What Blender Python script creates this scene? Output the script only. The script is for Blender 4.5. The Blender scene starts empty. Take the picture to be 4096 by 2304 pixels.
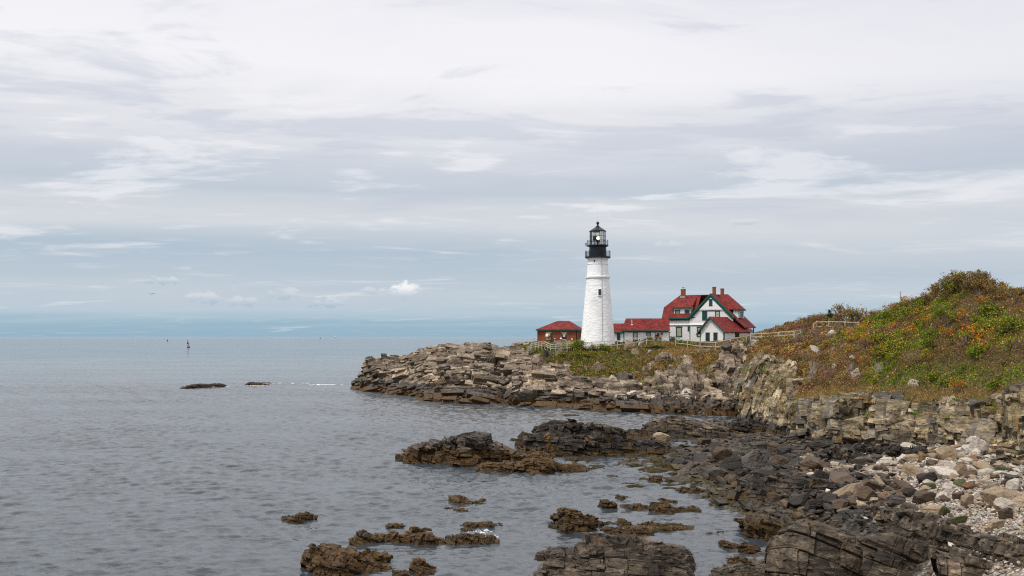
import bpy, math, random
import numpy as np
from mathutils import Vector, Matrix

# ------------------------------------------------------------------ camera, sky, sun, exposure
FPX, HOR, CXP, HC = 3800.0, 1346.0, 2048.0, 12.0      # focal length and horizon row in photo pixels, eye height in metres
scene = bpy.context.scene
COL = scene.collection
cam_d = bpy.data.cameras.new("camera"); cam = bpy.data.objects.new("camera", cam_d); COL.objects.link(cam)
cam.location = (0, 0, HC); cam.rotation_euler = (math.radians(90), 0, 0)
cam_d.sensor_width = 36.0; cam_d.lens = 36.0 * FPX / 4096.0
cam_d.shift_y = (HOR - 1152.0) / 4096.0
cam_d.clip_start = 0.5; cam_d.clip_end = 80000.0
scene.camera = cam
scene.view_settings.view_transform = 'Standard'; scene.view_settings.look = 'None'
scene.view_settings.exposure = 0.0; scene.view_settings.gamma = 1.0
scene.cycles.max_bounces = 5; scene.cycles.transparent_max_bounces = 8; scene.cycles.diffuse_bounces = 2
scene.cycles.glossy_bounces = 3
scene.cycles.use_denoising = False; scene.cycles.filter_width = 1.15

SUN_EL, SUN_AZ = math.radians(58), math.radians(238)
world = bpy.data.worlds.new("World"); scene.world = world; world.use_nodes = True

class NT:
    """small helper to write node trees"""
    def __init__(s, tree):
        s.t = tree; s.n = tree.nodes; s.l = tree.links
    def node(s, typ, **kw):
        n = s.n.new(typ)
        for k, v in kw.items():
            if k.startswith('i_'): n.inputs[k[2:]].default_value = v
            else: setattr(n, k, v)
        return n
    def put(s, sock, v):
        if hasattr(v, 'is_linked') or hasattr(v, 'links'): s.l.new(v, sock)
        else: sock.default_value = v
    def math(s, op, a, b=0.0, c=None, clamp=False):
        n = s.n.new('ShaderNodeMath'); n.operation = op; n.use_clamp = clamp
        s.put(n.inputs[0], a); s.put(n.inputs[1], b)
        if c is not None: s.put(n.inputs[2], c)
        return n.outputs[0]
    def mix(s, f, a, b, mode='MIX'):
        n = s.n.new('ShaderNodeMix'); n.data_type = 'RGBA'; n.blend_type = mode
        s.put(n.inputs[0], f)
        for k, v in ((6, a), (7, b)):
            if isinstance(v, tuple): v = (v[0], v[1], v[2], 1.0)
            s.put(n.inputs[k], v)
        return n.outputs[2]
    def ramp(s, f, pts, interp='LINEAR'):
        n = s.n.new('ShaderNodeValToRGB'); cr = n.color_ramp; cr.interpolation = interp
        while len(cr.elements) < len(pts): cr.elements.new(0.5)
        for e, (p, c) in zip(cr.elements, pts):
            e.position = p
            if not isinstance(c, tuple): c = (c, c, c)
            e.color = (c[0], c[1], c[2], 1)
        s.put(n.inputs[0], f)
        return n.outputs[0]
    def smooth(s, v, a, b, c0=0.0, c1=1.0):
        n = s.n.new('ShaderNodeMapRange'); n.interpolation_type = 'SMOOTHSTEP'
        s.put(n.inputs[0], v); n.inputs[1].default_value = a; n.inputs[2].default_value = b
        n.inputs[3].default_value = c0; n.inputs[4].default_value = c1
        return n.outputs[0]
    def noise(s, vec, scale, detail=4.0, rough=0.55, dist=0.0):
        n = s.n.new('ShaderNodeTexNoise'); n.inputs['Scale'].default_value = scale
        n.inputs['Detail'].default_value = detail; n.inputs['Roughness'].default_value = rough
        n.inputs['Distortion'].default_value = dist
        s.put(n.inputs['Vector'], vec)
        return n.outputs[0]
    def mapping(s, vec, loc=(0, 0, 0), rot=(0, 0, 0), sc=(1, 1, 1)):
        n = s.n.new('ShaderNodeMapping'); s.put(n.inputs[0], vec)
        n.inputs[1].default_value = loc; n.inputs[2].default_value = rot; n.inputs[3].default_value = sc
        return n.outputs[0]
    def comb(s, x, y, z):
        n = s.n.new('ShaderNodeCombineXYZ'); s.put(n.inputs[0], x); s.put(n.inputs[1], y); s.put(n.inputs[2], z)
        return n.outputs[0]
    def bump(s, h, strength=0.5, dist=0.1, normal=None):
        n = s.n.new('ShaderNodeBump'); n.inputs['Strength'].default_value = strength
        n.inputs['Distance'].default_value = dist; s.put(n.inputs['Height'], h)
        if normal is not None: s.l.new(normal, n.inputs['Normal'])
        return n.outputs[0]

def lin(r, g, b):
    f = lambda c: (c / 255 / 12.92) if c / 255 <= 0.04045 else ((c / 255 + 0.055) / 1.055) ** 2.4
    return (f(r), f(g), f(b))

def build_world():
    w = NT(world.node_tree); w.n.clear()
    out = w.node('ShaderNodeOutputWorld')
    tc = w.node('ShaderNodeTexCoord'); d = tc.outputs['Generated']
    sep = w.node('ShaderNodeSeparateXYZ'); w.l.new(d, sep.inputs[0]); X, Y, Z = sep.outputs
    sky = w.node('ShaderNodeTexSky', sky_type='NISHITA', sun_disc=False, sun_elevation=SUN_EL, sun_rotation=SUN_AZ)
    bg1 = w.node('ShaderNodeBackground'); w.l.new(sky.outputs[0], bg1.inputs[0]); bg1.inputs[1].default_value = 0.1
    # cloud deck: a flat layer overhead, seen in perspective
    zc = w.math('MAXIMUM', Z, 0.0)
    den = w.math('ADD', zc, 0.07)
    px, py = w.math('DIVIDE', X, den), w.math('DIVIDE', Y, den)
    P = w.comb(px, py, 0.0)
    el = w.math('DIVIDE', zc, w.math('SQRT', w.math('ADD', w.math('MULTIPLY', X, X), w.math('MULTIPLY', Y, Y))))
    wide = w.noise(w.mapping(P, rot=(0, 0, 0.25), sc=(0.16, 0.75, 1)), 1.0, 4, 0.5, 0.6)
    el2 = w.math('ADD', el, w.math('MULTIPLY', w.math('SUBTRACT', wide, 0.5), w.math('ADD', 0.02, w.math('MULTIPLY', el, 0.45))))
    S = 0.42
    pts = [(0.0, lin(150, 182, 202)), (0.011, lin(155, 186, 205)), (0.024, lin(180, 200, 215)), (0.030, lin(188, 204, 217)), (0.046, lin(195, 206, 217)),
           (0.062, lin(187, 201, 214)), (0.085, lin(180, 196, 211)), (0.100, lin(197, 207, 217)), (0.118, lin(216, 219, 225)),
           (0.135, lin(213, 217, 223)), (0.155, lin(196, 206, 217)), (0.180, lin(206, 212, 222)), (0.205, lin(224, 226, 232)),
           (0.235, lin(240, 240, 244)), (0.275, lin(250, 249, 252)), (0.33, lin(245, 244, 249)), (0.36, lin(238, 237, 244)), (0.42, (0.92, 0.92, 0.96))]
    base = w.ramp(w.math('DIVIDE', el2, S), [(p / S, c) for p, c in pts])
    # streaky lilac and bright patches
    n1 = w.noise(w.mapping(P, loc=(3.1, 1.7, 0), rot=(0, 0, -0.5), sc=(0.8, 1.25, 1)), 1.0, 8, 0.6, 0.7)
    n2 = w.noise(w.mapping(P, loc=(7.7, 4.0, 0), rot=(0, 0, -0.35), sc=(2.4, 4.6, 1)), 1.0, 6, 0.62, 0.5)
    tex = w.math('ADD', w.math('MULTIPLY', w.math('SUBTRACT', n1, 0.5), 2.3), w.math('MULTIPLY', w.math('SUBTRACT', n2, 0.5), 0.75))
    tex = w.math('MULTIPLY', tex, w.smooth(el, 0.01, 0.24, 0.3, 1.0))
    dark = w.mix(w.smooth(tex, 0.02, 0.30), base, w.mix(0.55, base, lin(199, 205, 219)))
    lit = w.mix(w.smooth(tex, -0.02, -0.26), dark, w.mix(0.55, dark, (0.96, 0.95, 0.97)))
    # right side of the sky is a little greyer and higher
    lit = w.mix(w.math('MULTIPLY', w.smooth(X, 0.05, 0.5), w.smooth(el, 0.11, 0.2)), lit, w.mix(0.20, lit, lin(184, 190, 208)))
    lit = w.mix(w.math('MULTIPLY', w.math('MULTIPLY', w.smooth(X, -0.08, 0.22, 0, 0.55), w.smooth(el, 0.055, 0.085)), w.smooth(el, 0.135, 0.105)), lit, lin(214, 217, 223))
    # small fair-weather cumulus far out above the horizon
    az = w.math('DIVIDE', X, w.math('MAXIMUM', Y, 0.001))
    cn = w.noise(w.comb(w.math('MULTIPLY', az, 75), w.math('MULTIPLY', el, 150), 0.0), 1.0, 8, 0.62, 0.5)
    def blob(ax, e, ra, re):
        a = w.math('POWER', w.math('DIVIDE', w.math('SUBTRACT', az, ax), ra), 2.0)
        b = w.math('POWER', w.math('DIVIDE', w.math('SUBTRACT', el, e), re), 2.0)
        return w.math('SUBTRACT', 1.0, w.math('ADD', a, b))
    def cloud(col, ax, e, ra, re, amount, base_c, top_c=None):
        m = w.math('ADD', blob(ax, e, ra, re), w.math('MULTIPLY', w.math('SUBTRACT', cn, 0.5), 5.5))
        mask = w.math('MULTIPLY', w.smooth(m, 0.15, 1.0), amount)
        tone = w.mix(w.smooth(el, e - re * 0.7, e + re * 0.4), base_c, top_c or lin(228, 232, 237))
        return w.mix(mask, col, tone)
    c = lit
    front = w.math('GREATER_THAN', Y, 0.0)
    c0 = c
    grey = lin(158, 180, 200)
    c = cloud(c, (1620 - 2048) / FPX, (1346 - 1163) / FPX, 0.0185, 0.0115, 1.0, lin(190, 203, 216), lin(246, 247, 249))
    c = cloud(c, (825 - 2048) / FPX, (1346 - 1198) / FPX, 0.021, 0.0085, 0.5, grey)
    c = cloud(c, (1130 - 2048) / FPX, (1346 - 1180) / FPX, 0.022, 0.0075, 0.4, grey)
    c = cloud(c, (1320 - 2048) / FPX, (1346 - 1212) / FPX, 0.022, 0.008, 0.5, lin(150, 175, 198))
    c = cloud(c, (960 - 2048) / FPX, (1346 - 1210) / FPX, 0.022, 0.007, 0.45, grey)
    c = cloud(c, (640 - 2048) / FPX, (1346 - 1135) / FPX, 0.028, 0.005, 0.5, grey)
    c = cloud(c, (1500 - 2048) / FPX, (1346 - 1165) / FPX, 0.018, 0.005, 0.45, grey)
    c = cloud(c, (2690 - 2048) / FPX, (1346 - 985) / FPX, 0.022, 0.006, 0.40, lin(182, 192, 204))
    c = cloud(c, (2980 - 2048) / FPX, (1346 - 900) / FPX, 0.022, 0.004, 0.40, lin(182, 190, 204))
    c = w.mix(front, c0, c)
    # overcast: brightest overhead
    gain = w.smooth(el, 0.34, 0.75, 1.0, 1.5)
    bg2 = w.node('ShaderNodeBackground'); w.l.new(c, bg2.inputs[0]); w.l.new(gain, bg2.inputs[1])
    mx = w.node('ShaderNodeMixShader'); mx.inputs[0].default_value = 0.94
    w.l.new(bg1.outputs[0], mx.inputs[1]); w.l.new(bg2.outputs[0], mx.inputs[2]); w.l.new(mx.outputs[0], out.inputs[0])
build_world()

sun_d = bpy.data.lights.new("sun", 'SUN'); sun = bpy.data.objects.new("sun", sun_d); COL.objects.link(sun)
sun_d.energy = 2.6; sun_d.angle = math.radians(12); sun_d.color = (1.0, 0.95, 0.87)
_s = Vector((math.sin(SUN_AZ) * math.cos(SUN_EL), math.cos(SUN_AZ) * math.cos(SUN_EL), math.sin(SUN_EL)))
sun.rotation_euler = (-_s).to_track_quat('-Z', 'Y').to_euler()
sun.location = (0, 0, 60)

# ------------------------------------------------------------------ helpers
rng = np.random.default_rng(11)
random.seed(5)

def W(fx, fy, d):
    """a point seen at photo pixel (fx, fy), d metres out"""
    return np.array([(fx - CXP) / FPX * d, d, HC - (fy - HOR) / FPX * d])

def tag(o, label=None, cat=None, group=None, kind=None):
    if label: o['label'] = label
    if cat: o['category'] = cat
    if group: o['group'] = group
    if kind: o['kind'] = kind
    return o

def empty(name, loc=(0, 0, 0), rz=0.0, label=None, cat=None, group=None):
    o = bpy.data.objects.new(name, None); COL.objects.link(o); o.location = loc; o.rotation_euler = (0, 0, rz)
    o.empty_display_size = 0.3
    return tag(o, label, cat, group)

def np_mesh(name, V, F, mat=None, parent=None, attrs=None, col=None, smooth=False, link=True):
    V = np.asarray(V, np.float32); F = np.asarray(F, np.int32)
    me = bpy.data.meshes.new(name)
    me.vertices.add(len(V)); me.vertices.foreach_set('co', V.ravel())
    n = F.shape[1]
    me.loops.add(F.size); me.loops.foreach_set('vertex_index', F.ravel())
    me.polygons.add(len(F)); me.polygons.foreach_set('loop_start', np.arange(0, F.size, n, dtype=np.int32))
    me.polygons.foreach_set('use_smooth', np.full(len(F), smooth))
    me.update(calc_edges=True)
    for k, a in (attrs or {}).items():
        at = me.attributes.new(k, 'FLOAT', 'POINT'); at.data.foreach_set('value', np.asarray(a, np.float32).ravel())
    if col is not None:
        at = me.attributes.new('tint', 'FLOAT_COLOR', 'POINT')
        c = np.ones((len(V), 4), np.float32); c[:, :3] = col; at.data.foreach_set('color', c.ravel())
    if mat: me.materials.append(mat)
    if not link: return me
    o = bpy.data.objects.new(name, me); COL.objects.link(o)
    if parent: o.parent = parent
    return o

class MB:
    """collects shapes into one mesh"""
    def __init__(s): s.V = []; s.F = []
    def add(s, V, F):
        b = len(s.V); s.V += [tuple(v) for v in V]; s.F += [[b + i for i in f] for f in F]; return s
    def box(s, x0, x1, y0, y1, z0, z1):
        V = [(x, y, z) for z in (z0, z1) for y in (y0, y1) for x in (x0, x1)]
        return s.add(V, [(0, 2, 3, 1), (4, 5, 7, 6), (0, 1, 5, 4), (2, 6, 7, 3), (0, 4, 6, 2), (1, 3, 7, 5)])
    def obox(s, c, ax, ay, az, sx, sy, sz):
        c, ax, ay, az = [np.array(v, float) for v in (c, ax, ay, az)]
        V = [c + ax * i * sx / 2 + ay * j * sy / 2 + az * k * sz / 2 for k in (-1, 1) for j in (-1, 1) for i in (-1, 1)]
        return s.add(V, [(0, 2, 3, 1), (4, 5, 7, 6), (0, 1, 5, 4), (2, 6, 7, 3), (0, 4, 6, 2), (1, 3, 7, 5)])
    def bar(s, p0, p1, w, h):
        p0, p1 = np.array(p0, float), np.array(p1, float); a = p1 - p0; L = np.linalg.norm(a); a /= L
        up = np.array([0, 0, 1.0]) if abs(a[2]) < 0.95 else np.array([0, 1.0, 0])
        b = np.cross(up, a); b /= np.linalg.norm(b); c = np.cross(a, b)
        return s.obox((p0 + p1) / 2, a, b, c, L, w, h)
    def tube(s, p0, p1, r0, r1=None, n=8, cap=True):
        r1 = r0 if r1 is None else r1
        p0, p1 = np.array(p0, float), np.array(p1, float); a = p1 - p0; L = np.linalg.norm(a)
        if L < 1e-6: return s
        a /= L; up = np.array([0, 0, 1.0]) if abs(a[2]) < 0.9 else np.array([1.0, 0, 0])
        b = np.cross(up, a); b /= np.linalg.norm(b); c = np.cross(a, b); V = []
        for p, r in ((p0, r0), (p1, r1)):
            for i in range(n):
                t = 2 * math.pi * i / n; V.append(p + (b * math.cos(t) + c * math.sin(t)) * r)
        F = [(i, (i + 1) % n, n + (i + 1) % n, n + i) for i in range(n)]
        if cap: F += [tuple(range(n - 1, -1, -1)), tuple(range(n, 2 * n))]
        return s.add(V, F)
    def lathe(s, prof, n=32, c=(0, 0, 0), a0=0.0, cap=True):
        V = []; F = []; m = len(prof)
        for r, z in prof:
            for i in range(n):
                t = a0 + 2 * math.pi * i / n; V.append((c[0] + r * math.cos(t), c[1] + r * math.sin(t), c[2] + z))
        for j in range(m - 1):
            for i in range(n):
                F.append((j * n + i, j * n + (i + 1) % n, (j + 1) * n + (i + 1) % n, (j + 1) * n + i))
        if cap: F += [tuple(range(n - 1, -1, -1)), tuple(range((m - 1) * n, m * n))]
        return s.add(V, F)
    def prism(s, poly, off):
        """polygon (3-D points) swept by the vector off"""
        n = len(poly); P = [np.array(p, float) for p in poly]; off = np.array(off, float)
        V = P + [p + off for p in P]
        F = [tuple(range(n)), tuple(range(2 * n - 1, n - 1, -1))] + [(i, n + i, n + (i + 1) % n, (i + 1) % n) for i in range(n)]
        return s.add(V, F)
    def sphere(s, c, r, n=12, m=8, sc=(1, 1, 1)):
        prof = [(r * math.sin(math.pi * j / m) + 1e-4, -r * math.cos(math.pi * j / m)) for j in range(m + 1)]
        b = len(s.V); s.lathe(prof, n)
        for i in range(b, len(s.V)):
            v = s.V[i]; s.V[i] = (c[0] + v[0] * sc[0], c[1] + v[1] * sc[1], c[2] + v[2] * sc[2])
        return s
    def build(s, name, mat, parent=None, smooth=False):
        me = bpy.data.meshes.new(name); me.from_pydata([tuple(map(float, v)) for v in s.V], [], s.F)
        import bmesh
        bm = bmesh.new(); bm.from_mesh(me); bmesh.ops.recalc_face_normals(bm, faces=bm.faces); bm.to_mesh(me); bm.free()
        me.polygons.foreach_set('use_smooth', [smooth] * len(me.polygons))
        if mat: me.materials.append(mat)
        o = bpy.data.objects.new(name, me); COL.objects.link(o)
        if parent: o.parent = parent
        return o

# ---- lattice noise on arrays
def hsh(ix, iy, iz, seed=0):
    h = (ix.astype(np.int64) * 374761393 + iy.astype(np.int64) * 668265263 + iz.astype(np.int64) * 2147483647 + seed * 974634777) & 0xFFFFFFFF
    h = ((h ^ (h >> 13)) * 1274126177) & 0xFFFFFFFF
    h = ((h ^ (h >> 15)) * 2246822519) & 0xFFFFFFFF
    h = h ^ (h >> 16)
    return (h & 0xFFFFFF) / float(0xFFFFFF)

def vnoise(P, s, seed=0):
    Q = P / s; I = np.floor(Q); f = Q - I; f = f * f * (3 - 2 * f); r = 0.0
    for a in (0, 1):
        for b in (0, 1):
            for c in (0, 1):
                w = (f[..., 0] if a else 1 - f[..., 0]) * (f[..., 1] if b else 1 - f[..., 1]) * (f[..., 2] if c else 1 - f[..., 2])
                r = r + w * hsh(I[..., 0] + a, I[..., 1] + b, I[..., 2] + c, seed)
    return r

def fbm(P, s, o=4, seed=0, g=0.5):
    r = 0; a = 1; t = 0
    for k in range(o):
        r = r + a * vnoise(P, s / 2 ** k, seed + 17 * k); t += a; a *= g
    return r / t

def frame(rz, tilt_x, tilt_y):
    return np.array(Matrix.Rotation(math.radians(rz), 3, 'Z') @ Matrix.Rotation(math.radians(tilt_x), 3, 'X') @ Matrix.Rotation(math.radians(tilt_y), 3, 'Y'))

def rock_disp(P, R, levels, seed=0, warp=0.5):
    """jointed, bedded rock: blocks cut by bedding and two joint sets, each pushed in or out"""
    Pw = P + warp * (np.stack([vnoise(P, 3.0, seed + 1), vnoise(P, 3.0, seed + 2), vnoise(P, 3.0, seed + 3)], -1) - 0.5)
    Q = Pw @ R
    d = np.zeros(P.shape[:-1]); tone = np.zeros(P.shape[:-1])
    for k, (sx, sy, sz, amp, cw, cd) in enumerate(levels):
        s = seed + 101 * k
        jit = lambda q, h_: q + 0.85 * (vnoise(np.stack([q * 1.0, 0 * q + h_, 0 * q], -1), 1.3, s + int(h_)) - 0.5)
        uz = jit(Q[..., 2] / sz, 31.5); iz = np.floor(uz); fz = uz - iz
        ux = Q[..., 0] / sx + hsh(iz, iz * 0, iz * 0, s + 5) * 7; ux = jit(ux, 41.5); ix = np.floor(ux); fx = ux - ix
        uy = Q[..., 1] / sy + hsh(iz, ix, iz * 0, s + 6) * 7; uy = jit(uy, 51.5); iy = np.floor(uy); fy = uy - iy
        hb = hsh(ix, iy, iz, s + 7); d += amp * (hb - 0.5) * 2
        if k < 2: tone += (0.5, 0.5)[k] * hsh(ix, iy, iz, s + 11)
        # blocks are slightly tilted
        d += amp * 0.9 * (hsh(ix, iy, iz, s + 8) - 0.5) * (fx - 0.5) * 2 + amp * 0.6 * (hsh(ix, iy, iz, s + 9) - 0.5) * (fz - 0.5) * 2
        if cw > 0:
            e = np.minimum(np.minimum(fx, 1 - fx) * sx, np.minimum(fz, 1 - fz) * sz)
            d -= cd * np.clip(1 - e / cw, 0, 1)
    return d, tone

def loft(cols, seg, nu, end_drop=None):
    """cols: (fx, [(fy, d, veg), ...]) sections; returns grid of points and veg weight"""
    fxs = np.array([c[0] for c in cols], float)
    K = len(cols[0][1])
    P = np.array([[np.append(W(c[0], q[0], q[1]), q[2]) for q in c[1]] for c in cols])
    # columns evenly spaced along the shore, so that no face is stretched
    uf = np.linspace(fxs[0], fxs[-1], 4000); kk = [k for k in range(1, K - 3)]
    L = np.zeros(4000)
    for k in kk:
        q = np.stack([np.interp(uf, fxs, P[:, k, j]) for j in range(3)], 1); L[1:] += np.linalg.norm(np.diff(q, axis=0), axis=1)
    L = np.cumsum(L); us = np.interp(np.linspace(0, L[-1], nu), L, uf)
    G = np.empty((nu, K, 4))
    for k in range(K):
        for j in range(4): G[:, k, j] = np.interp(us, fxs, P[:, k, j])
    rows = []
    for k in range(K - 1):
        for t in np.linspace(0, 1, seg[k], endpoint=False): rows.append(G[:, k] * (1 - t) + G[:, k + 1] * t)
    rows.append(G[:, K - 1])
    G = np.stack(rows, 1)
    return G[..., :3].copy(), G[..., 3].copy(), us

def grid_faces(nu, nv):
    i = np.arange(nu * nv).reshape(nu, nv)
    return np.stack([i[:-1, :-1], i[1:, :-1], i[1:, 1:], i[:-1, 1:]], -1).reshape(-1, 4)

def grid_normals(G):
    a = np.gradient(G, axis=0); b = np.gradient(G, axis=1); n = np.cross(a, b)
    n /= np.linalg.norm(n, axis=-1, keepdims=True) + 1e-9
    return n

def blur(A, k):
    for ax in (0, 1):
        p = np.pad(A, [(k, k) if a == ax else (0, 0) for a in range(A.ndim)], mode='edge'); c = np.cumsum(p, axis=ax)
        z = np.zeros_like(np.take(c, [0], axis=ax)); c = np.concatenate([z, c], axis=ax); n = A.shape[ax]
        A = (np.take(c, np.arange(2 * k + 1, 2 * k + 1 + n), axis=ax) - np.take(c, np.arange(0, n), axis=ax)) / (2 * k + 1)
    return A

def out_dirs(G, k=14):
    """smoothed outward directions, so blocks push out without curling"""
    N = grid_normals(G); N *= np.sign(-(N[..., 1:2]) + 0.6 * N[..., 2:3] + 1e-6)
    N = blur(blur(N, k), k); N /= np.linalg.norm(N, axis=-1, keepdims=True) + 1e-9
    return N

def blocks(G, N, mask, n, L, H, D, R, out, seed, jit=0.22, rot=0.14):
    """angular blocks of bedrock, still in place: sheared boxes lined up with the bedding R and set into the face"""
    r = np.random.default_rng(seed)
    a = np.linalg.norm(np.cross(G[1:, :-1] - G[:-1, :-1], G[:-1, 1:] - G[:-1, :-1]), axis=-1) * mask[:-1, :-1]
    k = r.choice(a.size, n, p=a.ravel() / a.sum()); i, j = np.unravel_index(k, a.shape)
    P, Nn = G[i, j], N[i, j]
    c = np.tile(R[:, 2], (n, 1)) + r.normal(size=(n, 3)) * rot; c /= np.linalg.norm(c, axis=1, keepdims=True)
    x = np.cross(c, Nn) + 0.35 * R[:, 0] * np.sign(np.sum(np.cross(c, Nn) * R[:, 0], 1, keepdims=True)) + r.normal(size=(n, 3)) * rot; x -= c * np.sum(x * c, 1, keepdims=True); x /= np.linalg.norm(x, axis=1, keepdims=True) + 1e-9
    y = np.cross(c, x); y *= np.sign(np.sum(y * Nn, 1, keepdims=True) + 1e-9)
    s = r.uniform(size=n) ** 2.1
    l = (L[0] + (L[1] - L[0]) * s) * r.uniform(.7, 1.2, n) / 2; h = (H[0] + (H[1] - H[0]) * s) * r.uniform(.7, 1.3, n) / 2; d = (D[0] + (D[1] - D[0]) * s) / 2
    C = P + Nn * (r.uniform(out[0], out[1], n) - d)[:, None]
    V = np.empty((n, 8, 3)); q = 0
    for sz in (-1, 1):
        for sy in (-1, 1):
            for sx in (-1, 1):
                e = 1 - jit * r.uniform(size=(3, n, 1)) * 2
                V[:, q] = C + x * sx * l[:, None] * e[0] + y * sy * d[:, None] * e[1] + c * sz * h[:, None] * e[2]; q += 1
    F = np.array([(0, 2, 3, 1), (4, 5, 7, 6), (0, 1, 5, 4), (2, 6, 7, 3), (0, 4, 6, 2), (1, 3, 7, 5)])
    F = (F[None] + 8 * np.arange(n)[:, None, None]).reshape(-1, 4)
    return V.reshape(-1, 3), F, np.repeat(r.uniform(0.05, 0.95, n), 8)

def merge(G, F, blk, veg, parts):
    V = [G.reshape(-1, 3)]; Fs = [F]; b = [blk.ravel()]; v = [veg.ravel()]; o = len(V[0])
    for pv, pf, pb in parts: V.append(pv); Fs.append(pf + o); b.append(pb); v.append(np.zeros(len(pv))); o += len(pv)
    return np.concatenate(V), np.concatenate(Fs), np.concatenate(b), np.concatenate(v)

# ------------------------------------------------------------------ materials
def mat_new(name):
    m = bpy.data.materials.new(name); m.use_nodes = True; t = NT(m.node_tree); t.n.clear()
    out = t.node('ShaderNodeOutputMaterial'); b = t.node('ShaderNodeBsdfPrincipled'); t.l.new(b.outputs[0], out.inputs[0])
    b.inputs['Specular IOR Level'].default_value = 0.3
    return m, t, b, out

def plain(name, rgb, rough=0.6, metal=0.0, var=0.12, scale=3.0, bump=0.0, bscale=20.0, spec=0.3):
    m, t, b, o = mat_new(name)
    tc = t.node('ShaderNodeTexCoord').outputs['Object']
    n = t.noise(tc, scale, 5, 0.6)
    t.put(b.inputs['Base Color'], t.mix(t.smooth(n, 0.3, 0.7), tuple(c * (1 - var) for c in rgb), tuple(min(1, c * (1 + var)) for c in rgb)))
    b.inputs['Roughness'].default_value = rough; b.inputs['Metallic'].default_value = metal
    b.inputs['Specular IOR Level'].default_value = spec
    if bump: t.l.new(t.bump(t.noise(tc, bscale, 4), bump, 0.05), b.inputs['Normal'])
    return m

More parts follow.
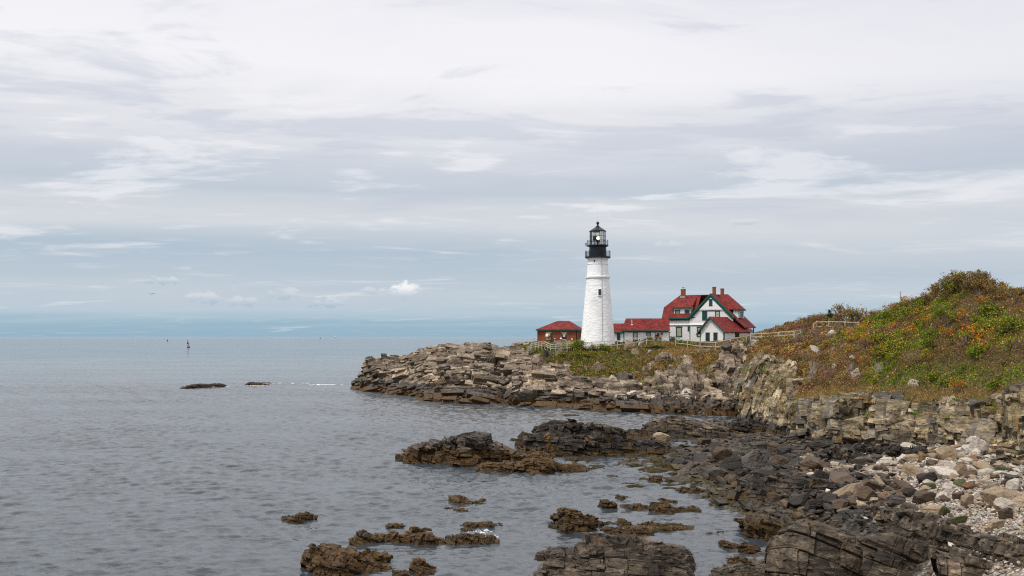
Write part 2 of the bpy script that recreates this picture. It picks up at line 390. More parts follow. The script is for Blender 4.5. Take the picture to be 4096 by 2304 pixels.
def rock_mat(name, tones, rust=(0.25, 0.11, 0.035), rust_amt=0.25, rot=(0, 0.2, 0), band=1.25, weed_z=1.0, black_z=2.3, weed=(0.075, 0.048, 0.014),
             black=(0.033, 0.028, 0.023), veg=False, tide=True, obj_tint=False, rnd=False, lichen=None, bump=0.6, rough=0.75, weed_amt=1.0, fine=1.0, crack_shade=0.6, patch=None):
    m, t, b, o = mat_new(name)
    pos = t.node('ShaderNodeNewGeometry').outputs['Position']
    tc = t.node('ShaderNodeTexCoord').outputs['Object']
    vec = pos if not (obj_tint or rnd) else tc
    strat = t.noise(t.mapping(vec, rot=rot, sc=(0.35 * fine, 0.35 * fine, band * fine)), 1.0, 7, 0.62, 0.7)
    fineN = t.noise(t.mapping(vec, rot=rot, sc=(2.2 * fine, 2.2 * fine, 5.0 * fine)), 1.0, 5, 0.65, 0.3)
    big = t.noise(vec, 0.22 * fine, 4, 0.55)
    c = t.ramp(t.math('ADD', t.math('MULTIPLY', strat, 0.65), t.math('MULTIPLY', fineN, 0.35)), [(0.30, tones[0]), (0.44, tones[1]), (0.56, tones[2]), (0.70, tones[3])])
    c = t.mix(t.smooth(big, 0.38, 0.62, 0.0, 0.45), c, t.mix(1.0, c, (0.62, 0.60, 0.58), 'MULTIPLY'))
    if not (obj_tint or rnd):
        bl = t.node('ShaderNodeAttribute', attribute_name='blk').outputs['Fac']
        c = t.mix(1.0, c, t.ramp(bl, [(0.1, (0.30, 0.28, 0.26)), (0.5, (0.88, 0.85, 0.81)), (0.9, (1.42, 1.34, 1.22))]), 'MULTIPLY')
    # thin dark seams along the bedding, crevice shade painted into the rock colour
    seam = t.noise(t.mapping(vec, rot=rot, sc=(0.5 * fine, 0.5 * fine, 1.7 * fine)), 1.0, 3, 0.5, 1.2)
    c = t.mix(t.math('MULTIPLY', t.smooth(t.math('ABSOLUTE', t.math('SUBTRACT', seam, 0.5)), 0.018, 0.0), crack_shade), c, tuple(x * 0.28 for x in tones[0]))
    rn = t.noise(t.mapping(vec, sc=(0.6 * fine, 0.6 * fine, 0.35 * fine)), 1.0, 5, 0.6, 0.8)
    c = t.mix(t.math('MULTIPLY', t.smooth(rn, 0.56, 0.70), rust_amt), c, rust)
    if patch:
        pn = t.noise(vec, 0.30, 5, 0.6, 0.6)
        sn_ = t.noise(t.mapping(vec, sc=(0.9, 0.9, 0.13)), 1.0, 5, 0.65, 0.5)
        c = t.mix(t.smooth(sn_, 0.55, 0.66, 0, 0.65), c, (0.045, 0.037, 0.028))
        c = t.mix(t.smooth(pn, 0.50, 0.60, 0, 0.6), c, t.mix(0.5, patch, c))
    if lichen:
        ln = t.noise(vec, 0.9, 6, 0.65, 0.5)
        c = t.mix(t.math('MULTIPLY', t.smooth(ln, 0.57, 0.66), lichen[1]), c, lichen[0])
    if obj_tint:
        oc = t.node('ShaderNodeObjectInfo').outputs['Color']
        c = t.mix(1.0, c, oc, 'MULTIPLY')
    if rnd:
        a = t.node('ShaderNodeAttribute', attribute_name='tint').outputs['Color']
        c = t.mix(1.0, c, a, 'MULTIPLY')
    rgh = rough
    if tide:
        z = t.node('ShaderNodeSeparateXYZ'); t.l.new(pos, z.inputs[0])
        tn = t.noise(t.mapping(pos, sc=(0.5, 0.5, 0.3)), 1.0, 5, 0.6)
        zz = t.math('ADD', z.outputs[2], t.math('MULTIPLY', t.math('SUBTRACT', tn, 0.5), 2.2))
        bk = t.mix(t.smooth(fineN, 0.35, 0.7), black, tuple(x * 2.3 for x in black))
        c = t.mix(t.smooth(zz, black_z + 0.25, black_z - 0.35, 0, 0.88), c, bk)
        wn = t.noise(pos, 2.2, 6, 0.7)
        wc = t.ramp(wn, [(0.3, tuple(x * 0.45 for x in weed)), (0.5, weed), (0.68, (weed[0] * 2.1, weed[1] * 1.8, weed[2] * 1.5))])
        c = t.mix(t.math('MULTIPLY', t.smooth(zz, weed_z + 0.3, weed_z - 0.25), weed_amt), c, wc)
        rgh = t.smooth(zz, weed_z - 0.4, black_z + 0.5, 0.5, rough)
    if veg:
        vg = t.node('ShaderNodeAttribute', attribute_name='veg').outputs['Fac']
        sn = t.noise(pos, 1.6, 6, 0.7)
        soil = t.ramp(sn, [(0.3, (0.045, 0.032, 0.015)), (0.5, (0.09, 0.07, 0.022)), (0.7, (0.17, 0.115, 0.045))])
        c = t.mix(t.smooth(t.math('ADD', vg, t.math('MULTIPLY', t.math('SUBTRACT', sn, 0.5), 0.5)), 0.42, 0.56), c, soil)
    t.l.new(c, b.inputs['Base Color']); t.put(b.inputs['Roughness'], rgh)
    b.inputs['Specular IOR Level'].default_value = 0.18
    h = t.math('ADD', t.math('MULTIPLY', strat, 0.7), t.math('ADD', t.math('MULTIPLY', seam, 0.6), t.math('MULTIPLY', fineN, 0.35)))
    t.l.new(t.bump(h, bump, 0.35 / fine), b.inputs['Normal'])
    return m

def leaf_mat(name, trans=0.25):
    m, t, b, o = mat_new(name)
    a = t.node('ShaderNodeAttribute', attribute_name='tint').outputs['Color']
    t.l.new(a, b.inputs['Base Color']); b.inputs['Roughness'].default_value = 0.7; b.inputs['Specular IOR Level'].default_value = 0.15
    tr = t.node('ShaderNodeBsdfTranslucent'); t.l.new(a, tr.inputs[0])
    mx = t.node('ShaderNodeMixShader'); mx.inputs[0].default_value = trans
    t.l.new(b.outputs[0], mx.inputs[1]); t.l.new(tr.outputs[0], mx.inputs[2]); t.l.new(mx.outputs[0], o.inputs[0])
    return m

M = {}
M['leaf'] = leaf_mat('leaf')
M['bark'] = plain('bark', (0.16, 0.12, 0.10), 0.9, var=0.3)
M['twig'] = plain('twig', (0.20, 0.135, 0.105), 0.9, var=0.35)
M['pale_twig'] = plain('pale_twig', (0.34, 0.29, 0.27), 0.9, var=0.2)
TAN = ((0.040, 0.033, 0.026), (0.140, 0.113, 0.086), (0.31, 0.258, 0.20), (0.58, 0.505, 0.41))
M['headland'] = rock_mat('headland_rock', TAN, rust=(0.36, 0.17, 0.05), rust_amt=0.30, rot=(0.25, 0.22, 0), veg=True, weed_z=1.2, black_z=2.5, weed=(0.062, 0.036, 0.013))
CLIFF = ((0.038, 0.031, 0.023), (0.15, 0.121, 0.081), (0.38, 0.32, 0.222), (0.66, 0.585, 0.44))
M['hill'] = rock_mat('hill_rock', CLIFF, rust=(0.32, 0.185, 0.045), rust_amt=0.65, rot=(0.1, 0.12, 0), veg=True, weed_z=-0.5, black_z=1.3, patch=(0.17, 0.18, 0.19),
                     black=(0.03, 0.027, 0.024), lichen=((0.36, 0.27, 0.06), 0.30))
DARK = ((0.006, 0.005, 0.004), (0.019, 0.0155, 0.012), (0.046, 0.038, 0.030), (0.135, 0.113, 0.09))
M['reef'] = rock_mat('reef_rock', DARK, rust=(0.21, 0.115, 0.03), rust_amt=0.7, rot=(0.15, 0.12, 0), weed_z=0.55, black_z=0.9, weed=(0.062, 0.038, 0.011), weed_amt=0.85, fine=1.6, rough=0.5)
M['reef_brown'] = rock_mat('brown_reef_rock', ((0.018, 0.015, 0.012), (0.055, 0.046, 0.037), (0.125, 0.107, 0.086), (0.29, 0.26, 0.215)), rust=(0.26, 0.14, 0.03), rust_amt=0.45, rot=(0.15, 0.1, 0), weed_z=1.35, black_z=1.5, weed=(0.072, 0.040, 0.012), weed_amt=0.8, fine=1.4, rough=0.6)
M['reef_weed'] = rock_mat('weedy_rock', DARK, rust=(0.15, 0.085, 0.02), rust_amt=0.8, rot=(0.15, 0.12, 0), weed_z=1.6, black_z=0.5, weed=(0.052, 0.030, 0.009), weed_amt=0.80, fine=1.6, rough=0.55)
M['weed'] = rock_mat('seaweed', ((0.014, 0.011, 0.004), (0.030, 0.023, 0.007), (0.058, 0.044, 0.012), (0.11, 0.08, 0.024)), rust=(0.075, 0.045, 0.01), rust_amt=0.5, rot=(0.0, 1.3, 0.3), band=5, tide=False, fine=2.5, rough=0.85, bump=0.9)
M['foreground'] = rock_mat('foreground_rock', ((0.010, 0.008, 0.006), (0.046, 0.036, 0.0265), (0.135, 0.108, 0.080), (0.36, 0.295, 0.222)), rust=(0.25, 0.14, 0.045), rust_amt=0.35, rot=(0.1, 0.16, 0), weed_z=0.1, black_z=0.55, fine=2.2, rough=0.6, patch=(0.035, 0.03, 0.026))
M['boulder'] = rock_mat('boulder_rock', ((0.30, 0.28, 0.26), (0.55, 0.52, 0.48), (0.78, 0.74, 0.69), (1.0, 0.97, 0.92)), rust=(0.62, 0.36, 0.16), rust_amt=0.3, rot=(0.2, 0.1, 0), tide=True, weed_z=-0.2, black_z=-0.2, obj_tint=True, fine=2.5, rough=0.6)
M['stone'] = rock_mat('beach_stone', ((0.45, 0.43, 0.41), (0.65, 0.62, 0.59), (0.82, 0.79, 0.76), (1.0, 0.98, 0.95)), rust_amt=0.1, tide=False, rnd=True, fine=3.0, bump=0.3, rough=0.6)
# ------------------------------------------------------------------ the sea
def build_sea():
    m, t, b, o = mat_new('sea_water')
    tc = t.node('ShaderNodeNewGeometry').outputs['Position']
    b.inputs['Base Color'].default_value = (0.036, 0.045, 0.051, 1); b.inputs['Roughness'].default_value = 0.06
    b.inputs['IOR'].default_value = 1.5; b.inputs['Specular IOR Level'].default_value = 0.5
    a = t.noise(t.mapping(tc, rot=(0, 0, 0.12), sc=(0.30, 0.75, 1)), 1.0, 5, 0.62, 0.5)
    c = t.noise(t.mapping(tc, rot=(0, 0, -0.2), sc=(0.2, 0.5, 1)), 1.0, 3, 0.5, 0.4)
    f = t.noise(t.mapping(tc, rot=(0, 0, 0.3), sc=(1.3, 2.6, 1)), 1.0, 3, 0.6, 0.3)
    h = t.math('ADD', t.math('ADD', t.math('MULTIPLY', a, 0.50), t.math('MULTIPLY', c, 0.75)), t.math('MULTIPLY', f, 0.32))
    slick = t.noise(t.mapping(tc, rot=(0, 0, 0.35), sc=(0.012, 0.05, 1)), 1.0, 4, 0.55, 0.8)
    bp = t.node('ShaderNodeBump'); bp.inputs['Distance'].default_value = 1.0
    sy = t.node('ShaderNodeSeparateXYZ'); t.l.new(tc, sy.inputs[0])
    t.l.new(h, bp.inputs['Height']); t.put(bp.inputs['Strength'], t.math('MULTIPLY', t.smooth(slick, 0.36, 0.58, 0.42, 0.18), t.smooth(sy.outputs[1], 150, 900, 1.0, 2.2)))
    t.l.new(bp.outputs[0], b.inputs['Normal'])
    # real waves out to 700 m in front of the camera, the rest of the sea a wide sheet just below their troughs
    r = np.random.default_rng(3); rows = [36.0]
    while rows[-1] < 720: rows.append(rows[-1] + max(0.11, 0.0026 * rows[-1]))
    rows = np.array(rows); ks = np.linspace(-0.63, 0.63, 560)
    Y, K = np.meshgrid(rows, ks, indexing='ij'); Xw = K * Y
    sp = np.maximum(np.maximum(0.11, 0.0026 * Y), 1.26 / 560 * Y)
    Z = np.zeros_like(Y); P = np.stack([Xw, Y, 0 * Y], -1)
    env = 0.55 + 0.9 * np.clip(fbm(P * np.array([0.35, 1, 1]), 26, 3, 5), 0.25, 0.8)
    env *= 0.45 + 1.1 * np.clip(fbm(P * np.array([0.45, 1, 1]), 7, 2, 15), 0.2, 0.85)
    # sheltered water between the shore rocks is calmer
    env *= np.interp(Y - (Xw - 4) * 0.9, [30, 62, 95], [0.65, 0.9, 1.1])
    for q in range(56):
        lam = 0.36 * (5.0 / 0.36) ** (r.uniform() ** 1.25); th = math.radians(-78 + r.normal() * 34); kk = 2 * math.pi / lam
        a = 0.0046 * lam ** 1.0 * r.uniform(.6, 1.3) * (1.55 if lam < 1.1 else (1.55 if lam < 2.8 else 0.5))
        ph = kk * (Xw * math.cos(th) + Y * math.sin(th)) + r.uniform(0, 6.28)
        Z += a * np.clip((lam / sp - 2.0) / 1.2, 0, 1) * (np.sin(ph) + 0.25 * np.sin(2 * ph + 1.2))
    Z *= env * np.interp(Y, [150, 350], [1, 1.5])
    V1 = np.stack([Xw, Y, Z], -1).reshape(-1, 3); F1 = grid_faces(*Y.shape)[:, ::-1]
    xs = [-40000, -6000, -800, -120, 0, 120, 800, 6000, 40000]; ys = [-200, 0, 60, 140, 300, 1000, 5000, 20000, 60000]
    V = np.array([(x, y, -0.32) for x in xs for y in ys]); F = np.array([(i * 9 + j, (i + 1) * 9 + j, (i + 1) * 9 + j + 1, i * 9 + j + 1) for i in range(8) for j in range(8)])
    return tag(np_mesh('sea', np.concatenate([V1, V]), np.concatenate([F1, F + len(V1)]), m, smooth=True), kind='structure')
build_sea()

# ------------------------------------------------------------------ terrain
def veg_noise(P, s, seed):
    return fbm(P, s, 4, seed) - 0.5

def dw(fy): return HC * FPX / (fy - HOR)

def build_headland():
    # sections left to right: underwater, waterline, ledge, face, crest, hollow, upper edge, plateau, back edge, back foot
    def S(fx, w, a, b, c, d, e, top, back=(232, 9.5), bz=-2.0):
        def v(q): return q if len(q) == 3 else (q[0], q[1], 0.0)
        dt = top[1]
        def row(z, dd): return HOR - (z - HC) * FPX / dd
        zt = HC - (top[0] - HOR) / FPX * dt
        zb = back[1]
        pl = (row(zt * 0.5 + zb * 0.5, (dt + back[0]) / 2), (dt + back[0]) / 2, v(top)[2])
        return (fx, [(row(-2.0, w[1] - 2), w[1] - 2, 0), v(w), v(a), v(b), v(c), v(d), v(e), v(top), pl,
                     (row(zb, back[0]), back[0], 0.3), (row(bz, back[0] + 14), back[0] + 14, 0)])
    wl = lambda fy: (fy, dw(fy))
    cols = [
        S(1428, (1562, 214), (1560, 215), (1558, 216), (1556, 217), (1556, 218), (1556, 219), (1556, 220), (224, -1.0)),
        S(1438, (1557, 216), (1545, 217), (1528, 218), (1516, 219), (1516, 221), (1517, 223), (1518, 225), (232, 0.5)),
        S(1466, (1563, 210), (1548, 212), (1530, 213), (1518, 214), (1516, 216), (1514, 218), (1512, 221), (232, 1.0)),
        S(1474, (1564, 209), (1545, 211), (1520, 212.5), (1490, 213), (1447, 214), (1441, 218), (1440, 222), (236, 3)),
        S(1540, (1574, 200), (1545, 204), (1515, 206), (1480, 208), (1446, 212), (1442, 218), (1440, 224), (238, 4)),
        S(1598, (1580, 195), (1552, 199), (1520, 202), (1490, 206), (1462, 212), (1452, 218), (1448, 224), (238, 4)),
        S(1640, (1586, 190), (1560, 194), (1530, 196), (1495, 200), (1462, 208), (1452, 216), (1447, 224), (238, 4.5)),
        S(1690, (1602, 178), (1575, 182), (1540, 186), (1490, 192), (1440, 200), (1415, 210), (1408, 218), (236, 6)),
        S(1800, (1611, 172), (1585, 175), (1545, 179), (1480, 185), (1428, 192), (1408, 204), (1395, 215), (234, 7)),
        S(1930, (1615, 169.5), (1585, 172), (1545, 176), (1465, 182), (1422, 188), (1402, 202), (1389, 212), (232, 8)),
        S(2036, (1608, 174), (1580, 177), (1545, 180), (1470, 185), (1436, 190), (1412, 200), (1394, 209), (232, 9)),
        S(2074, (1627, 162.5), (1600, 165), (1562, 169), (1490, 177), (1444, 186), (1415, 198), (1391, 206, .2), (232, 9.5)),
        S(2105, (1629, 161.5), (1600, 164), (1560, 168), (1495, 176), (1456, 183), (1425, 193, .25), (1386, 199, .8), (232, 10)),
        S(2170, (1631, 160), (1602, 163), (1555, 167), (1500, 174), (1475, 180, .1), (1430, 189, .62), (1384, 193, 1), (236, 10.5)),
        S(2300, (1637, 156.7), (1605, 160), (1560, 164), (1520, 170), (1505, 176, .25), (1445, 184, .68), (1382, 189, 1), (245, 10.8)),
        S(2450, (1643, 153.5), (1612, 157), (1575, 161), (1548, 166), (1520, 173, .25), (1450, 182, .82), (1380, 187, 1), (245, 10.9)),
        S(2560, (1649, 150.5), (1620, 154), (1590, 158), (1562, 163), (1530, 170, .3), (1455, 180, .70), (1378, 186, 1), (245, 10.9)),
        S(2640, (1653, 148.5), (1625, 152), (1598, 155), (1572, 160), (1500, 165, .05), (1430, 174, .70), (1374, 185, 1), (245, 10.9)),
        S(2740, (1657, 146.6), (1630, 149), (1603, 152), (1578, 157), (1500, 163, .25), (1425, 175, .9), (1374, 185, 1), (245, 10.9)),
        S(2840, (1660, 145), (1633, 147), (1603, 149), (1560, 154, .3), (1500, 159, .55), (1430, 166, .62), (1376, 181, 1), (245, 11)),
        S(2930, (1662, 144), (1635, 146), (1600, 148), (1555, 151), (1480, 155, .25), (1395, 163, .2), (1366, 176, 1), (245, 11.5)),
        S(3030, (1664, 143), (1630, 145), (1590, 146), (1540, 149), (1470, 153, .2), (1395, 161, .35), (1345, 178, 1), (245, 13)),
        S(3120, (1665, 143), (1620, 145), (1570, 147), (1510, 151), (1440, 158, .5), (1375, 168, .9), (1318, 188, 1), (245, 14)),
        S(3300, (1665, 143), (1600, 148), (1530, 154), (1450, 160), (1390, 168, .9), (1340, 178, 1), (1300, 190, 1), (245, 15)),
    ]
    G, vg, us = loft(cols, [4, 10, 16, 26, 22, 24, 26, 14, 6, 6], 900)
    # gentle large shape
    N = out_dirs(G)
    V0 = vg + 1.1 * veg_noise(G, 4.0, 9) + 0.5 * veg_noise(G, 1.2, 19)
    vg2 = np.clip((V0 - 0.38) / 0.2, 0, 1)
    ux = us[:, None]
    steep = np.clip((ux - 2540) / 60, 0, 1)          # steep slabs on the right of the headland
    keep = 1 - vg2 * 0.85
    G += N * (2.2 * (fbm(G, 9.0, 3, 31) - 0.5))[..., None] * keep[..., None] * np.clip((G[..., 2:3] + 2) / 3, 0, 1)
    A, tA = rock_disp(G, frame(12, -40, 20), [(11.0, 6.0, 2.6, 0.95, 0.40, 1.5), (3.2, 2.4, 1.0, 0.42, 0.22, 0.7), (1.2, 1.1, 0.42, 0.12, 0, 0)], 3)
    B, tB = rock_disp(G, frame(8, 10, -7), [(2.0, 3.0, 6.0, 0.9, 0.34, 1.0), (1.0, 1.4, 2.2, 0.32, 0.18, 0.4), (0.5, 0.6, 0.8, 0.08, 0, 0)], 4)
    # the bank under the turf on the left also shows upright slabs
    bank = np.clip((ux - 2110) / 60, 0, 1) * np.clip((G[..., 2] - 5.6) / 1.0, 0, 1)
    wgt = np.maximum(steep, bank)
    D = A * (1 - wgt) + B * wgt; tone = tA * (1 - wgt) + tB * wgt
    G += N * (D * keep)[..., None]
    G += N * (0.5 * veg_noise(G, 1.6, 77) * vg2)[..., None]
    jj = np.arange(G.shape[1])[None, :]; face = ((vg2 < 0.25) & (G[..., 2] > 0.1) & (jj < 136)) * 1.0
    RA, RB = frame(12, -40, 20), frame(8, 12, -80)
    pa = [blocks(G, N, face * (1 - wgt), 1250, (1.6, 6.5), (0.5, 1.5), (1.0, 2.6), RA, (-0.20, 0.50), 501, jit=0.13, rot=0.06), blocks(G, N, face * (1 - wgt), 1400, (0.5, 2.0), (0.25, 0.7), (0.5, 1.1), RA, (0.0, 0.30), 502, jit=0.16, rot=0.09),
          blocks(G, N, face * wgt, 800, (1.8, 5.0), (0.6, 1.5), (0.8, 1.8), RB, (0.0, 0.5), 503, jit=0.15, rot=0.08), blocks(G, N, face * wgt, 900, (0.5, 1.4), (0.3, 0.7), (0.5, 1.0), RB, (0.0, 0.3), 504)]
    V_, F_, b_, v_ = merge(G, grid_faces(*G.shape[:2]), tone, vg2, pa)
    o = np_mesh('headland', V_, F_, M['headland'], attrs={'veg': v_, 'blk': b_})
    tag(o, kind='structure')
    return G, vg2, N, us
HG, HV, HN, HU = build_headland()

def build_hill():
    def S(fx, *q):
        q = [p if len(p) == 3 else (p[0], p[1], 0.0) for p in q]
        return (fx, q)
    def row(z, dd): return HOR - (z - HC) * FPX / dd
    def T(fx, base, a, b, c, d, e, f, crest):
        d0 = base[1]; zb = HC - (base[0] - HOR) / FPX * d0
        dc = crest[1]; zc = HC - (crest[0] - HOR) / FPX * dc
        crest = (crest[0] + (16 if fx >= 3380 else 0), crest[1], 1.0); zc = HC - (crest[0] - HOR) / FPX * dc
        return S(fx, (row(zb - 2.5, d0 - 0.5), d0 - 0.5), base, a, b, c, d, e, f, crest, (row(zc - 1, dc + 12), dc + 12, 1), (row(zc - 6, dc + 40), dc + 40, 1))
    cols = [
        T(2976, (1690, 133), (1670, 133.6), (1640, 134.6), (1610, 136), (1580, 138), (1550, 141), (1520, 146), (1500, 152, .3)),
        T(2990, (1694, 131.5), (1650, 132), (1610, 133), (1570, 134.5), (1520, 137, .1), (1480, 142, .2), (1440, 150, .6), (1410, 160, .9)),
        T(3040, (1704, 127.5), (1650, 128), (1590, 129), (1530, 130.5), (1462, 133, .0), (1435, 139, .3), (1400, 150, .9), (1362, 166, 1)),
        T(3085, (1720, 122), (1660, 123), (1600, 125), (1520, 128), (1448, 132, .4), (1425, 138, .8), (1380, 152, 1), (1325, 172, 1)),
        T(3150, (1745, 113), (1690, 114), (1640, 115.5), (1560, 121, .5), (1470, 129, .45), (1420, 137, .9), (1375, 150, 1), (1306, 176, 1)),
        T(3230, (1768, 104), (1700, 104.6), (1630, 105.5, .25), (1610, 108, .75), (1540, 115, .75), (1450, 127, .85), (1385, 142, 1), (1292, 168, 1)),
        T(3300, (1776, 100), (1700, 100.7), (1628, 101.6, .22), (1600, 104, .85), (1530, 111, .8), (1440, 123, .8), (1375, 138, .95), (1283, 160, 1)),
        T(3400, (1784, 96.5), (1705, 97.2), (1622, 98.2, .2), (1585, 101, .8), (1510, 107, .85), (1420, 118, .92), (1360, 130, 1), (1288, 150, 1)),
        T(3480, (1789, 94.5), (1705, 95), (1618, 96), (1580, 99, .9), (1500, 104.5, .95), (1410, 114, 1), (1350, 124, 1), (1277, 142, 1)),
        T(3560, (1792, 92), (1705, 92.6), (1616, 93.4), (1575, 96.5, 1), (1490, 102, 1), (1400, 110, 1), (1330, 119, 1), (1243, 134, 1)),
        T(3640, (1792, 90), (1705, 90.6), (1616, 91.3), (1570, 94.5, 1), (1480, 99, 1), (1390, 106.5, 1), (1310, 114, 1), (1212, 127, 1)),
        T(3720, (1790, 88), (1705, 88.6), (1618, 89.3), (1570, 92.5, 1), (1480, 97, 1), (1380, 103.5, 1), (1290, 110, 1), (1185, 121, 1)),
        T(3790, (1786, 86), (1700, 86.6), (1620, 87.2), (1570, 90, 1), (1480, 94.5, 1), (1370, 101, 1), (1270, 107, 1), (1156, 116, 1)),
        T(3880, (1778, 83), (1695, 83.6), (1620, 84.2), (1570, 87, 1), (1470, 91.5, 1), (1360, 98, 1), (1255, 104, 1), (1140, 112, 1)),
        T(3980, (1768, 80), (1690, 80.6), (1618, 81.3), (1565, 84, 1), (1460, 88.5, 1), (1350, 95, 1), (1260, 101, 1), (1162, 109, 1)),
        T(4096, (1752, 75), (1680, 75.6), (1612, 76.2), (1560, 79, 1), (1450, 84, 1), (1345, 91, 1), (1260, 98, 1), (1180, 106, 1)),
        T(4300, (1740, 69), (1670, 69.6), (1600, 70.2), (1540, 73, 1), (1430, 79, 1), (1330, 87, 1), (1250, 94, 1), (1180, 102, 1)),
        T(4700, (1720, 60), (1650, 60.6), (1580, 61.2), (1500, 65, 1), (1400, 72, 1), (1310, 80, 1), (1240, 88, 1), (1190, 97, 1)),
    ]
    G, vg, us = loft(cols, [4, 26, 30, 22, 30, 30, 24, 30, 8, 6], 820)
    N = out_dirs(G)
    V0 = vg + 0.7 * veg_noise(G, 8.0, 99) * (vg < 0.98) + 0.95 * veg_noise(G, 3.5, 109) + 0.5 * veg_noise(G, 1.0, 119)
    vg2 = np.clip((V0 - 0.42) / 0.2, 0, 1)
    keep = 1 - vg2 * 0.9
    G += N * (2.0 * (fbm(G, 7.0, 3, 131) - 0.5))[..., None] * np.clip(1 - vg2, 0.5, 1)[..., None]
    ux = us[:, None]
    wl = np.clip((3190 - ux) / 60, 0, 1)
    A, tA = rock_disp(G, frame(6, -6, 8), [(2.2, 2.6, 6.5, 0.62, 0.15, 0.8), (1.25, 1.4, 1.7, 0.34, 0.09, 0.42), (0.55, 0.6, 0.5, 0.09, 0, 0)], 13)
    B, tB = rock_disp(G, frame(20, 8, -12), [(1.7, 2.4, 6.0, 0.55, 0.20, 0.8), (0.8, 1.2, 1.6, 0.28, 0.12, 0.35), (0.4, 0.5, 0.5, 0.08, 0, 0)], 14)
    G += N * ((A * (1 - wl) + B * wl) * keep)[..., None]
    # undercut foot of the right cliff
    foot = np.clip(1 - np.abs(G[..., 2] - (np.interp(us, [3150, 3500, 4096], [0.6, 0.8, 2.8]))[:, None]) / 1.0, 0, 1) * np.clip((ux - 3130) / 60, 0, 1) * np.clip((3900 - ux) / 80, 0, 1)
    G[..., 1] += foot * 2.2 * (vg2 < 0.3)
    G += N * (0.7 * veg_noise(G, 1.8, 177) * vg2)[..., None]
    jj = np.arange(G.shape[1])[None, :]; face = ((vg2 < 0.3) & (jj < 150) & (jj > 3)) * 1.0; vis = (ux < 4250) * 1.0
    RA, RB = frame(6, -6, 8), frame(20, 8, -74)
    pa = [blocks(G, N, face * (1 - wl) * vis, 900, (0.7, 3.6), (0.35, 2.6), (0.6, 1.8), RA, (-0.08, 0.42), 511, rot=0.15), blocks(G, N, face * (1 - wl) * vis, 1700, (0.3, 1.0), (0.15, 0.6), (0.3, 0.8), RA, (0.0, 0.25), 512, rot=0.12),
          blocks(G, N, face * wl, 380, (1.4, 4.2), (0.4, 1.1), (0.6, 1.4), RB, (0.0, 0.45), 513, jit=0.15, rot=0.10), blocks(G, N, face * wl, 700, (0.4, 1.2), (0.15, 0.5), (0.3, 0.8), RB, (0.0, 0.3), 514)]
    V_, F_, b_, v_ = merge(G, grid_faces(*G.shape[:2]), tA * (1 - wl) + tB * wl, vg2, pa)
    o = np_mesh('hill', V_, F_, M['hill'], attrs={'veg': v_, 'blk': b_})
    tag(o, kind='structure')
    return G, vg2, N, us
BG_, BV, BN, BU = build_hill()

def beach_z(x, y):
    xs = np.interp(y, [30, 47.6, 60.5, 69.7, 78, 85.4, 90, 100, 112, 125, 140], [9, 12.6, 15, 15.6, 14.4, 12.4, 10, 11, 15, 24, 34])
    k = np.interp(y, [36, 50, 60, 74, 94, 115, 140], [.42, .27, .20, .155, .036, .028, .025])
    z = (x - xs) * k * (1 - (1 - np.clip((x - xs) / 9, 0.3, 1)) * np.clip((64 - y) / 8, 0, 1)) - 0.15
    return np.where(z > 0, 7 * np.tanh(z / 7), np.maximum(z * 1.0, -1.6))

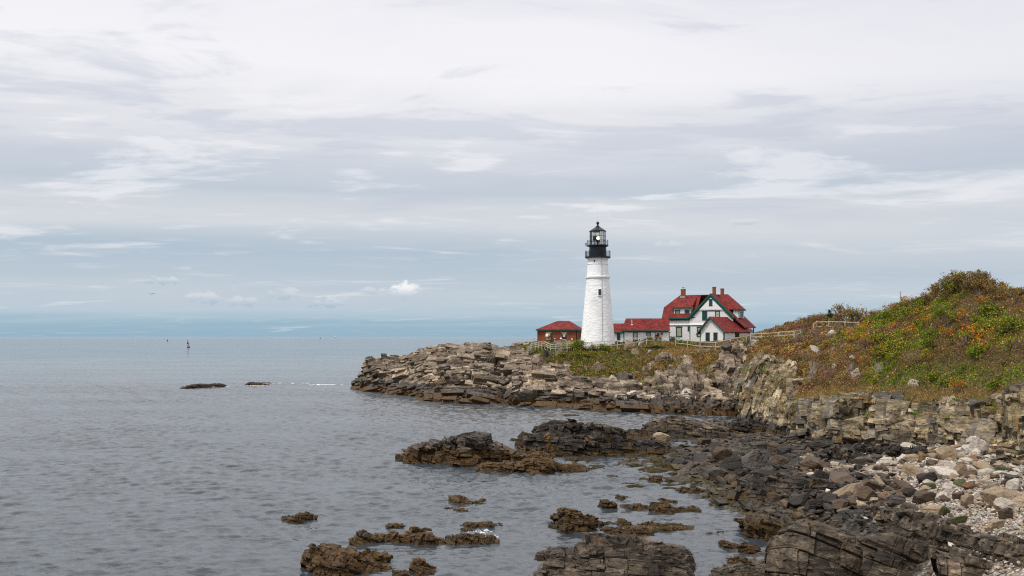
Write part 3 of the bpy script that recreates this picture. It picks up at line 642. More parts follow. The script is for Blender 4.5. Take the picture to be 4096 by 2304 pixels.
def build_beach():
    nx, ny = 330, 420
    gx, gy = np.meshgrid(np.linspace(-6, 62, nx), np.concatenate([np.linspace(22, 100, 330, endpoint=False), np.linspace(100, 142, 90)]), indexing='ij')
    gz = beach_z(gx, gy)
    P = np.stack([gx, gy, gz], -1)
    inland = np.clip((gz - 0.9) / 1.2, 0, 1)
    gz += 0.35 * (fbm(P, 5, 3, 7) - 0.5) * 2 * np.clip(1 - inland * 0.6, 0, 1)
    P[..., 2] = gz
    d, _ = rock_disp(P, frame(-18, 12, 8), [(2.6, 2.0, 0.7, 0.22, 0, 0), (1.0, 0.9, 0.3, 0.12, 0, 0), (0.4, 0.4, 0.15, 0.05, 0, 0)], 23)
    P[..., 2] += d * (1 - 0.75 * inland)
    m, t, b, o = mat_new('beach_ground')
    pos = t.node('ShaderNodeNewGeometry').outputs['Position']
    vo = t.node('ShaderNodeTexVoronoi'); vo.inputs['Scale'].default_value = 6.5; t.l.new(pos, vo.inputs['Vector'])
    sepc = t.node('ShaderNodeSeparateColor'); t.l.new(vo.outputs['Color'], sepc.inputs[0])
    peb = t.ramp(sepc.outputs[0], [(0.05, (0.10, 0.09, 0.08)), (0.35, (0.30, 0.26, 0.21)), (0.6, (0.42, 0.38, 0.33)), (0.85, (0.62, 0.58, 0.52))])
    peb = t.mix(t.smooth(vo.outputs['Distance'], 0.05, 0.6), peb, t.mix(1.0, peb, (0.5, 0.47, 0.44), 'MULTIPLY'))
    st = t.noise(t.mapping(pos, rot=(0.2, 0.15, 0.3), sc=(0.6, 1.6, 6)), 1.0, 7, 0.65, 0.7)
    rk = t.ramp(st, [(0.3, (0.006, 0.005, 0.0045)), (0.48, (0.020, 0.017, 0.014)), (0.62, (0.050, 0.042, 0.034)), (0.75, (0.13, 0.11, 0.09))])
    wn = t.noise(pos, 0.9, 6, 0.65, 0.5)
    sz = t.node('ShaderNodeSeparateXYZ'); t.l.new(pos, sz.inputs[0])
    zz = t.math('ADD', sz.outputs[2], t.math('MULTIPLY', t.math('SUBTRACT', wn, 0.5), 1.6))
    weed = t.ramp(t.noise(pos, 4.0, 5, 0.7), [(0.3, (0.012, 0.009, 0.003)), (0.5, (0.035, 0.025, 0.007)), (0.7, (0.085, 0.055, 0.014))])
    rk = t.mix(t.smooth(zz, 0.85, 0.25, 0, 0.9), rk, weed)
    t.l.new(t.mix(t.smooth(zz, 1.3, 2.1), rk, peb), b.inputs['Base Color'])
    t.put(b.inputs['Roughness'], t.smooth(zz, 0.3, 1.6, 0.4, 0.75))
    t.l.new(t.bump(t.math('ADD', st, t.math('MULTIPLY', vo.outputs['Distance'], -0.5)), 0.7, 0.08), b.inputs['Normal'])
    m.name = 'beach_ground'
    # ribs of dark bedrock standing out of the lower shore
    Nb = grid_normals(P); Nb *= np.sign(Nb[..., 2:3]); fx_, fy_ = CXP + P[..., 0] / P[..., 1] * FPX, HOR - (P[..., 2] - HC) / P[..., 1] * FPX
    low = ((gz > -0.1) & (gz < 1.7) & (fx_ < 4200) & (fy_ < 2350) & (P[..., 1] > 46)) * np.clip(1.9 - gz, 0.1, 1)
    Rb = frame(-14, 16, 10)
    pb = [blocks(P, Nb, low, 900, (0.7, 3.2), (0.2, 0.55), (0.5, 1.2), Rb, (0.02, 0.5), 521, rot=0.16), blocks(P, Nb, low, 2200, (0.3, 0.9), (0.1, 0.35), (0.25, 0.6), Rb, (0.02, 0.25), 522, rot=0.25)]
    V_, F_, b_, v_ = merge(P, grid_faces(nx, ny), 0.5 + 0 * gz, 0 * gz, pb)
    bl = t.node('ShaderNodeAttribute', attribute_name='blk').outputs['Fac']
    t.l.new(t.mix(1.0, b.inputs['Base Color'].links[0].from_socket, t.ramp(bl, [(0.1, (0.5, 0.48, 0.46)), (0.5, (1.0, 0.98, 0.95)), (0.9, (2.0, 1.85, 1.65))]), 'MULTIPLY'), b.inputs['Base Color'])
    b.inputs['Specular IOR Level'].default_value = 0.22
    return tag(np_mesh('beach', V_, F_, m, attrs={'blk': b_}), kind='structure'), P
beach, BP = build_beach()

def ground_hit(fx, fy):
    """where the line of sight through a photo pixel meets the beach or the water"""
    d = np.linspace(34, 150, 2400); x = (fx - CXP) / FPX * d; z = HC - (fy - HOR) / FPX * d
    g = np.maximum(beach_z(x, d), 0.0)
    i = np.argmax(z <= g)
    return float(d[i]) if z[i] <= g[i] else 150.0

# ------------------------------------------------------------------ rocks standing in the sea and on the shore
def outcrop(label, crop, top, base, depth, mat, size=None, group=None, lean=0.45, name='sea_rock', cat='rock', fr=(10, -10, 9), amp=1.0, zb=None, hang=0.0, kind=None, fine=1.0, soft=0.0, dist=None):
    ox, oy, s = crop
    top = np.array([(ox + x / s, oy + y / s) for x, y in top]); base = np.array([(ox + x / s, oy + y / s) for x, y in base])
    x0, x1 = top[0, 0], top[-1, 0]; wpx = x1 - x0
    nu = int(np.clip(wpx / 1.5 * fine, 16, 420))
    us = np.linspace(x0, x1, nu)
    ft = np.interp(us, top[:, 0], top[:, 1]); fb = np.maximum(np.interp(us, base[:, 0], base[:, 1]), ft + 0.5)
    if dist: d0 = np.full(nu, float(dist))
    elif zb is None: d0 = np.array([ground_hit(u, v) for u, v in zip(us, fb)])
    else: d0 = (HC - zb) * FPX / (fb - HOR)
    k = max(3, nu // 14); pad = np.pad(d0, k, mode='edge'); d0 = np.convolve(pad, np.ones(2 * k + 1) / (2 * k + 1), 'valid')
    z0 = HC - (fb - HOR) / FPX * d0
    h = (fb - ft) / FPX * d0
    d1 = d0 + 0.15 + lean * h
    end = np.clip(np.minimum(us - x0, x1 - us) / (0.06 * wpx + 1e-6), 0.12, 1)
    dep = depth * (0.35 + 0.65 * end)
    zt = HC - (ft - HOR) / FPX * d1
    def pt(d, z): return np.stack([(us - CXP) / FPX * d0 * (1 + (d - d0) / d0), d, z], -1)
    rows = []
    hm = np.max(h); nv1 = int(np.clip(hm / np.mean(d0) * FPX / 1.5 * fine, 6, 120)); nv2 = int(np.clip(depth / 0.35, 5, 40))
    A = [pt(d0 - 0.1, z0 - 1.2), pt(d0, z0 - 0.1), pt(d0 + 0.08 + lean * h * 0.25 - hang * h, z0 + h * 0.5), pt(d1 - lean * h * 0.3, z0 + h * 0.88), pt(d1 + 0.08 * dep, zt), pt(d1 + 0.55 * dep, zt - 0.10 * h), pt(d1 + dep, z0 + 0.35 * h * 0), pt(d1 + dep + 0.3, z0 - 1.3)]
    seg = [3, nv1 // 2 + 1, nv1 // 2 + 1, max(2, nv1 // 4), nv2, nv2, 3]
    for a, b_, n in zip(A[:-1], A[1:], seg):
        for tt in np.linspace(0, 1, n, endpoint=False): rows.append(a * (1 - tt) + b_ * tt)
    rows.append(A[-1])
    G = np.stack(rows, 1)
    N = grid_normals(G); N *= np.sign(-(N[..., 1:2]) + 0.8 * N[..., 2:3] + 1e-6)
    S = size or float(np.clip(hm * 0.45, 0.18, 1.6))
    seed = int(abs(x0) * 7 + abs(top[0, 1])) % 9973
    rs = np.random.default_rng(seed)
    if fr == (10, -10, 9): fr = (rs.uniform(-30, 30), rs.uniform(-24, 4), rs.uniform(3, 20))
    if mat == 'foreground': lv = [(S * 3.4, S * 2.8, S * 2.0, S * 0.36, S * 0.06, S * 0.22), (S * 1.4, S * 1.2, S * 1.0, S * 0.15, S * 0.035, S * 0.09), (S * 0.5, S * 0.5, S * 0.3, S * 0.045, 0, 0)]
    else: lv = [(S * 2.4, S * 2.0, S * 1.3, S * 0.40, S * 0.10, S * 0.34), (S * 1.0, S * 0.9, S * 0.62, S * 0.17, S * 0.05, S * 0.12), (S * 0.4, S * 0.4, S * 0.2, S * 0.04, 0, 0)]
    D, tone = rock_disp(G, frame(*fr), lv, seed, warp=S * 0.8)
    D += S * 0.5 * (fbm(G, S * 3, 3, seed) - 0.5)
    if soft: D = D * (1 - soft) + soft * S * 0.7 * (fbm(G, S * 0.7, 4, seed + 3) - 0.5)
    N = out_dirs(G, 4)
    G = G + N * (D * amp)[..., None]
    c = G.reshape(-1, 3).mean(0); c[2] = float(np.mean(z0))
    pa = []
    if mat != 'weed' and nu > 30:
        mk = np.zeros(G.shape[:2]); mk[2:-2, 3:-(3 + nv2 // 2)] = 1; big = name == 'foreground_boulder'
        nb = int(np.clip(wpx * 0.28, 10, 130) * (0.15 if big else 1)); Rr = frame(*fr); Lm = min(S * 3.2, 0.22 * wpx / FPX * float(np.mean(d0))); pr = S * (0.14 if big else 0.26)
        pa = [blocks(G, N, mk, nb, (Lm * .3, Lm), (Lm * .1, Lm * .32), (Lm * .2, Lm * .45), Rr, (0.0, min(pr, Lm * .12)), seed, rot=0.08), blocks(G, N, mk, nb * (1 if big else 2), (S * .3, S * 1.0), (S * .12, S * .4), (S * .3, S * .7), Rr, (0.0, pr * .7), seed + 1, rot=0.12)]
    V_, F_, b_, v_ = merge(G, grid_faces(*G.shape[:2]), tone, 0 * tone, pa)
    o = np_mesh(name, V_ - c, F_, M[mat], attrs={'blk': b_})
    o.location = c
    tag(o, label, cat, group, kind)
    return o

C1 = (1024, 1728, 2.5156); C2 = (2048, 1728, 2.5156); C3 = (600, 1300, 3.22); C5 = (1400, 1350, 2.5156); C6 = (2424, 1350, 2.5156); C7 = (3072, 1728, 2.5156); C8 = (3500, 1600, 4.139)
GR = 'rocks rising from the sea'
outcrop('low dark rock awash far out left, the longer of the two distant reefs', C3, [(385, 822), (450, 805), (500, 782), (600, 772), (640, 767), (760, 770), (830, 760), (930, 765), (960, 778), (990, 790)], [(385, 825), (600, 815), (800, 802), (990, 795)], 6, 'reef', group=GR, zb=0, fine=2, amp=1.1)
outcrop('short dark reef with white wash beside it, far out in the bay', C3, [(1225, 778), (1250, 760), (1270, 744), (1330, 744), (1400, 752), (1440, 765), (1500, 772), (1540, 780)], [(1225, 780), (1400, 783), (1540, 782)], 4, 'reef', group=GR, zb=0, fine=2, amp=1.5)
outcrop('thin dark rock sliver awash behind the short far reef', C3, [(1400, 750), (1450, 743), (1530, 744), (1560, 750)], [(1400, 753), (1560, 752)], 3, 'reef', group=GR, zb=0, fine=2)
outcrop('brown weed-stained reef in the bay with a grey block on top', C1, [(1490, 270), (1515, 225), (1545, 163), (1600, 150), (1680, 155), (1700, 178), (1760, 165), (1800, 130), (1888, 118), (1897, 58), (2000, 68), (2070, 56), (2240, 50), (2318, 55), (2330, 118), (2430, 165), (2440, 205), (2520, 228), (2600, 255)],
        [(1490, 300), (1600, 320), (1800, 330), (2050, 352), (2200, 345), (2400, 325), (2500, 300), (2600, 268)], 5, 'reef_brown', size=1.0, group=GR, zb=0, lean=0.3)
outcrop('small dark knob at the left tip of the brown reef', C1, [(1408, 262), (1415, 235), (1440, 228), (1500, 245), (1520, 275)], [(1408, 275), (1450, 292), (1520, 296)], 1.2, 'reef_weed', group=GR, zb=0)
outcrop('low weedy rock ridge in front of the brown reef', C2, [(-390, 395), (-345, 365), (-240, 322), (-60, 335), (30, 345), (110, 330), (125, 292), (205, 275), (300, 292), (390, 312), (470, 345), (525, 370), (560, 348), (620, 335), (700, 362), (765, 380)], [(-390, 402), (-240, 408), (0, 410), (150, 422), (280, 430), (420, 415), (560, 400), (770, 396)], 3.5, 'reef_brown', group=GR, zb=0, size=0.55)
outcrop('rounded brown rock hump between the reef and the long ledge', C2, [(-10, 245), (50, 222), (120, 215), (200, 218), (300, 232), (370, 275), (410, 305)], [(-10, 300), (100, 290), (250, 300), (410, 318)], 3, 'reef_brown', group=GR, zb=0, size=0.6)
outcrop('long dark ledge of cracked blocks hung with seaweed', C2, [(112, 120), (130, 70), (200, 42), (430, 40), (450, 72), (560, 70), (640, 60), (740, 70), (765, 35), (880, 50), (1010, 78), (1150, 95), (1250, 108), (1370, 108), (1480, 130), (1560, 150), (1640, 190)], [(112, 200), (300, 240), (700, 248), (1000, 250), (1300, 248), (1640, 232)], 5, 'reef', size=0.9, group=GR, zb=0, lean=0.2, fine=1.3)
outcrop('sloping weed-topped rock leaning on the foot of the long ledge', C2, [(220, 215), (300, 170), (420, 118), (500, 130), (570, 170), (610, 215)], [(220, 225), (420, 255), (610, 228)], 2.5, 'reef_weed', size=0.8, group=GR, zb=0, lean=0.9)
outcrop('dark ledge with a brown weed band, behind the long cracked ledge', C5, [(1838, 985), (1862, 922), (1950, 890), (2060, 884), (2080, 892), (2200, 905), (2400, 900), (2576, 912), (2700, 955), (2860, 990), (3080, 1010)], [(1838, 1010), (2100, 1030), (2600, 1040), (3080, 1050)], 7, 'reef_weed', size=1.0, group=GR, dist=101, lean=0.35)
outcrop('dark weedy knob off the left end of the long ledge', C5, [(1693, 1005), (1710, 970), (1735, 955), (1780, 962), (1835, 975), (1850, 1000)], [(1693, 1010), (1850, 1015)], 1.5, 'reef_weed', group=GR, zb=0)
outcrop('small weedy rock close under the left end of the long ledge', C5, [(1665, 1080), (1690, 1045), (1730, 1035), (1770, 1045), (1775, 1090)], [(1665, 1090), (1720, 1120), (1775, 1115)], 1.5, 'reef_weed', group=GR, zb=0)
outcrop('thin dark rock awash left of the long ledge', C5, [(1600, 1036), (1630, 1022), (1700, 1024), (1760, 1030)], [(1600, 1040), (1760, 1042)], 1, 'reef_weed', group=GR, zb=0)
outcrop('grey stepped ledge rising behind the shore below the cove', C6, [(398, 960), (410, 905), (425, 880), (480, 868), (615, 862), (640, 842), (700, 845), (800, 858), (880, 868), (900, 885), (1000, 898), (1150, 925), (1235, 935)], [(398, 975), (520, 1000), (800, 1010), (1235, 1010)], 7, 'foreground', size=1.0, group=GR, dist=112, lean=0.5)
outcrop('square dark block at the foot of the cliff point', C6, [(1228, 960), (1240, 900), (1290, 865), (1400, 862), (1500, 866), (1590, 862), (1615, 900)], [(1228, 990), (1400, 1000), (1615, 1010)], 5, 'reef', size=1.0, group=GR, dist=118, lean=0.2)
outcrop('tiny brown rock awash alone in the cove', C5, [(2130, 782), (2190, 773), (2250, 774), (2310, 783)], [(2130, 787), (2310, 789)], 1.2, 'reef_brown', group=GR, zb=0)
outcrop('grey wet rock with a weedy left side in shallow water', C2, [(1378, 490), (1385, 435), (1410, 425), (1470, 432), (1505, 460), (1522, 500)], [(1378, 505), (1450, 515), (1522, 508)], 1.4, 'reef', size=0.4, group=GR, zb=0)
outcrop('pointed weedy rock with a slab tail trailing right', C2, [(848, 745), (870, 705), (920, 683), (960, 692), (1010, 725), (1060, 755), (1090, 772)], [(848, 752), (920, 785), (1000, 782), (1090, 776)], 1.3, 'reef_weed', size=0.4, group=GR, zb=0)
outcrop('long low weed-covered rock chain in the shallows', C2, [(1080, 760), (1110, 738), (1250, 742), (1340, 738), (1370, 750), (1470, 728), (1560, 742), (1660, 770), (1720, 780), (1800, 785), (1890, 800)], [(1080, 768), (1300, 790), (1450, 812), (1600, 812), (1760, 800), (1890, 806)], 1.3, 'reef_weed', size=0.35, group=GR, zb=0)
outcrop('big wedge rock draped with brown weed, standing alone in the water', C2, [(470, 900), (482, 800), (510, 785), (575, 778), (620, 795), (700, 830), (790, 875), (830, 905), (850, 930), (848, 960)], [(470, 960), (530, 1000), (650, 1015), (780, 1012), (848, 975)], 1.8, 'reef_weed', size=0.75, group=GR, zb=0, lean=0.25, fine=1.4)
outcrop('low weed fringe off the left of the draped wedge rock', C2, [(310, 965), (420, 955), (440, 910), (470, 905), (520, 960)], [(310, 972), (450, 985), (520, 985)], 0.8, 'reef_weed', size=0.25, group=GR, zb=0)
outcrop('flat wet slab with weed on its left, right of the wedge rock', C2, [(885, 995), (940, 980), (1060, 978), (1180, 1000), (1240, 985), (1330, 1010), (1430, 1035)], [(885, 1000), (1080, 1040), (1250, 1052), (1430, 1045)], 1.2, 'reef_weed', size=0.3, group=GR, zb=0)
outcrop('long grey slab edge slanting through the shallows', C2, [(1080, 905), (1130, 893), (1150, 930), (1210, 955), (1400, 968), (1600, 962), (1830, 978)], [(1080, 912), (1160, 970), (1300, 990), (1430, 1008), (1600, 992), (1830, 985)], 0.9, 'reef', size=0.3, group=GR, zb=0)
outcrop('weed strip on rock just behind the slanting grey slab', C2, [(1280, 940), (1350, 932), (1420, 918), (1500, 925), (1620, 930), (1740, 950)], [(1280, 946), (1500, 958), (1740, 956)], 0.8, 'reef_weed', size=0.25, group=GR, zb=0)
outcrop('pair of small weed tufts on rock left of the slanting slab', C2, [(865, 950), (890, 915), (930, 925), (980, 910), (1060, 930)], [(865, 960), (930, 948), (1060, 938)], 0.7, 'reef_weed', size=0.2, group=GR, zb=0)
outcrop('broad layered grey rock at the bottom centre, stepped to a flat crest', C2, [(215, 1500), (330, 1370), (420, 1300), (560, 1290), (665, 1295), (680, 1215), (765, 1195), (775, 1135), (920, 1130), (940, 1090), (1020, 1095), (1120, 1112), (1170, 1160), (1230, 1165), (1330, 1160), (1385, 1210), (1480, 1235), (1600, 1245), (1700, 1268), (1765, 1300), (1768, 1350), (1840, 1440)],
        [(215, 1560), (700, 1600), (1200, 1600), (1840, 1560)], 5, 'foreground', size=0.75, group=GR, zb=0, lean=0.8, fine=1.5, fr=(8, -14, 7))
outcrop('weedy rock with a flat wet top at the shore edge on the right', C2, [(2320, 985), (2335, 930), (2365, 872), (2450, 880), (2580, 905), (2680, 935), (2760, 975)], [(2320, 1000), (2400, 1080), (2560, 1098), (2760, 1060)], 3, 'reef_weed', size=0.6, group=GR, zb=0)
outcrop('small weedy lump left of two others near the big foreground boulder', C2, [(2085, 1140), (2130, 1118), (2220, 1122), (2262, 1145), (2272, 1170)], [(2085, 1150), (2180, 1182), (2272, 1178)], 0.8, 'reef_weed', size=0.25, group=GR, zb=0)
outcrop('round weed-covered rock between small lumps near the shore', C2, [(2278, 1185), (2300, 1140), (2340, 1122), (2420, 1140), (2490, 1175), (2505, 1210)], [(2278, 1205), (2380, 1230), (2505, 1222)], 0.9, 'reef_weed', size=0.3, group=GR, zb=0)
outcrop('weedy rock just left of the big foreground boulder', C2, [(2178, 1310), (2200, 1275), (2280, 1258), (2370, 1262), (2410, 1300), (2425, 1340)], [(2178, 1325), (2280, 1358), (2425, 1352)], 0.9, 'reef_weed', size=0.35, group=GR, zb=0)
outcrop('low wet rocks at the frame bottom beside the foreground boulder', C2, [(1990, 1440), (2050, 1400), (2230, 1395), (2330, 1360), (2450, 1375), (2560, 1400), (2620, 1440)], [(1990, 1480), (2300, 1500), (2620, 1480)], 1.6, 'foreground', size=0.35, group=GR, zb=0, lean=1.0)
outcrop('low dark rock line reaching out from the shore', C2, [(1980, 668), (2030, 648), (2150, 655), (2260, 690), (2340, 700), (2420, 690)], [(1980, 675), (2200, 692), (2420, 700)], 1.1, 'reef', size=0.3, group=GR, zb=0)
outcrop('weedy rock strip in front of the dark rock line', C2, [(1985, 715), (2020, 690), (2100, 692), (2230, 705), (2350, 740)], [(1985, 722), (2150, 742), (2350, 748)], 1.1, 'reef_weed', size=0.3, group=GR, zb=0)
outcrop('smooth pale rock at the water edge right of the weedy strips', C2, [(2395, 770), (2430, 735), (2500, 725), (2560, 745), (2590, 775)], [(2395, 780), (2480, 790), (2590, 785)], 1.0, 'foreground', size=0.4, group=GR, zb=0, soft=0.7)
outcrop('dark flat rock with weed in front of the smooth slab', C2, [(1640, 590), (1680, 568), (1800, 580), (1850, 560), (1920, 570), (2010, 610)], [(1640, 600), (1800, 625), (2010, 622)], 1.2, 'reef_weed', size=0.35, group=GR, zb=0)
outcrop('small weed hummock far right of the pointed rock', C2, [(1465, 690), (1500, 672), (1560, 690), (1670, 715)], [(1465, 696), (1560, 712), (1670, 720)], 0.7, 'reef_weed', size=0.22, group=GR, zb=0)
outcrop('small ragged weed-topped rock behind the pointed rock', C2, [(1040, 668), (1075, 645), (1110, 655), (1150, 660), (1195, 668)], [(1040, 674), (1110, 680), (1195, 673)], 0.7, 'reef_weed', size=0.25, group=GR, zb=0)
outcrop('lone dark ragged rock farthest left in the near water', C1, [(258, 890), (330, 865), (390, 850), (405, 825), (440, 818), (500, 828), (560, 838), (600, 868)], [(258, 896), (400, 905), (520, 892), (600, 876)], 1.4, 'reef_weed', size=0.4, group=GR, zb=0)
outcrop('small weedy rock behind the middle chain of rocks', C1, [(1308, 965), (1325, 938), (1390, 932), (1450, 935), (1525, 942)], [(1308, 985), (1400, 985), (1525, 955)], 0.9, 'reef_weed', size=0.3, group=GR, zb=0)
outcrop('left low slab of the middle chain with pale streaks', C1, [(960, 1100), (985, 1060), (1020, 1028), (1130, 1028), (1180, 1055), (1260, 1050), (1330, 1060), (1372, 1095)], [(960, 1112), (1080, 1138), (1200, 1125), (1372, 1115)], 1.3, 'reef', size=0.4, group=GR, zb=0)
outcrop('square brown block in the middle chain, its tallest rock', C1, [(1360, 1090), (1375, 1045), (1480, 1030), (1520, 1010), (1570, 972), (1640, 978), (1728, 1005), (1735, 1040), (1800, 1060), (1888, 1075), (1892, 1110)], [(1360, 1115), (1550, 1125), (1750, 1135), (1892, 1130)], 1.6, 'reef_brown', size=0.55, group=GR, zb=0)
outcrop('right end of the middle chain, low and covered with dark weed', C1, [(1890, 1095), (1910, 1058), (2050, 1070), (2130, 1045), (2250, 1050), (2350, 1070), (2410, 1100), (2440, 1125)], [(1890, 1120), (2100, 1135), (2300, 1138), (2440, 1132)], 1.3, 'reef_weed', size=0.35, group=GR, zb=0)
outcrop('weedy hump with white wash just behind the middle chain', C1, [(2068, 950), (2180, 930), (2240, 915), (2330, 922), (2400, 940), (2480, 955)], [(2068, 955), (2250, 972), (2480, 960)], 1.1, 'reef_weed', size=0.3, group=GR, zb=0)
outcrop('small weed patch on rock under the weedy hump', C1, [(2062, 985), (2110, 970), (2160, 980), (2180, 996)], [(2062, 990), (2120, 1000), (2180, 999)], 0.7, 'reef_weed', size=0.25, group=GR, zb=0)
outcrop('row of tilted dark blocks alone in mid water', C1, [(1942, 705), (1955, 675), (2015, 675), (2035, 650), (2095, 660), (2150, 668), (2170, 672), (2230, 690), (2315, 712)], [(1942, 722), (2050, 728), (2200, 728), (2315, 716)], 1.5, 'reef', size=0.5, group=GR, zb=0)
outcrop('thin weed line awash below the tilted dark blocks', C1, [(1895, 780), (1930, 768), (2020, 780), (2135, 790)], [(1895, 785), (1990, 797), (2135, 795)], 0.8, 'reef_weed', size=0.2, group=GR, zb=0)
outcrop('big blocky brown rock at the lower left frame edge', C1, [(505, 1330), (520, 1262), (590, 1255), (612, 1205), (670, 1192), (740, 1215), (825, 1248), (900, 1250), (1030, 1262), (1075, 1285), (1200, 1300), (1240, 1330), (1350, 1355)], [(505, 1420), (650, 1460), (900, 1465), (1100, 1420), (1240, 1385), (1350, 1362)], 2.4, 'reef_brown', size=0.75, group=GR, zb=0, fine=1.4)
outcrop('small broken rock with a square top block, bottom left of centre', C1, [(1565, 1390), (1580, 1345), (1602, 1308), (1678, 1310), (1700, 1340), (1790, 1365), (1795, 1400)], [(1565, 1415), (1680, 1430), (1795, 1420)], 1.0, 'reef_brown', size=0.4, group=GR, zb=0)
outcrop('low weedy rocks cut by the bottom edge, left of the broken rock', C1, [(1368, 1430), (1400, 1408), (1480, 1412), (1560, 1440)], [(1368, 1455), (1470, 1465), (1560, 1455)], 0.9, 'reef_weed', size=0.25, group=GR, zb=0)
# smooth wet slab running up the shore, dark ledges under the cliff, the foreground boulders
GS = 'rock ledges along the shore'
outcrop('smooth grey wet slab dipping towards the water, cut by a dark step on its left', C7, [(-300, 700), (-240, 560), (-120, 500), (20, 470), (160, 462), (330, 475), (520, 500), (720, 545), (950, 585)], [(-300, 720), (-100, 740), (60, 640), (300, 640), (520, 625), (950, 612)], 4, 'reef', size=0.7, group=GS, name='rock_ledge', cat='ledge', lean=1.6, amp=0.6)
outcrop('dark cracked ledge under the cliff, nearest the open water', C7, [(545, 260), (570, 210), (640, 182), (700, 190), (760, 200), (870, 225), (1000, 240), (1015, 290)], [(545, 300), (700, 330), (860, 320), (1015, 300)], 4, 'reef', size=0.9, group=GS, name='rock_ledge', cat='ledge', lean=0.4)
outcrop('black undercut ledge tucked in below the overhanging cliff', C7, [(880, 200), (920, 165), (1050, 150), (1250, 150), (1400, 175), (1590, 195), (1620, 230)], [(880, 240), (1100, 265), (1400, 270), (1620, 255)], 5, 'reef', size=0.6, group=GS, name='rock_ledge', cat='ledge', lean=0.6)
outcrop('tall rust-streaked outcrop at the right edge below the cliff', C8, [(2010, 860), (2040, 800), (2125, 780), (2135, 715), (2240, 705), (2467, 700), (2600, 690)], [(2010, 910), (2200, 1030), (2467, 1080), (2600, 1090)], 3, 'hill', size=0.8, group=GS, name='rock_ledge', cat='ledge', lean=0.4)
outcrop('jagged slab ledges rising behind the big foreground boulder', C7, [(1130, 1010), (1165, 960), (1205, 828), (1280, 822), (1380, 815), (1480, 828), (1620, 850), (1700, 880), (1780, 940), (1900, 980), (2060, 1030), (2300, 1090), (2576, 1180), (2800, 1260)],
        [(1130, 1080), (1400, 1120), (1700, 1180), (2000, 1260), (2300, 1330), (2800, 1420)], 3, 'foreground', size=0.55, group=GS, name='rock_ledge', cat='ledge', lean=1.3, fine=1.3, fr=(0, -8, 14), amp=0.75)
outcrop('huge dark boulder with a sloping left face filling the lower right', C7, [(-20, 1290), (0, 1200), (40, 1090), (95, 1040), (170, 985), (280, 950), (335, 918), (420, 932), (540, 955), (690, 995), (830, 1020), (965, 1048)],
        [(-20, 1480), (300, 1600), (700, 1620), (965, 1600)], 2.2, 'foreground', size=0.85, group=GS, name='foreground_boulder', cat='boulder', lean=0.22, fine=1.6, fr=(12, -14, 24), amp=0.75, zb=0.2)
outcrop('dark flat-topped boulder right of the huge one, cracked by deep joints', C7, [(955, 1100), (985, 1055), (1060, 1022), (1200, 1015), (1330, 1028), (1400, 1060), (1480, 1090), (1700, 1150), (1720, 1210)],
        [(955, 1580), (1300, 1600), (1720, 1560)], 2.2, 'foreground', size=0.8, group=GS, name='foreground_boulder', cat='boulder', lean=0.3, fine=1.6, fr=(-14, -18, 20), amp=0.8, zb=0.5)
outcrop('dark squared rock at the bottom edge, right of the cracked boulder', C7, [(1700, 1230), (1740, 1180), (1850, 1200), (1980, 1230), (2010, 1275), (2160, 1290), (2300, 1330), (2380, 1390), (2420, 1450)],
        [(1700, 1560), (2000, 1580), (2420, 1520)], 2.2, 'foreground', size=0.6, group=GS, name='foreground_boulder', cat='boulder', lean=0.5, fine=1.6, fr=(10, -8, 16), zb=2.2)

# seaweed mats on the flats
def weed_mats():
    spots = [(640, 290, 200, 40), (760, 300, 160, 30), (1190, 262, 160, 22), (1420, 300, 230, 34), (1540, 345, 260, 34), (1240, 345, 180, 30), (1480, 405, 330, 40), (1620, 420, 120, 26), (1760, 455, 160, 22), (1580, 505, 140, 40),
             (1870, 505, 180, 34), (1740, 530, 120, 20), (1580, 568, 150, 20), (1980, 530, 160, 30), (1860, 560, 150, 18), (2050, 560, 130, 40), (1760, 310, 200, 34), (1900, 350, 220, 34), (2060, 400, 240, 34), (1880, 420, 230, 28),
             (1010, 470, 120, 24), (1220, 550, 250, 16), (1330, 492, 100, 14), (2000, 270, 220, 30), (1640, 262, 260, 30), (2200, 430, 200, 30), (2280, 470, 200, 24), (1350, 380, 160, 24), (850, 365, 170, 24)]
    for i, (cx, cy, w, h) in enumerate(spots):
        xs = np.linspace(-1, 1, 7); top = [(cx + x * w / 2, cy - h * 0.6 * max(0, 1 - abs(x) ** 2.2) * random.uniform(0.75, 1.1)) for x in xs]
        outcrop('hummock of olive-brown seaweed lying on the shore flats', C2, top, [(cx - w / 2, cy + 2), (cx, cy + h * 0.35), (cx + w / 2, cy + 2)], 1.6 + h * 0.03, 'weed', size=0.3, group='seaweed hummocks on the flats', name='seaweed_hummock', cat='seaweed', lean=1.2, soft=0.8)
weed_mats()

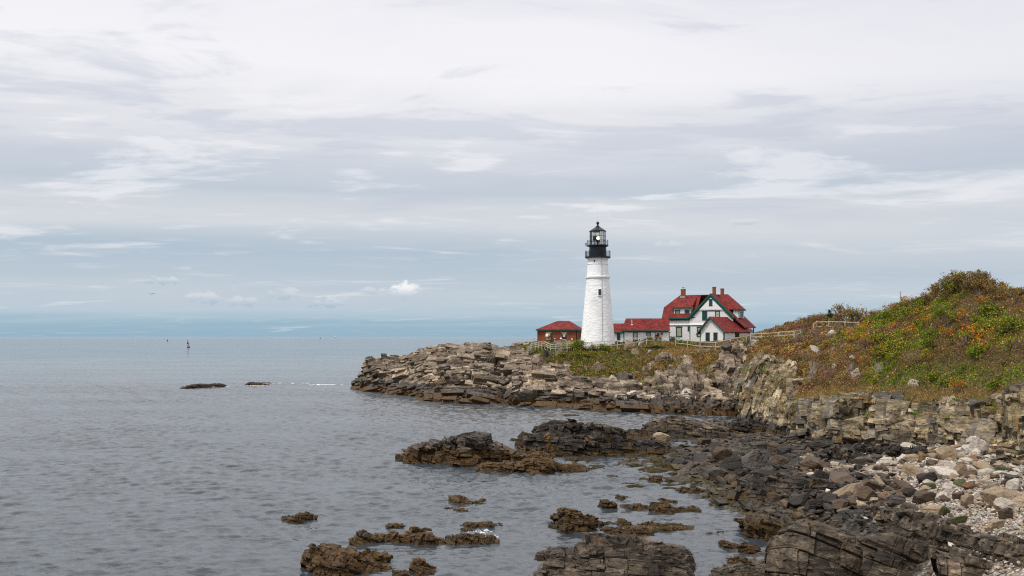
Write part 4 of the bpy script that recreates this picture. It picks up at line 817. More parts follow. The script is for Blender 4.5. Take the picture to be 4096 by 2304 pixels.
# ---- loose stones
def stone_mesh(seed, sub, dims, cuts=9, rough=0.05, layer=0.0):
    import bmesh
    r = np.random.default_rng(seed)
    bm = bmesh.new(); bmesh.ops.create_icosphere(bm, subdivisions=sub, radius=1.0)
    V = np.array([v.co[:] for v in bm.verts]); F = np.array([[v.index for v in f.verts] for f in bm.faces]); bm.free()
    n = V / np.linalg.norm(V, axis=1, keepdims=True)
    # box planes plus random cuts
    A = [np.eye(3)[i] * s for i in range(3) for s in (1, -1)]; H = [r.uniform(0.68, 0.95) for _ in range(6)]; A = [a_ + r.normal(size=3) * 0.16 for a_ in A]; A = [a_ / np.linalg.norm(a_) for a_ in A]
    for _ in range(cuts):
        a = r.normal(size=3); A.append(a / np.linalg.norm(a)); H.append(r.uniform(0.62, 0.95))
    A = np.array(A); H = np.array(H)
    dd = n @ A.T; rad = np.min(np.where(dd > 1e-3, H / np.maximum(dd, 1e-3), 9), axis=1)
    V = n * rad[:, None]
    V *= 1 + rough * 2 * (fbm(V + seed, 0.5, 3, seed)[:, None] - 0.5)
    if layer:
        q = V @ frame(r.uniform(0, 90), 6, 6); k = np.floor(q[:, 2] / 0.16)
        V[:, :2] *= (1 + layer * (hsh(k, k * 0, k * 0, seed) - 0.5))[:, None]
    V *= np.array(dims)
    return V, F
PROTO = []
for i in range(12):
    dm = [(1.25, .85, .5), (1.0, .9, .75), (1.5, .7, .45), (1.1, 1.0, .6), (1.35, .95, .38), (.95, .8, .85)][i % 6]
    V, F = stone_mesh(100 + i, 4, dm, 9 + i % 7, 0.05, 0.06)
    PROTO.append(np_mesh('boulder', V, F, M['boulder'], link=False))
LOW = [stone_mesh(200 + i, 2, [(1.25, .85, .5), (1.0, .9, .7), (1.5, .75, .45), (1.1, 1.0, .55)][i % 4], 8, 0.04) for i in range(10)]
PEB = [stone_mesh(300 + i, 1, [(1.2, .9, .55), (1.0, .9, .7), (1.3, .8, .6)][i % 3], 3, 0.1) for i in range(6)]

TONES = {'dark grey': (0.046, 0.040, 0.034), 'brown': (0.125, 0.089, 0.06), 'tan': (0.40, 0.315, 0.22), 'pale grey': (0.66, 0.62, 0.555), 'rusty': (0.25, 0.145, 0.07), 'mid grey': (0.125, 0.108, 0.09), 'mossy green': (0.09, 0.10, 0.04)}
def place_boulder(p, r, tone, where, rz=None, tilt=None, group='boulders on the shore', proto=None, sc=(1, 1, 1), label=None):
    o = bpy.data.objects.new('boulder', PROTO[rng.integers(len(PROTO)) if proto is None else proto]); COL.objects.link(o)
    o.location = p; o.scale = (r * sc[0], r * sc[1], r * sc[2])
    o.rotation_euler = (rng.normal(0, .42) if tilt is None else tilt[0], rng.normal(0, .42) if tilt is None else tilt[1], rng.uniform(0, 6.28) if rz is None else rz)
    f_ = rng.uniform(0.8, 1.15); o.color = (*[c * f_ for c in TONES[tone]], 1)
    size = 'large' if r > 1.0 else ('middling' if r > 0.62 else 'small')
    tag(o, label or f'{size} {tone} angular boulder {where}', 'boulder', group)
    return o

def pick(y, z, x):
    u = rng.uniform()
    if z < 1.0: return 'dark grey' if u < .6 else ('brown' if u < .85 else ('mid grey' if u < .98 else 'rusty'))
    if z < 1.9: return 'mid grey' if u < .27 else ('brown' if u < .55 else ('tan' if u < .72 else ('dark grey' if u < .90 else ('pale grey' if u < .97 else 'rusty'))))
    return 'tan' if u < .33 else ('pale grey' if u < .68 else ('brown' if u < .82 else ('rusty' if u < .87 else ('mid grey' if u < .97 else 'mossy green'))))

placed = []
def free(x, y, r, k=0.62):
    for (a, b_, c) in placed:
        if (a - x) ** 2 + (b_ - y) ** 2 < (k * (r + c)) ** 2: return False
    return True
# boulders the photo shows clearly: crop box (x0, y0, x1, y1), tone, words
HAND = [
    (C6, 1475, 1040, 1612, 1145, 'mid grey', 'leaning against a brown wedge below the cliff'), (C6, 1620, 1050, 1745, 1175, 'brown', 'standing as a tall wedge below the cliff'),
    (C6, 1715, 1105, 1895, 1215, 'dark grey', 'tipped up with a sharp edge below the cliff'), (C6, 1085, 1110, 1275, 1260, 'brown', 'on the flats behind the seaweed'),
    (C6, 1360, 1170, 1580, 1265, 'mid grey', 'lying as a tilted slab on the flats'), (C6, 1175, 1215, 1385, 1350, 'dark grey', 'rising from the seaweed on the flats'),
    (C6, 1050, 1318, 1235, 1430, 'mid grey', 'pointed like a tent in the seaweed'), (C6, 1680, 1195, 1840, 1300, 'brown', 'in front of the sharp tipped slab'),
    (C6, 2060, 1068, 2180, 1150, 'pale grey', 'right under the black overhang'), (C6, 2120, 1225, 2260, 1290, 'brown', 'with a flat sloping top on the flats'),
    (C6, 480, 965, 660, 1080, 'tan', 'perched on the grey stepped ledge'), (C6, 940, 1010, 1070, 1085, 'brown', 'as a tilted slab beside the stepped ledge'),
    (C6, 1310, 1330, 1470, 1400, 'dark grey', 'like a thin tilted plate on the flats'), (C7, 480, 395, 660, 500, 'dark grey', 'above the smooth wet slab'),
    (C7, 660, 395, 890, 490, 'brown', 'cracked, on the shore above the smooth slab'), (C7, 890, 425, 1060, 490, 'dark grey', 'flat, in the middle of the shore'),
    (C7, 960, 490, 1175, 605, 'brown', 'round-shouldered, above a grey pebble patch'), (C7, 925, 550, 1140, 725, 'brown', 'cracked in crossing lines beside the pebbles'),
    (C7, 1375, 345, 1590, 440, 'tan', 'as a broad slab below the cliff foot'), (C7, 1525, 420, 1735, 530, 'dark grey', 'blocky and dark among paler stones'),
    (C7, 1730, 150, 1935, 290, 'tan', 'long and tilted, fallen from the cliff'), (C7, 2050, 55, 2225, 225, 'pale grey', 'tallest of the fallen blocks at the cliff foot'),
    (C7, 1890, 325, 2025, 445, 'tan', 'upright with ribbed sides on the stones'), (C7, 1115, 255, 1245, 345, 'pale grey', 'ribbed and white-topped on the upper shore'),
    (C7, 1930, 255, 2060, 320, 'pale grey', 'below the fallen cliff blocks'), (C7, 1255, 585, 1395, 660, 'brown', 'smooth and wet beside a black boulder'),
    (C7, 1370, 575, 1530, 660, 'dark grey', 'smooth black dome on the stony beach'), (C7, 1495, 610, 1725, 720, 'brown', 'smooth sloping whaleback on the beach'),
    (C7, 1205, 655, 1365, 750, 'mid grey', 'flat-sided beside the pebble patch'), (C7, 1560, 735, 1790, 835, 'tan', 'pale and grooved, above the slab ledges'),
    (C7, 1735, 755, 1850, 850, 'mossy green', 'standing beside the grooved pale slab'), (C7, 1845, 850, 2040, 935, 'mossy green', 'lying flat among pale stones'),
    (C7, 1960, 635, 2095, 755, 'tan', 'pyramid-shaped on the pale stones'), (C7, 2310, 685, 2530, 800, 'pale grey', 'broad and pale on the right of the beach'),
    (C7, 2390, 430, 2570, 510, 'mid grey', 'rounded and banded at the right edge'), (C7, 2430, 480, 2576, 620, 'pale grey', 'peaked and white at the right edge'),
    (C7, 2240, 880, 2415, 990, 'tan', 'smooth and rounded above the pebbles'), (C7, 2330, 775, 2490, 900, 'brown', 'ribbed, on the right of the beach'),
    (C7, 1855, 610, 2010, 690, 'brown', 'half buried in pale stones'), (C7, 1550, 520, 1700, 595, 'mossy green', 'long and dark like a beam'),
    (C7, 1965, 520, 2150, 590, 'rusty', 'long and orange on the pale stones'), (C7, 2130, 375, 2300, 450, 'pale grey', 'slab-sided, below the fallen blocks'),
    (C7, 190, 660, 450, 760, 'dark grey', 'glossy at the water edge'), (C7, 680, 680, 850, 785, 'brown', 'weedy, left of the pebble patch'),
    (C7, 420, 690, 680, 780, 'dark grey', 'flat-topped beside the weedy brown one'), (C7, 1370, 735, 1560, 810, 'brown', 'sloping, behind the slab ledges'),
]
for crop, x0, y0, x1, y1, tone, words in HAND:
    ox, oy, s = crop
    fx = ox + (x0 + x1) / 2 / s; fb = oy + y1 / s; w = (x1 - x0) / s; h = (y1 - y0) / s
    d = ground_hit(fx, fb); hw = w / FPX * d / 2; hh = h / FPX * d
    p = W(fx, fb, d); p[2] = max(beach_z(p[0], p[1]), 0) + hh * 0.38; p[1] += hw * 0.6
    k = int(rng.integers(len(PROTO))); me = PROTO[k]
    dim = np.array([v.co[:] for v in me.vertices]); dim = (dim.max(0) - dim.min(0)) / 2
    rz = rng.normal(0, 0.3)
    place_boulder(p, hw / dim[0], tone, words, rz=rz, tilt=(rng.normal(0, .18), rng.normal(0, .30)), proto=k, sc=(1.05, 0.9, (hh * 0.62 / dim[2]) / (hw / dim[0])))
    placed.append((p[0], p[1], hw))
def in_view(x, y, z, m=30, right=520):
    fx = CXP + x / y * FPX; fy = HOR - (z - HC) / y * FPX
    return -m < fx < 4096 + right and fy < 2304 + m
cand = []
tries = 0
while len(cand) < 186 and tries < 40000:
    tries += 1
    y = rng.uniform(46, 118); x = rng.uniform(8, 54)
    z = float(beach_z(np.float64(x), np.float64(y)))
    if z < 0.12 or not in_view(x, y, z, 30, 250): continue
    fx = CXP + x / y * FPX; fy = HOR - (z - HC) / y * FPX
    if fy < np.interp(fx, [2500, 3000, 3200, 3600, 4096], [1800, 1770, 1790, 1800, 1760]) : continue
    if fy > np.interp(fx, [2900, 3100, 3500, 3750, 4096], [2080, 2060, 2040, 2090, 2200]): continue
    r = min(1.25, 0.36 * rng.pareto(2.3) + 0.36) * (1.0 if y > 62 else 0.8)
    if not free(x, y, r): continue
    placed.append((x, y, r)); cand.append((x, y, z, r))
for x, y, z, r in cand:
    where = 'near the cliff foot' if y > 86 else ('on the wet lower shore' if z < 1.1 else ('on the pale stony beach' if z > 2.0 else 'in the middle of the shore'))
    place_boulder((x, y, z + 0.18 * r), r, pick(y, z, x), where)

def scatter_stones(name, label, protos, pts, radii, cols, mat, cat):
    Vs, Fs, Cs = [], [], []; b = 0
    for p, r, c in zip(pts, radii, cols):
        V, F = protos[rng.integers(len(protos))]
        a = rng.uniform(0, 6.28); R = frame(math.degrees(a), rng.normal(0, 18), rng.normal(0, 18))
        Vs.append(V @ R.T * r + p); Fs.append(F + b); Cs.append(np.repeat([c], len(V), 0)); b += len(V)
    o = np_mesh(name, np.concatenate(Vs), np.concatenate(Fs), mat, col=np.concatenate(Cs))
    return tag(o, label, cat, kind='stuff')
def stones():
    P, R, Cc = [], [], []
    while len(P) < 9600:
        y = rng.uniform(38, 112); x = rng.uniform(10, 60); z = float(beach_z(np.float64(x), np.float64(y)))
        if z < 0.1 or not in_view(x, y, z): continue
        r = min(0.42, 0.10 + 0.09 * rng.pareto(2.2)) * (0.8 if y < 60 else 1.15)
        if z < 0.45 and rng.uniform() < 0.4: continue
        if y < 58 and rng.uniform() < 0.5: continue
        P.append((x, y, z + 0.25 * r)); R.append(r)
        c = np.array(TONES[pick(y, z, x)]); Cc.append(c * rng.uniform(0.7, 1.25))
    scatter_stones('beach_stones', 'loose angular stones covering the shore between the boulders', LOW, P, R, Cc, M['stone'], 'stones')
    P, R, Cc = [], [], []
    while len(P) < 9500:
        y = rng.uniform(36, 70); x = rng.uniform(13, 40); z = float(beach_z(np.float64(x), np.float64(y)))
        if z < 1.9 or not in_view(x, y, z): continue
        r = rng.uniform(0.05, 0.12)
        P.append((x, y, z + 0.05 + 0.2 * r)); R.append(r)
        Cc.append(np.array([(0.5, 0.47, 0.43), (0.46, 0.4, 0.32), (0.3, 0.31, 0.33), (0.66, 0.62, 0.56), (0.42, 0.3, 0.2)][rng.integers(5)]) * rng.uniform(0.8, 1.1))
    scatter_stones('pebbles', 'small rounded pale pebbles on the upper beach', PEB, P, R, Cc, M['stone'], 'pebbles')
stones()

# boulders in the cove below the house
def cove():
    nu, nv = HG.shape[:2]
    ui = np.where((HU > 2370) & (HU < 3010))[0]
    pl = []; n = 0; tries = 0
    while n < 68 and tries < 6000:
        tries += 1
        i = rng.choice(ui); j = rng.integers(5, 46); p = HG[i, j]
        lim = np.interp(HU[i], [2370, 2560, 2640, 3010], [16, 30, 44, 46])
        if j > lim: continue
        r = min(1.35, 0.6 + 0.3 * rng.pareto(2.4))
        if any((a - p[0]) ** 2 + (b_ - p[1]) ** 2 + (c_ - p[2]) ** 2 < (0.55 * (r + q)) ** 2 for a, b_, c_, q in pl): continue
        pl.append((*p, r)); n += 1
        u = rng.uniform(); z = p[2]
        tone = ('dark grey' if u < .5 else ('brown' if u < .85 else 'rusty')) if z < 1.9 else ('pale grey' if u < .35 else ('tan' if u < .7 else 'mid grey'))
        place_boulder((p[0], p[1] - 0.2 * r, max(p[2], 0) + 0.15 * r), r, tone, 'heaped at the waterline of the cove' if z < 1.9 else 'at the top of the cove boulders', group='boulders heaped in the cove')
    P, R, Cc = [], [], []
    for _ in range(1500):
        i = rng.choice(ui); j = rng.integers(8, 50); p = HG[i, j]
        if j > np.interp(HU[i], [2370, 2560, 2640, 3010], [16, 30, 46, 50]): continue
        r = rng.uniform(0.22, 0.6); z = p[2]; u = rng.uniform()
        c = TONES[('dark grey' if u < .5 else 'brown') if z < 1.8 else ('pale grey' if u < .45 else ('tan' if u < .8 else 'mid grey'))]
        P.append((p[0], p[1] - 0.1, p[2] + 0.2 * r)); R.append(r); Cc.append(np.array(c) * rng.uniform(0.75, 1.2))
    scatter_stones('cove_stones', 'broken stones filling the gaps between the cove boulders', LOW, P, R, Cc, M['stone'], 'stones')
cove()

# foam where the swell breaks
def foam(label, segs, n, spread, size):
    V, F = [], []
    for _ in range(n):
        a, b_ = segs[rng.integers(len(segs))]; t_ = rng.uniform(); p = np.array(a) * (1 - t_) + np.array(b_) * t_
        d = dw(p[1]); q = W(p[0], p[1], d) + np.array([rng.normal(0, spread), rng.normal(0, spread * 1.6), 0])
        k = 7; s = size * rng.uniform(0.4, 1.3); b0 = len(V)
        for i in range(k):
            an = 2 * math.pi * i / k; rr = s * rng.uniform(0.5, 1.2)
            V.append((q[0] + 3.2 * rr * math.cos(an), q[1] + rr * math.sin(an), 0.05))
        V.append((q[0], q[1], 0.09 + 0.1 * s))
        for i in range(k): F.append((b0 + i, b0 + (i + 1) % k, b0 + k))
    tag(np_mesh('foam', V, F, M['foam']), label, 'foam', kind='stuff')
M['foam'] = plain('foam', (0.62, 0.64, 0.66), 0.8, var=0.1)
foam('white line of foam on the far swell left of the headland', [((1252, 1540), (1355, 1540))], 45, 0.5, 0.2)
foam('thin wash streaks around the short far reef', [((1080, 1534), (1240, 1534)), ((1000, 1543), (1060, 1544)), ((745, 1549), (900, 1547))], 50, 0.7, 0.2)
foam('small white wash swirling behind the middle rock chain', [((1930, 2145), (2000, 2160)), ((1880, 2130), (1960, 2128))], 40, 0.25, 0.035)
# ------------------------------------------------------------------ building materials
def clapboard():
    m, t, b, o = mat_new('white_clapboard')
    tc = t.node('ShaderNodeTexCoord').outputs['Object']
    s = t.node('ShaderNodeSeparateXYZ'); t.l.new(tc, s.inputs[0])
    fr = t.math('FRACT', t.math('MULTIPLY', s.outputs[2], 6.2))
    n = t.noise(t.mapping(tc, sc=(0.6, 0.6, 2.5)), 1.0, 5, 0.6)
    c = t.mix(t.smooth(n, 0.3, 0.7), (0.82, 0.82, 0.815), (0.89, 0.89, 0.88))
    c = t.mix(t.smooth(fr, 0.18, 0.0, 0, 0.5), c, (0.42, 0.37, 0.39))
    t.l.new(c, b.inputs['Base Color']); b.inputs['Roughness'].default_value = 0.6
    t.l.new(t.bump(fr, 0.6, 0.05), b.inputs['Normal'])
    return m
def shingle():
    m, t, b, o = mat_new('red_shingle')
    tc = t.node('ShaderNodeTexCoord').outputs['Object']
    s = t.node('ShaderNodeSeparateXYZ'); t.l.new(tc, s.inputs[0])
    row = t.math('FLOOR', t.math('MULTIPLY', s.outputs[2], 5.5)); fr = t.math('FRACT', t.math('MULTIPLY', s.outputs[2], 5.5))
    cell = t.comb(t.math('FLOOR', t.math('MULTIPLY', t.math('ADD', s.outputs[0], s.outputs[1]), 2.6)), row, 0.0)
    wn = t.node('ShaderNodeTexWhiteNoise'); t.l.new(cell, wn.inputs[0])
    n = t.noise(tc, 0.8, 5, 0.65)
    c = t.ramp(t.math('ADD', t.math('MULTIPLY', wn.outputs[0], 0.45), t.math('MULTIPLY', n, 0.55)), [(0.15, (0.055, 0.007, 0.005)), (0.5, (0.150, 0.013, 0.010)), (0.85, (0.26, 0.030, 0.020))])
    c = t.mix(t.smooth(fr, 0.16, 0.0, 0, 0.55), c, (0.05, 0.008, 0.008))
    t.l.new(c, b.inputs['Base Color']); b.inputs['Roughness'].default_value = 0.8
    t.l.new(t.bump(fr, 0.5, 0.04), b.inputs['Normal'])
    return m
def brick(name, sc=1.0):
    m, t, b, o = mat_new(name)
    tc = t.node('ShaderNodeTexCoord').outputs['Object']
    s = t.node('ShaderNodeSeparateXYZ'); t.l.new(tc, s.inputs[0])
    bt = t.node('ShaderNodeTexBrick'); t.l.new(t.comb(t.math('ADD', s.outputs[0], s.outputs[1]), s.outputs[2], 0.0), bt.inputs['Vector'])
    bt.inputs['Color1'].default_value = (0.33, 0.080, 0.028, 1); bt.inputs['Color2'].default_value = (0.23, 0.055, 0.022, 1); bt.inputs['Mortar'].default_value = (0.20, 0.10, 0.06, 1)
    bt.inputs['Scale'].default_value = 1.0; bt.inputs['Brick Width'].default_value = 0.23 * sc; bt.inputs['Row Height'].default_value = 0.085 * sc; bt.inputs['Mortar Size'].default_value = 0.01
    n = t.noise(tc, 0.7, 5, 0.6)
    c = t.mix(t.smooth(n, 0.35, 0.7, 0, 0.5), bt.outputs['Color'], (0.12, 0.032, 0.016))
    t.l.new(c, b.inputs['Base Color']); b.inputs['Roughness'].default_value = 0.85
    return m
def tower_paint():
    m, t, b, o = mat_new('whitewashed_rubble')
    tc = t.node('ShaderNodeTexCoord').outputs['Object']
    s = t.node('ShaderNodeSeparateXYZ'); t.l.new(tc, s.inputs[0])
    vo = t.node('ShaderNodeTexVoronoi'); vo.inputs['Scale'].default_value = 1.0
    wob = t.node('ShaderNodeVectorMath', operation='ADD')
    nn = t.node('ShaderNodeTexNoise'); nn.inputs['Scale'].default_value = 1.4; nn.inputs['Detail'].default_value = 3; t.l.new(tc, nn.inputs['Vector'])
    sc = t.node('ShaderNodeVectorMath', operation='SCALE'); sc.inputs['Scale'].default_value = 0.7; t.l.new(nn.outputs['Color'], sc.inputs[0])
    t.l.new(tc, wob.inputs[0]); t.l.new(sc.outputs[0], wob.inputs[1])
    t.l.new(t.mapping(wob.outputs[0], sc=(1.2, 1.2, 2.3)), vo.inputs['Vector'])
    sep = t.node('ShaderNodeSeparateColor'); t.l.new(vo.outputs['Color'], sep.inputs[0])
    rough_zone = t.smooth(s.outputs[2], 14.1, 13.9)
    n = t.noise(t.mapping(tc, sc=(0.5, 0.5, 0.25)), 1.0, 6, 0.65, 0.6)
    c = t.mix(t.smooth(n, 0.44, 0.74, 0, 0.6), (0.86, 0.86, 0.85), (0.62, 0.605, 0.56))
    n3 = t.noise(tc, 5.0, 5, 0.7)
    c = t.mix(t.math('MULTIPLY', t.smooth(n3, 0.60, 0.70, 0, 0.55), rough_zone), c, (0.36, 0.33, 0.28))
    t.l.new(c, b.inputs['Base Color']); b.inputs['Roughness'].default_value = 0.7
    h = t.math('ADD', t.math('MULTIPLY', t.smooth(vo.outputs['Distance'], 0.75, 0.15), 0.7), t.math('MULTIPLY', sep.outputs[0], 0.8))
    h = t.math('ADD', t.math('MULTIPLY', h, rough_zone), t.math('MULTIPLY', n3, 0.12))
    t.l.new(t.bump(h, 0.42, 0.10), b.inputs['Normal'])
    return m
M['clap'] = clapboard(); M['shingle'] = shingle(); M['brick'] = brick('red_brick'); M['tower'] = tower_paint()
M['green'] = plain('green_trim', (0.010, 0.085, 0.062), 0.5, var=0.15)
M['white'] = plain('white_paint', (0.78, 0.78, 0.77), 0.55, var=0.06)
M['black'] = plain('black_iron', (0.012, 0.014, 0.019), 0.42, var=0.3, scale=1.5)
M['grey_metal'] = plain('grey_metal', (0.35, 0.36, 0.37), 0.45, 0.3)
M['stone_sill'] = plain('stone_sill', (0.42, 0.35, 0.24), 0.8)
M['rail'] = plain('weathered_rail', (0.46, 0.42, 0.365), 0.9, var=0.2, scale=4)
M['ramp_rail'] = plain('ramp_rail', (0.46, 0.40, 0.37), 0.85, var=0.15)
M['concrete'] = plain('concrete', (0.20, 0.165, 0.12), 0.9, var=0.4, scale=0.8, bump=0.3)
M['cream'] = plain('cream_sheet_metal', (0.62, 0.50, 0.37), 0.5)
M['dark_glass'] = plain('dark_pane', (0.018, 0.022, 0.026), 0.08, var=0.5, scale=1.2, spec=0.6)
M['blind'] = plain('blind_behind_pane', (0.42, 0.40, 0.31), 0.25, var=0.25, scale=0.9, spec=0.6)
M['panel_white'] = plain('white_panel', (0.70, 0.71, 0.72), 0.4)
M['door_dark'] = plain('dark_door', (0.012, 0.018, 0.035), 0.4)
M['paper'] = plain('paper', (0.75, 0.77, 0.80), 0.7)
M['ink'] = plain('ink', (0.02, 0.02, 0.03), 0.7)
def glass_mat():
    m, t, b, o = mat_new('lantern_glass')
    tr = t.node('ShaderNodeBsdfTransparent'); tr.inputs[0].default_value = (0.93, 0.95, 0.94, 1)
    gl = t.node('ShaderNodeBsdfGlossy'); gl.inputs['Roughness'].default_value = 0.03
    lw = t.node('ShaderNodeLayerWeight'); lw.inputs[0].default_value = 0.25
    mx = t.node('ShaderNodeMixShader'); t.put(mx.inputs[0], t.math('MULTIPLY', lw.outputs['Fresnel'], 0.6)); t.l.new(tr.outputs[0], mx.inputs[1]); t.l.new(gl.outputs[0], mx.inputs[2]); t.l.new(mx.outputs[0], o.inputs[0])
    return m
M['glass'] = glass_mat()
def lamp_mat():
    m, t, b, o = mat_new('lit_lamp'); b.inputs['Base Color'].default_value = (1, .8, .4, 1)
    b.inputs['Emission Color'].default_value = (1.0, 0.74, 0.40, 1); b.inputs['Emission Strength'].default_value = 2.6
    return m
M['lamp'] = lamp_mat()

# ------------------------------------------------------------------ lighthouse
TD = 190.0; TX = (2391 - CXP) / FPX * TD
def tz(fy): return HC - (fy - HOR) / FPX * TD - 10.6
def lighthouse():
    root = empty('lighthouse', (TX, TD, 10.6), 0, 'tall white stone lighthouse with a black lantern room, lamp lit', 'lighthouse')
    t = MB(); n = 48
    t.lathe([(3.52, -1.0), (3.45, 0.4)] + [(3.45 - (3.45 - 2.26) * q ** 0.92, 0.4 + (tz(1113) - 0.4) * q) for q in np.linspace(0.1, 1, 14)], n, cap=False)
    t.lathe([(2.20, tz(1106)), (2.05, tz(1062)), (2.0, tz(1050)), (1.98, tz(1045)), (2.0, tz(1040)), (2.14, tz(1034)), (2.18, tz(1032))], n, cap=False)
    t.build('tower', M['tower'], root, True)
    MB().lathe([(2.24, tz(1113.5)), (2.48, tz(1112.5)), (2.48, tz(1107)), (2.2, tz(1105.5))], n).build('stone_ledge', M['stone_sill'] if False else M['white'], root)
    MB().lathe([(2.03, tz(1059)), (2.11, tz(1058)), (2.11, tz(1056)), (2.02, tz(1055))], n).build('moulding', M['white'], root)
    # lower gallery
    MB().lathe([(2.2, tz(1034)), (2.57, tz(1032)), (2.57, tz(1028)), (1.6, tz(1027.5))], n).build('lower_gallery', M['black'], root)
    def railing(name, r, z0, z1, posts, balus, rails):
        m = MB()
        for i in range(posts):
            a = 2 * math.pi * i / posts + 0.1; x, y = r * math.cos(a), r * math.sin(a); m.tube((x, y, z0), (x, y, z1 + 0.06), 0.035, n=6); m.sphere((x, y, z1 + 0.08), 0.06, 6, 4)
        for i in range(balus):
            a = 2 * math.pi * i / balus; x, y = r * math.cos(a), r * math.sin(a); m.tube((x, y, z0), (x, y, z1), 0.013, n=4)
        for f in rails:
            z = z0 + (z1 - z0) * f; k = 40
            for i in range(k):
                a, b_ = 2 * math.pi * i / k, 2 * math.pi * (i + 1) / k
                m.tube((r * math.cos(a), r * math.sin(a), z), (r * math.cos(b_), r * math.sin(b_), z), 0.026, n=5, cap=False)
        m.build(name, M['black'], root)
    railing('lower_railing', 2.50, tz(1028), tz(1006), 10, 90, (0.08, 1.0))
    MB().lathe([(1.70, tz(1028)), (1.70, tz(988)), (1.72, tz(987))], 40).build('watch_room', M['black'], root, False)
    MB().lathe([(1.72, tz(988)), (1.95, tz(986.5)), (2.14, tz(985)), (2.14, tz(981)), (1.5, tz(980.5))], 40).build('upper_gallery', M['black'], root)
    railing('upper_railing', 2.07, tz(981), tz(963), 12, 0, (0.3, 0.65, 1.0))
    # lantern: ten bays of glass with iron bars
    r = 1.56; z0, z1 = tz(981), tz(926); n10 = 10; off = math.radians(-90 + 9)
    pts = [(r * math.cos(off + 2 * math.pi * i / n10), r * math.sin(off + 2 * math.pi * i / n10)) for i in range(n10)]
    frame_ = MB()
    for i, (x, y) in enumerate(pts):
        frame_.tube((x, y, z0), (x, y, z1), 0.055, n=6)
        for f in (0.28, 0.62): frame_.sphere((x * 1.03, y * 1.03, z0 + (z1 - z0) * f), 0.07, 6, 4)
        q = pts[(i + 1) % n10]
        for f in (0.0, 0.34, 0.66, 1.0): frame_.tube((x, y, z0 + (z1 - z0) * f), (q[0], q[1], z0 + (z1 - z0) * f), 0.03, n=5)
        mx_, my_ = (x + q[0]) / 2, (y + q[1]) / 2; frame_.tube((mx_, my_, z0), (mx_, my_, z1), 0.018, n=5)
    frame_.build('lantern_frame', M['black'], root)
    for i in range(n10):
        x, y = pts[i]; q = pts[(i + 1) % n10]; s = 0.985
        mid = math.degrees(math.atan2((y + q[1]) / 2, (x + q[0]) / 2)) % 360
        white = (mid > 295 or mid < 20)
        nx, ny = math.cos(math.radians(mid)) * 0.02, math.sin(math.radians(mid)) * 0.02
        MB().prism([(x * s, y * s, z0 + 0.03), (q[0] * s, q[1] * s, z0 + 0.03), (q[0] * s, q[1] * s, z1 - 0.03), (x * s, y * s, z1 - 0.03)], (nx, ny, 0)).build('lantern_pane', M['panel_white'] if white else M['glass'], root)
    MB().lathe([(1.62, tz(927)), (1.70, tz(926)), (1.74, tz(924.5)), (0.33, tz(906)), (0.30, tz(905))], 10, a0=off).build('roof', M['black'], root)
    v = MB().lathe([(0.36, tz(906)), (0.36, tz(904.5)), (0.22, tz(903)), (0.17, tz(901)), (0.24, tz(899)), (0.17, tz(898))], 16); v.sphere((0, 0, tz(892.2)), 0.30, 16, 10)
    v.build('ventilator_ball', M['black'], root, True)
    MB().tube((0, 0, tz(888)), (0, 0, tz(858)), 0.03, 0.012, 6).build('lightning_rod', M['grey_metal'], root)
    # optic: black drum case with the lit lens facing the viewer
    a = MB(); a.lathe([(0.16, tz(981)), (0.2, tz(972)), (0.34, tz(967)), (0.3, tz(962))], 16); a.box(-0.95, 0.75, -0.40, 0.5, tz(962), tz(945))
    a.build('optic_housing', M['black'], root)
    MB().sphere((0.08, -0.42, tz(953.5)), 0.38, 18, 12, (1, 0.35, 1)).build('lit_lens', M['lamp'], root, True)
    # openings
    d0 = math.sqrt(max(0, 2.75 ** 2 - 0.15 ** 2))
    zc = tz(1171.5); rr = 2.66
    w = MB(); w.box(-0.10, 0.42, -rr - 0.02, -rr + 0.3, zc - 0.60, zc + 0.60).build('window', M['dark_glass'], root)
    fr = MB()
    fr.box(-0.17, -0.105, -rr - 0.07, -rr + 0.3, zc - 0.66, zc + 0.66); fr.box(0.425, 0.49, -rr - 0.07, -rr + 0.3, zc - 0.66, zc + 0.66)
    fr.box(-0.105, 0.425, -rr - 0.07, -rr + 0.3, zc + 0.605, zc + 0.67); fr.box(-0.20, 0.52, -rr - 0.12, -rr + 0.3, zc - 0.74, zc - 0.605)
    fr.build('window_surround', M['white'], root)
    zp = tz(1046.5); xp = -0.86; yp = -math.sqrt(2.0 ** 2 - xp ** 2)
    MB().tube((xp, yp + 0.15, zp), (xp - 0.02, yp - 0.05, zp), 0.30, n=16).build('porthole_ring', M['white'], root)
    MB().tube((xp + 0.03, yp + 0.15, zp), (xp + 0.01, yp - 0.065, zp), 0.19, n=14).build('porthole', M['dark_glass'], root)
    c = MB(); prev = None
    for q in np.linspace(0, 1, 22):
        zz = 0.5 + (tz(1030) - 0.5) * q
        R = 3.47 - (3.47 - 2.28) * min(1, q * (tz(1030) - .5) / (tz(1113) - .4)) ** 0.92 if zz < tz(1113) else np.interp(zz, [tz(1113), tz(1106), tz(1062), tz(1040), tz(1032)], [2.5, 2.24, 2.10, 2.05, 2.25])
        p = (0.62, -math.sqrt(R * R - 0.62 ** 2) - 0.02, zz)
        if prev: c.tube(prev, p, 0.032, n=5, cap=False)
        prev = p
    c.build('lightning_cable', M['grey_metal'], root)
    hb = MB(); hb.box(-2.55, -2.16, -0.35, 0.05, tz(980), tz(972)); hb.tube((-2.35, -0.15, tz(986)), (-2.35, -0.15, tz(980)), 0.1, n=8); hb.tube((-2.35, -0.15, tz(984.5)), (-2.0, -0.1, tz(984.5)), 0.06, n=6)
    hb.build('fog_detector', M['grey_metal'], root)
lighthouse()

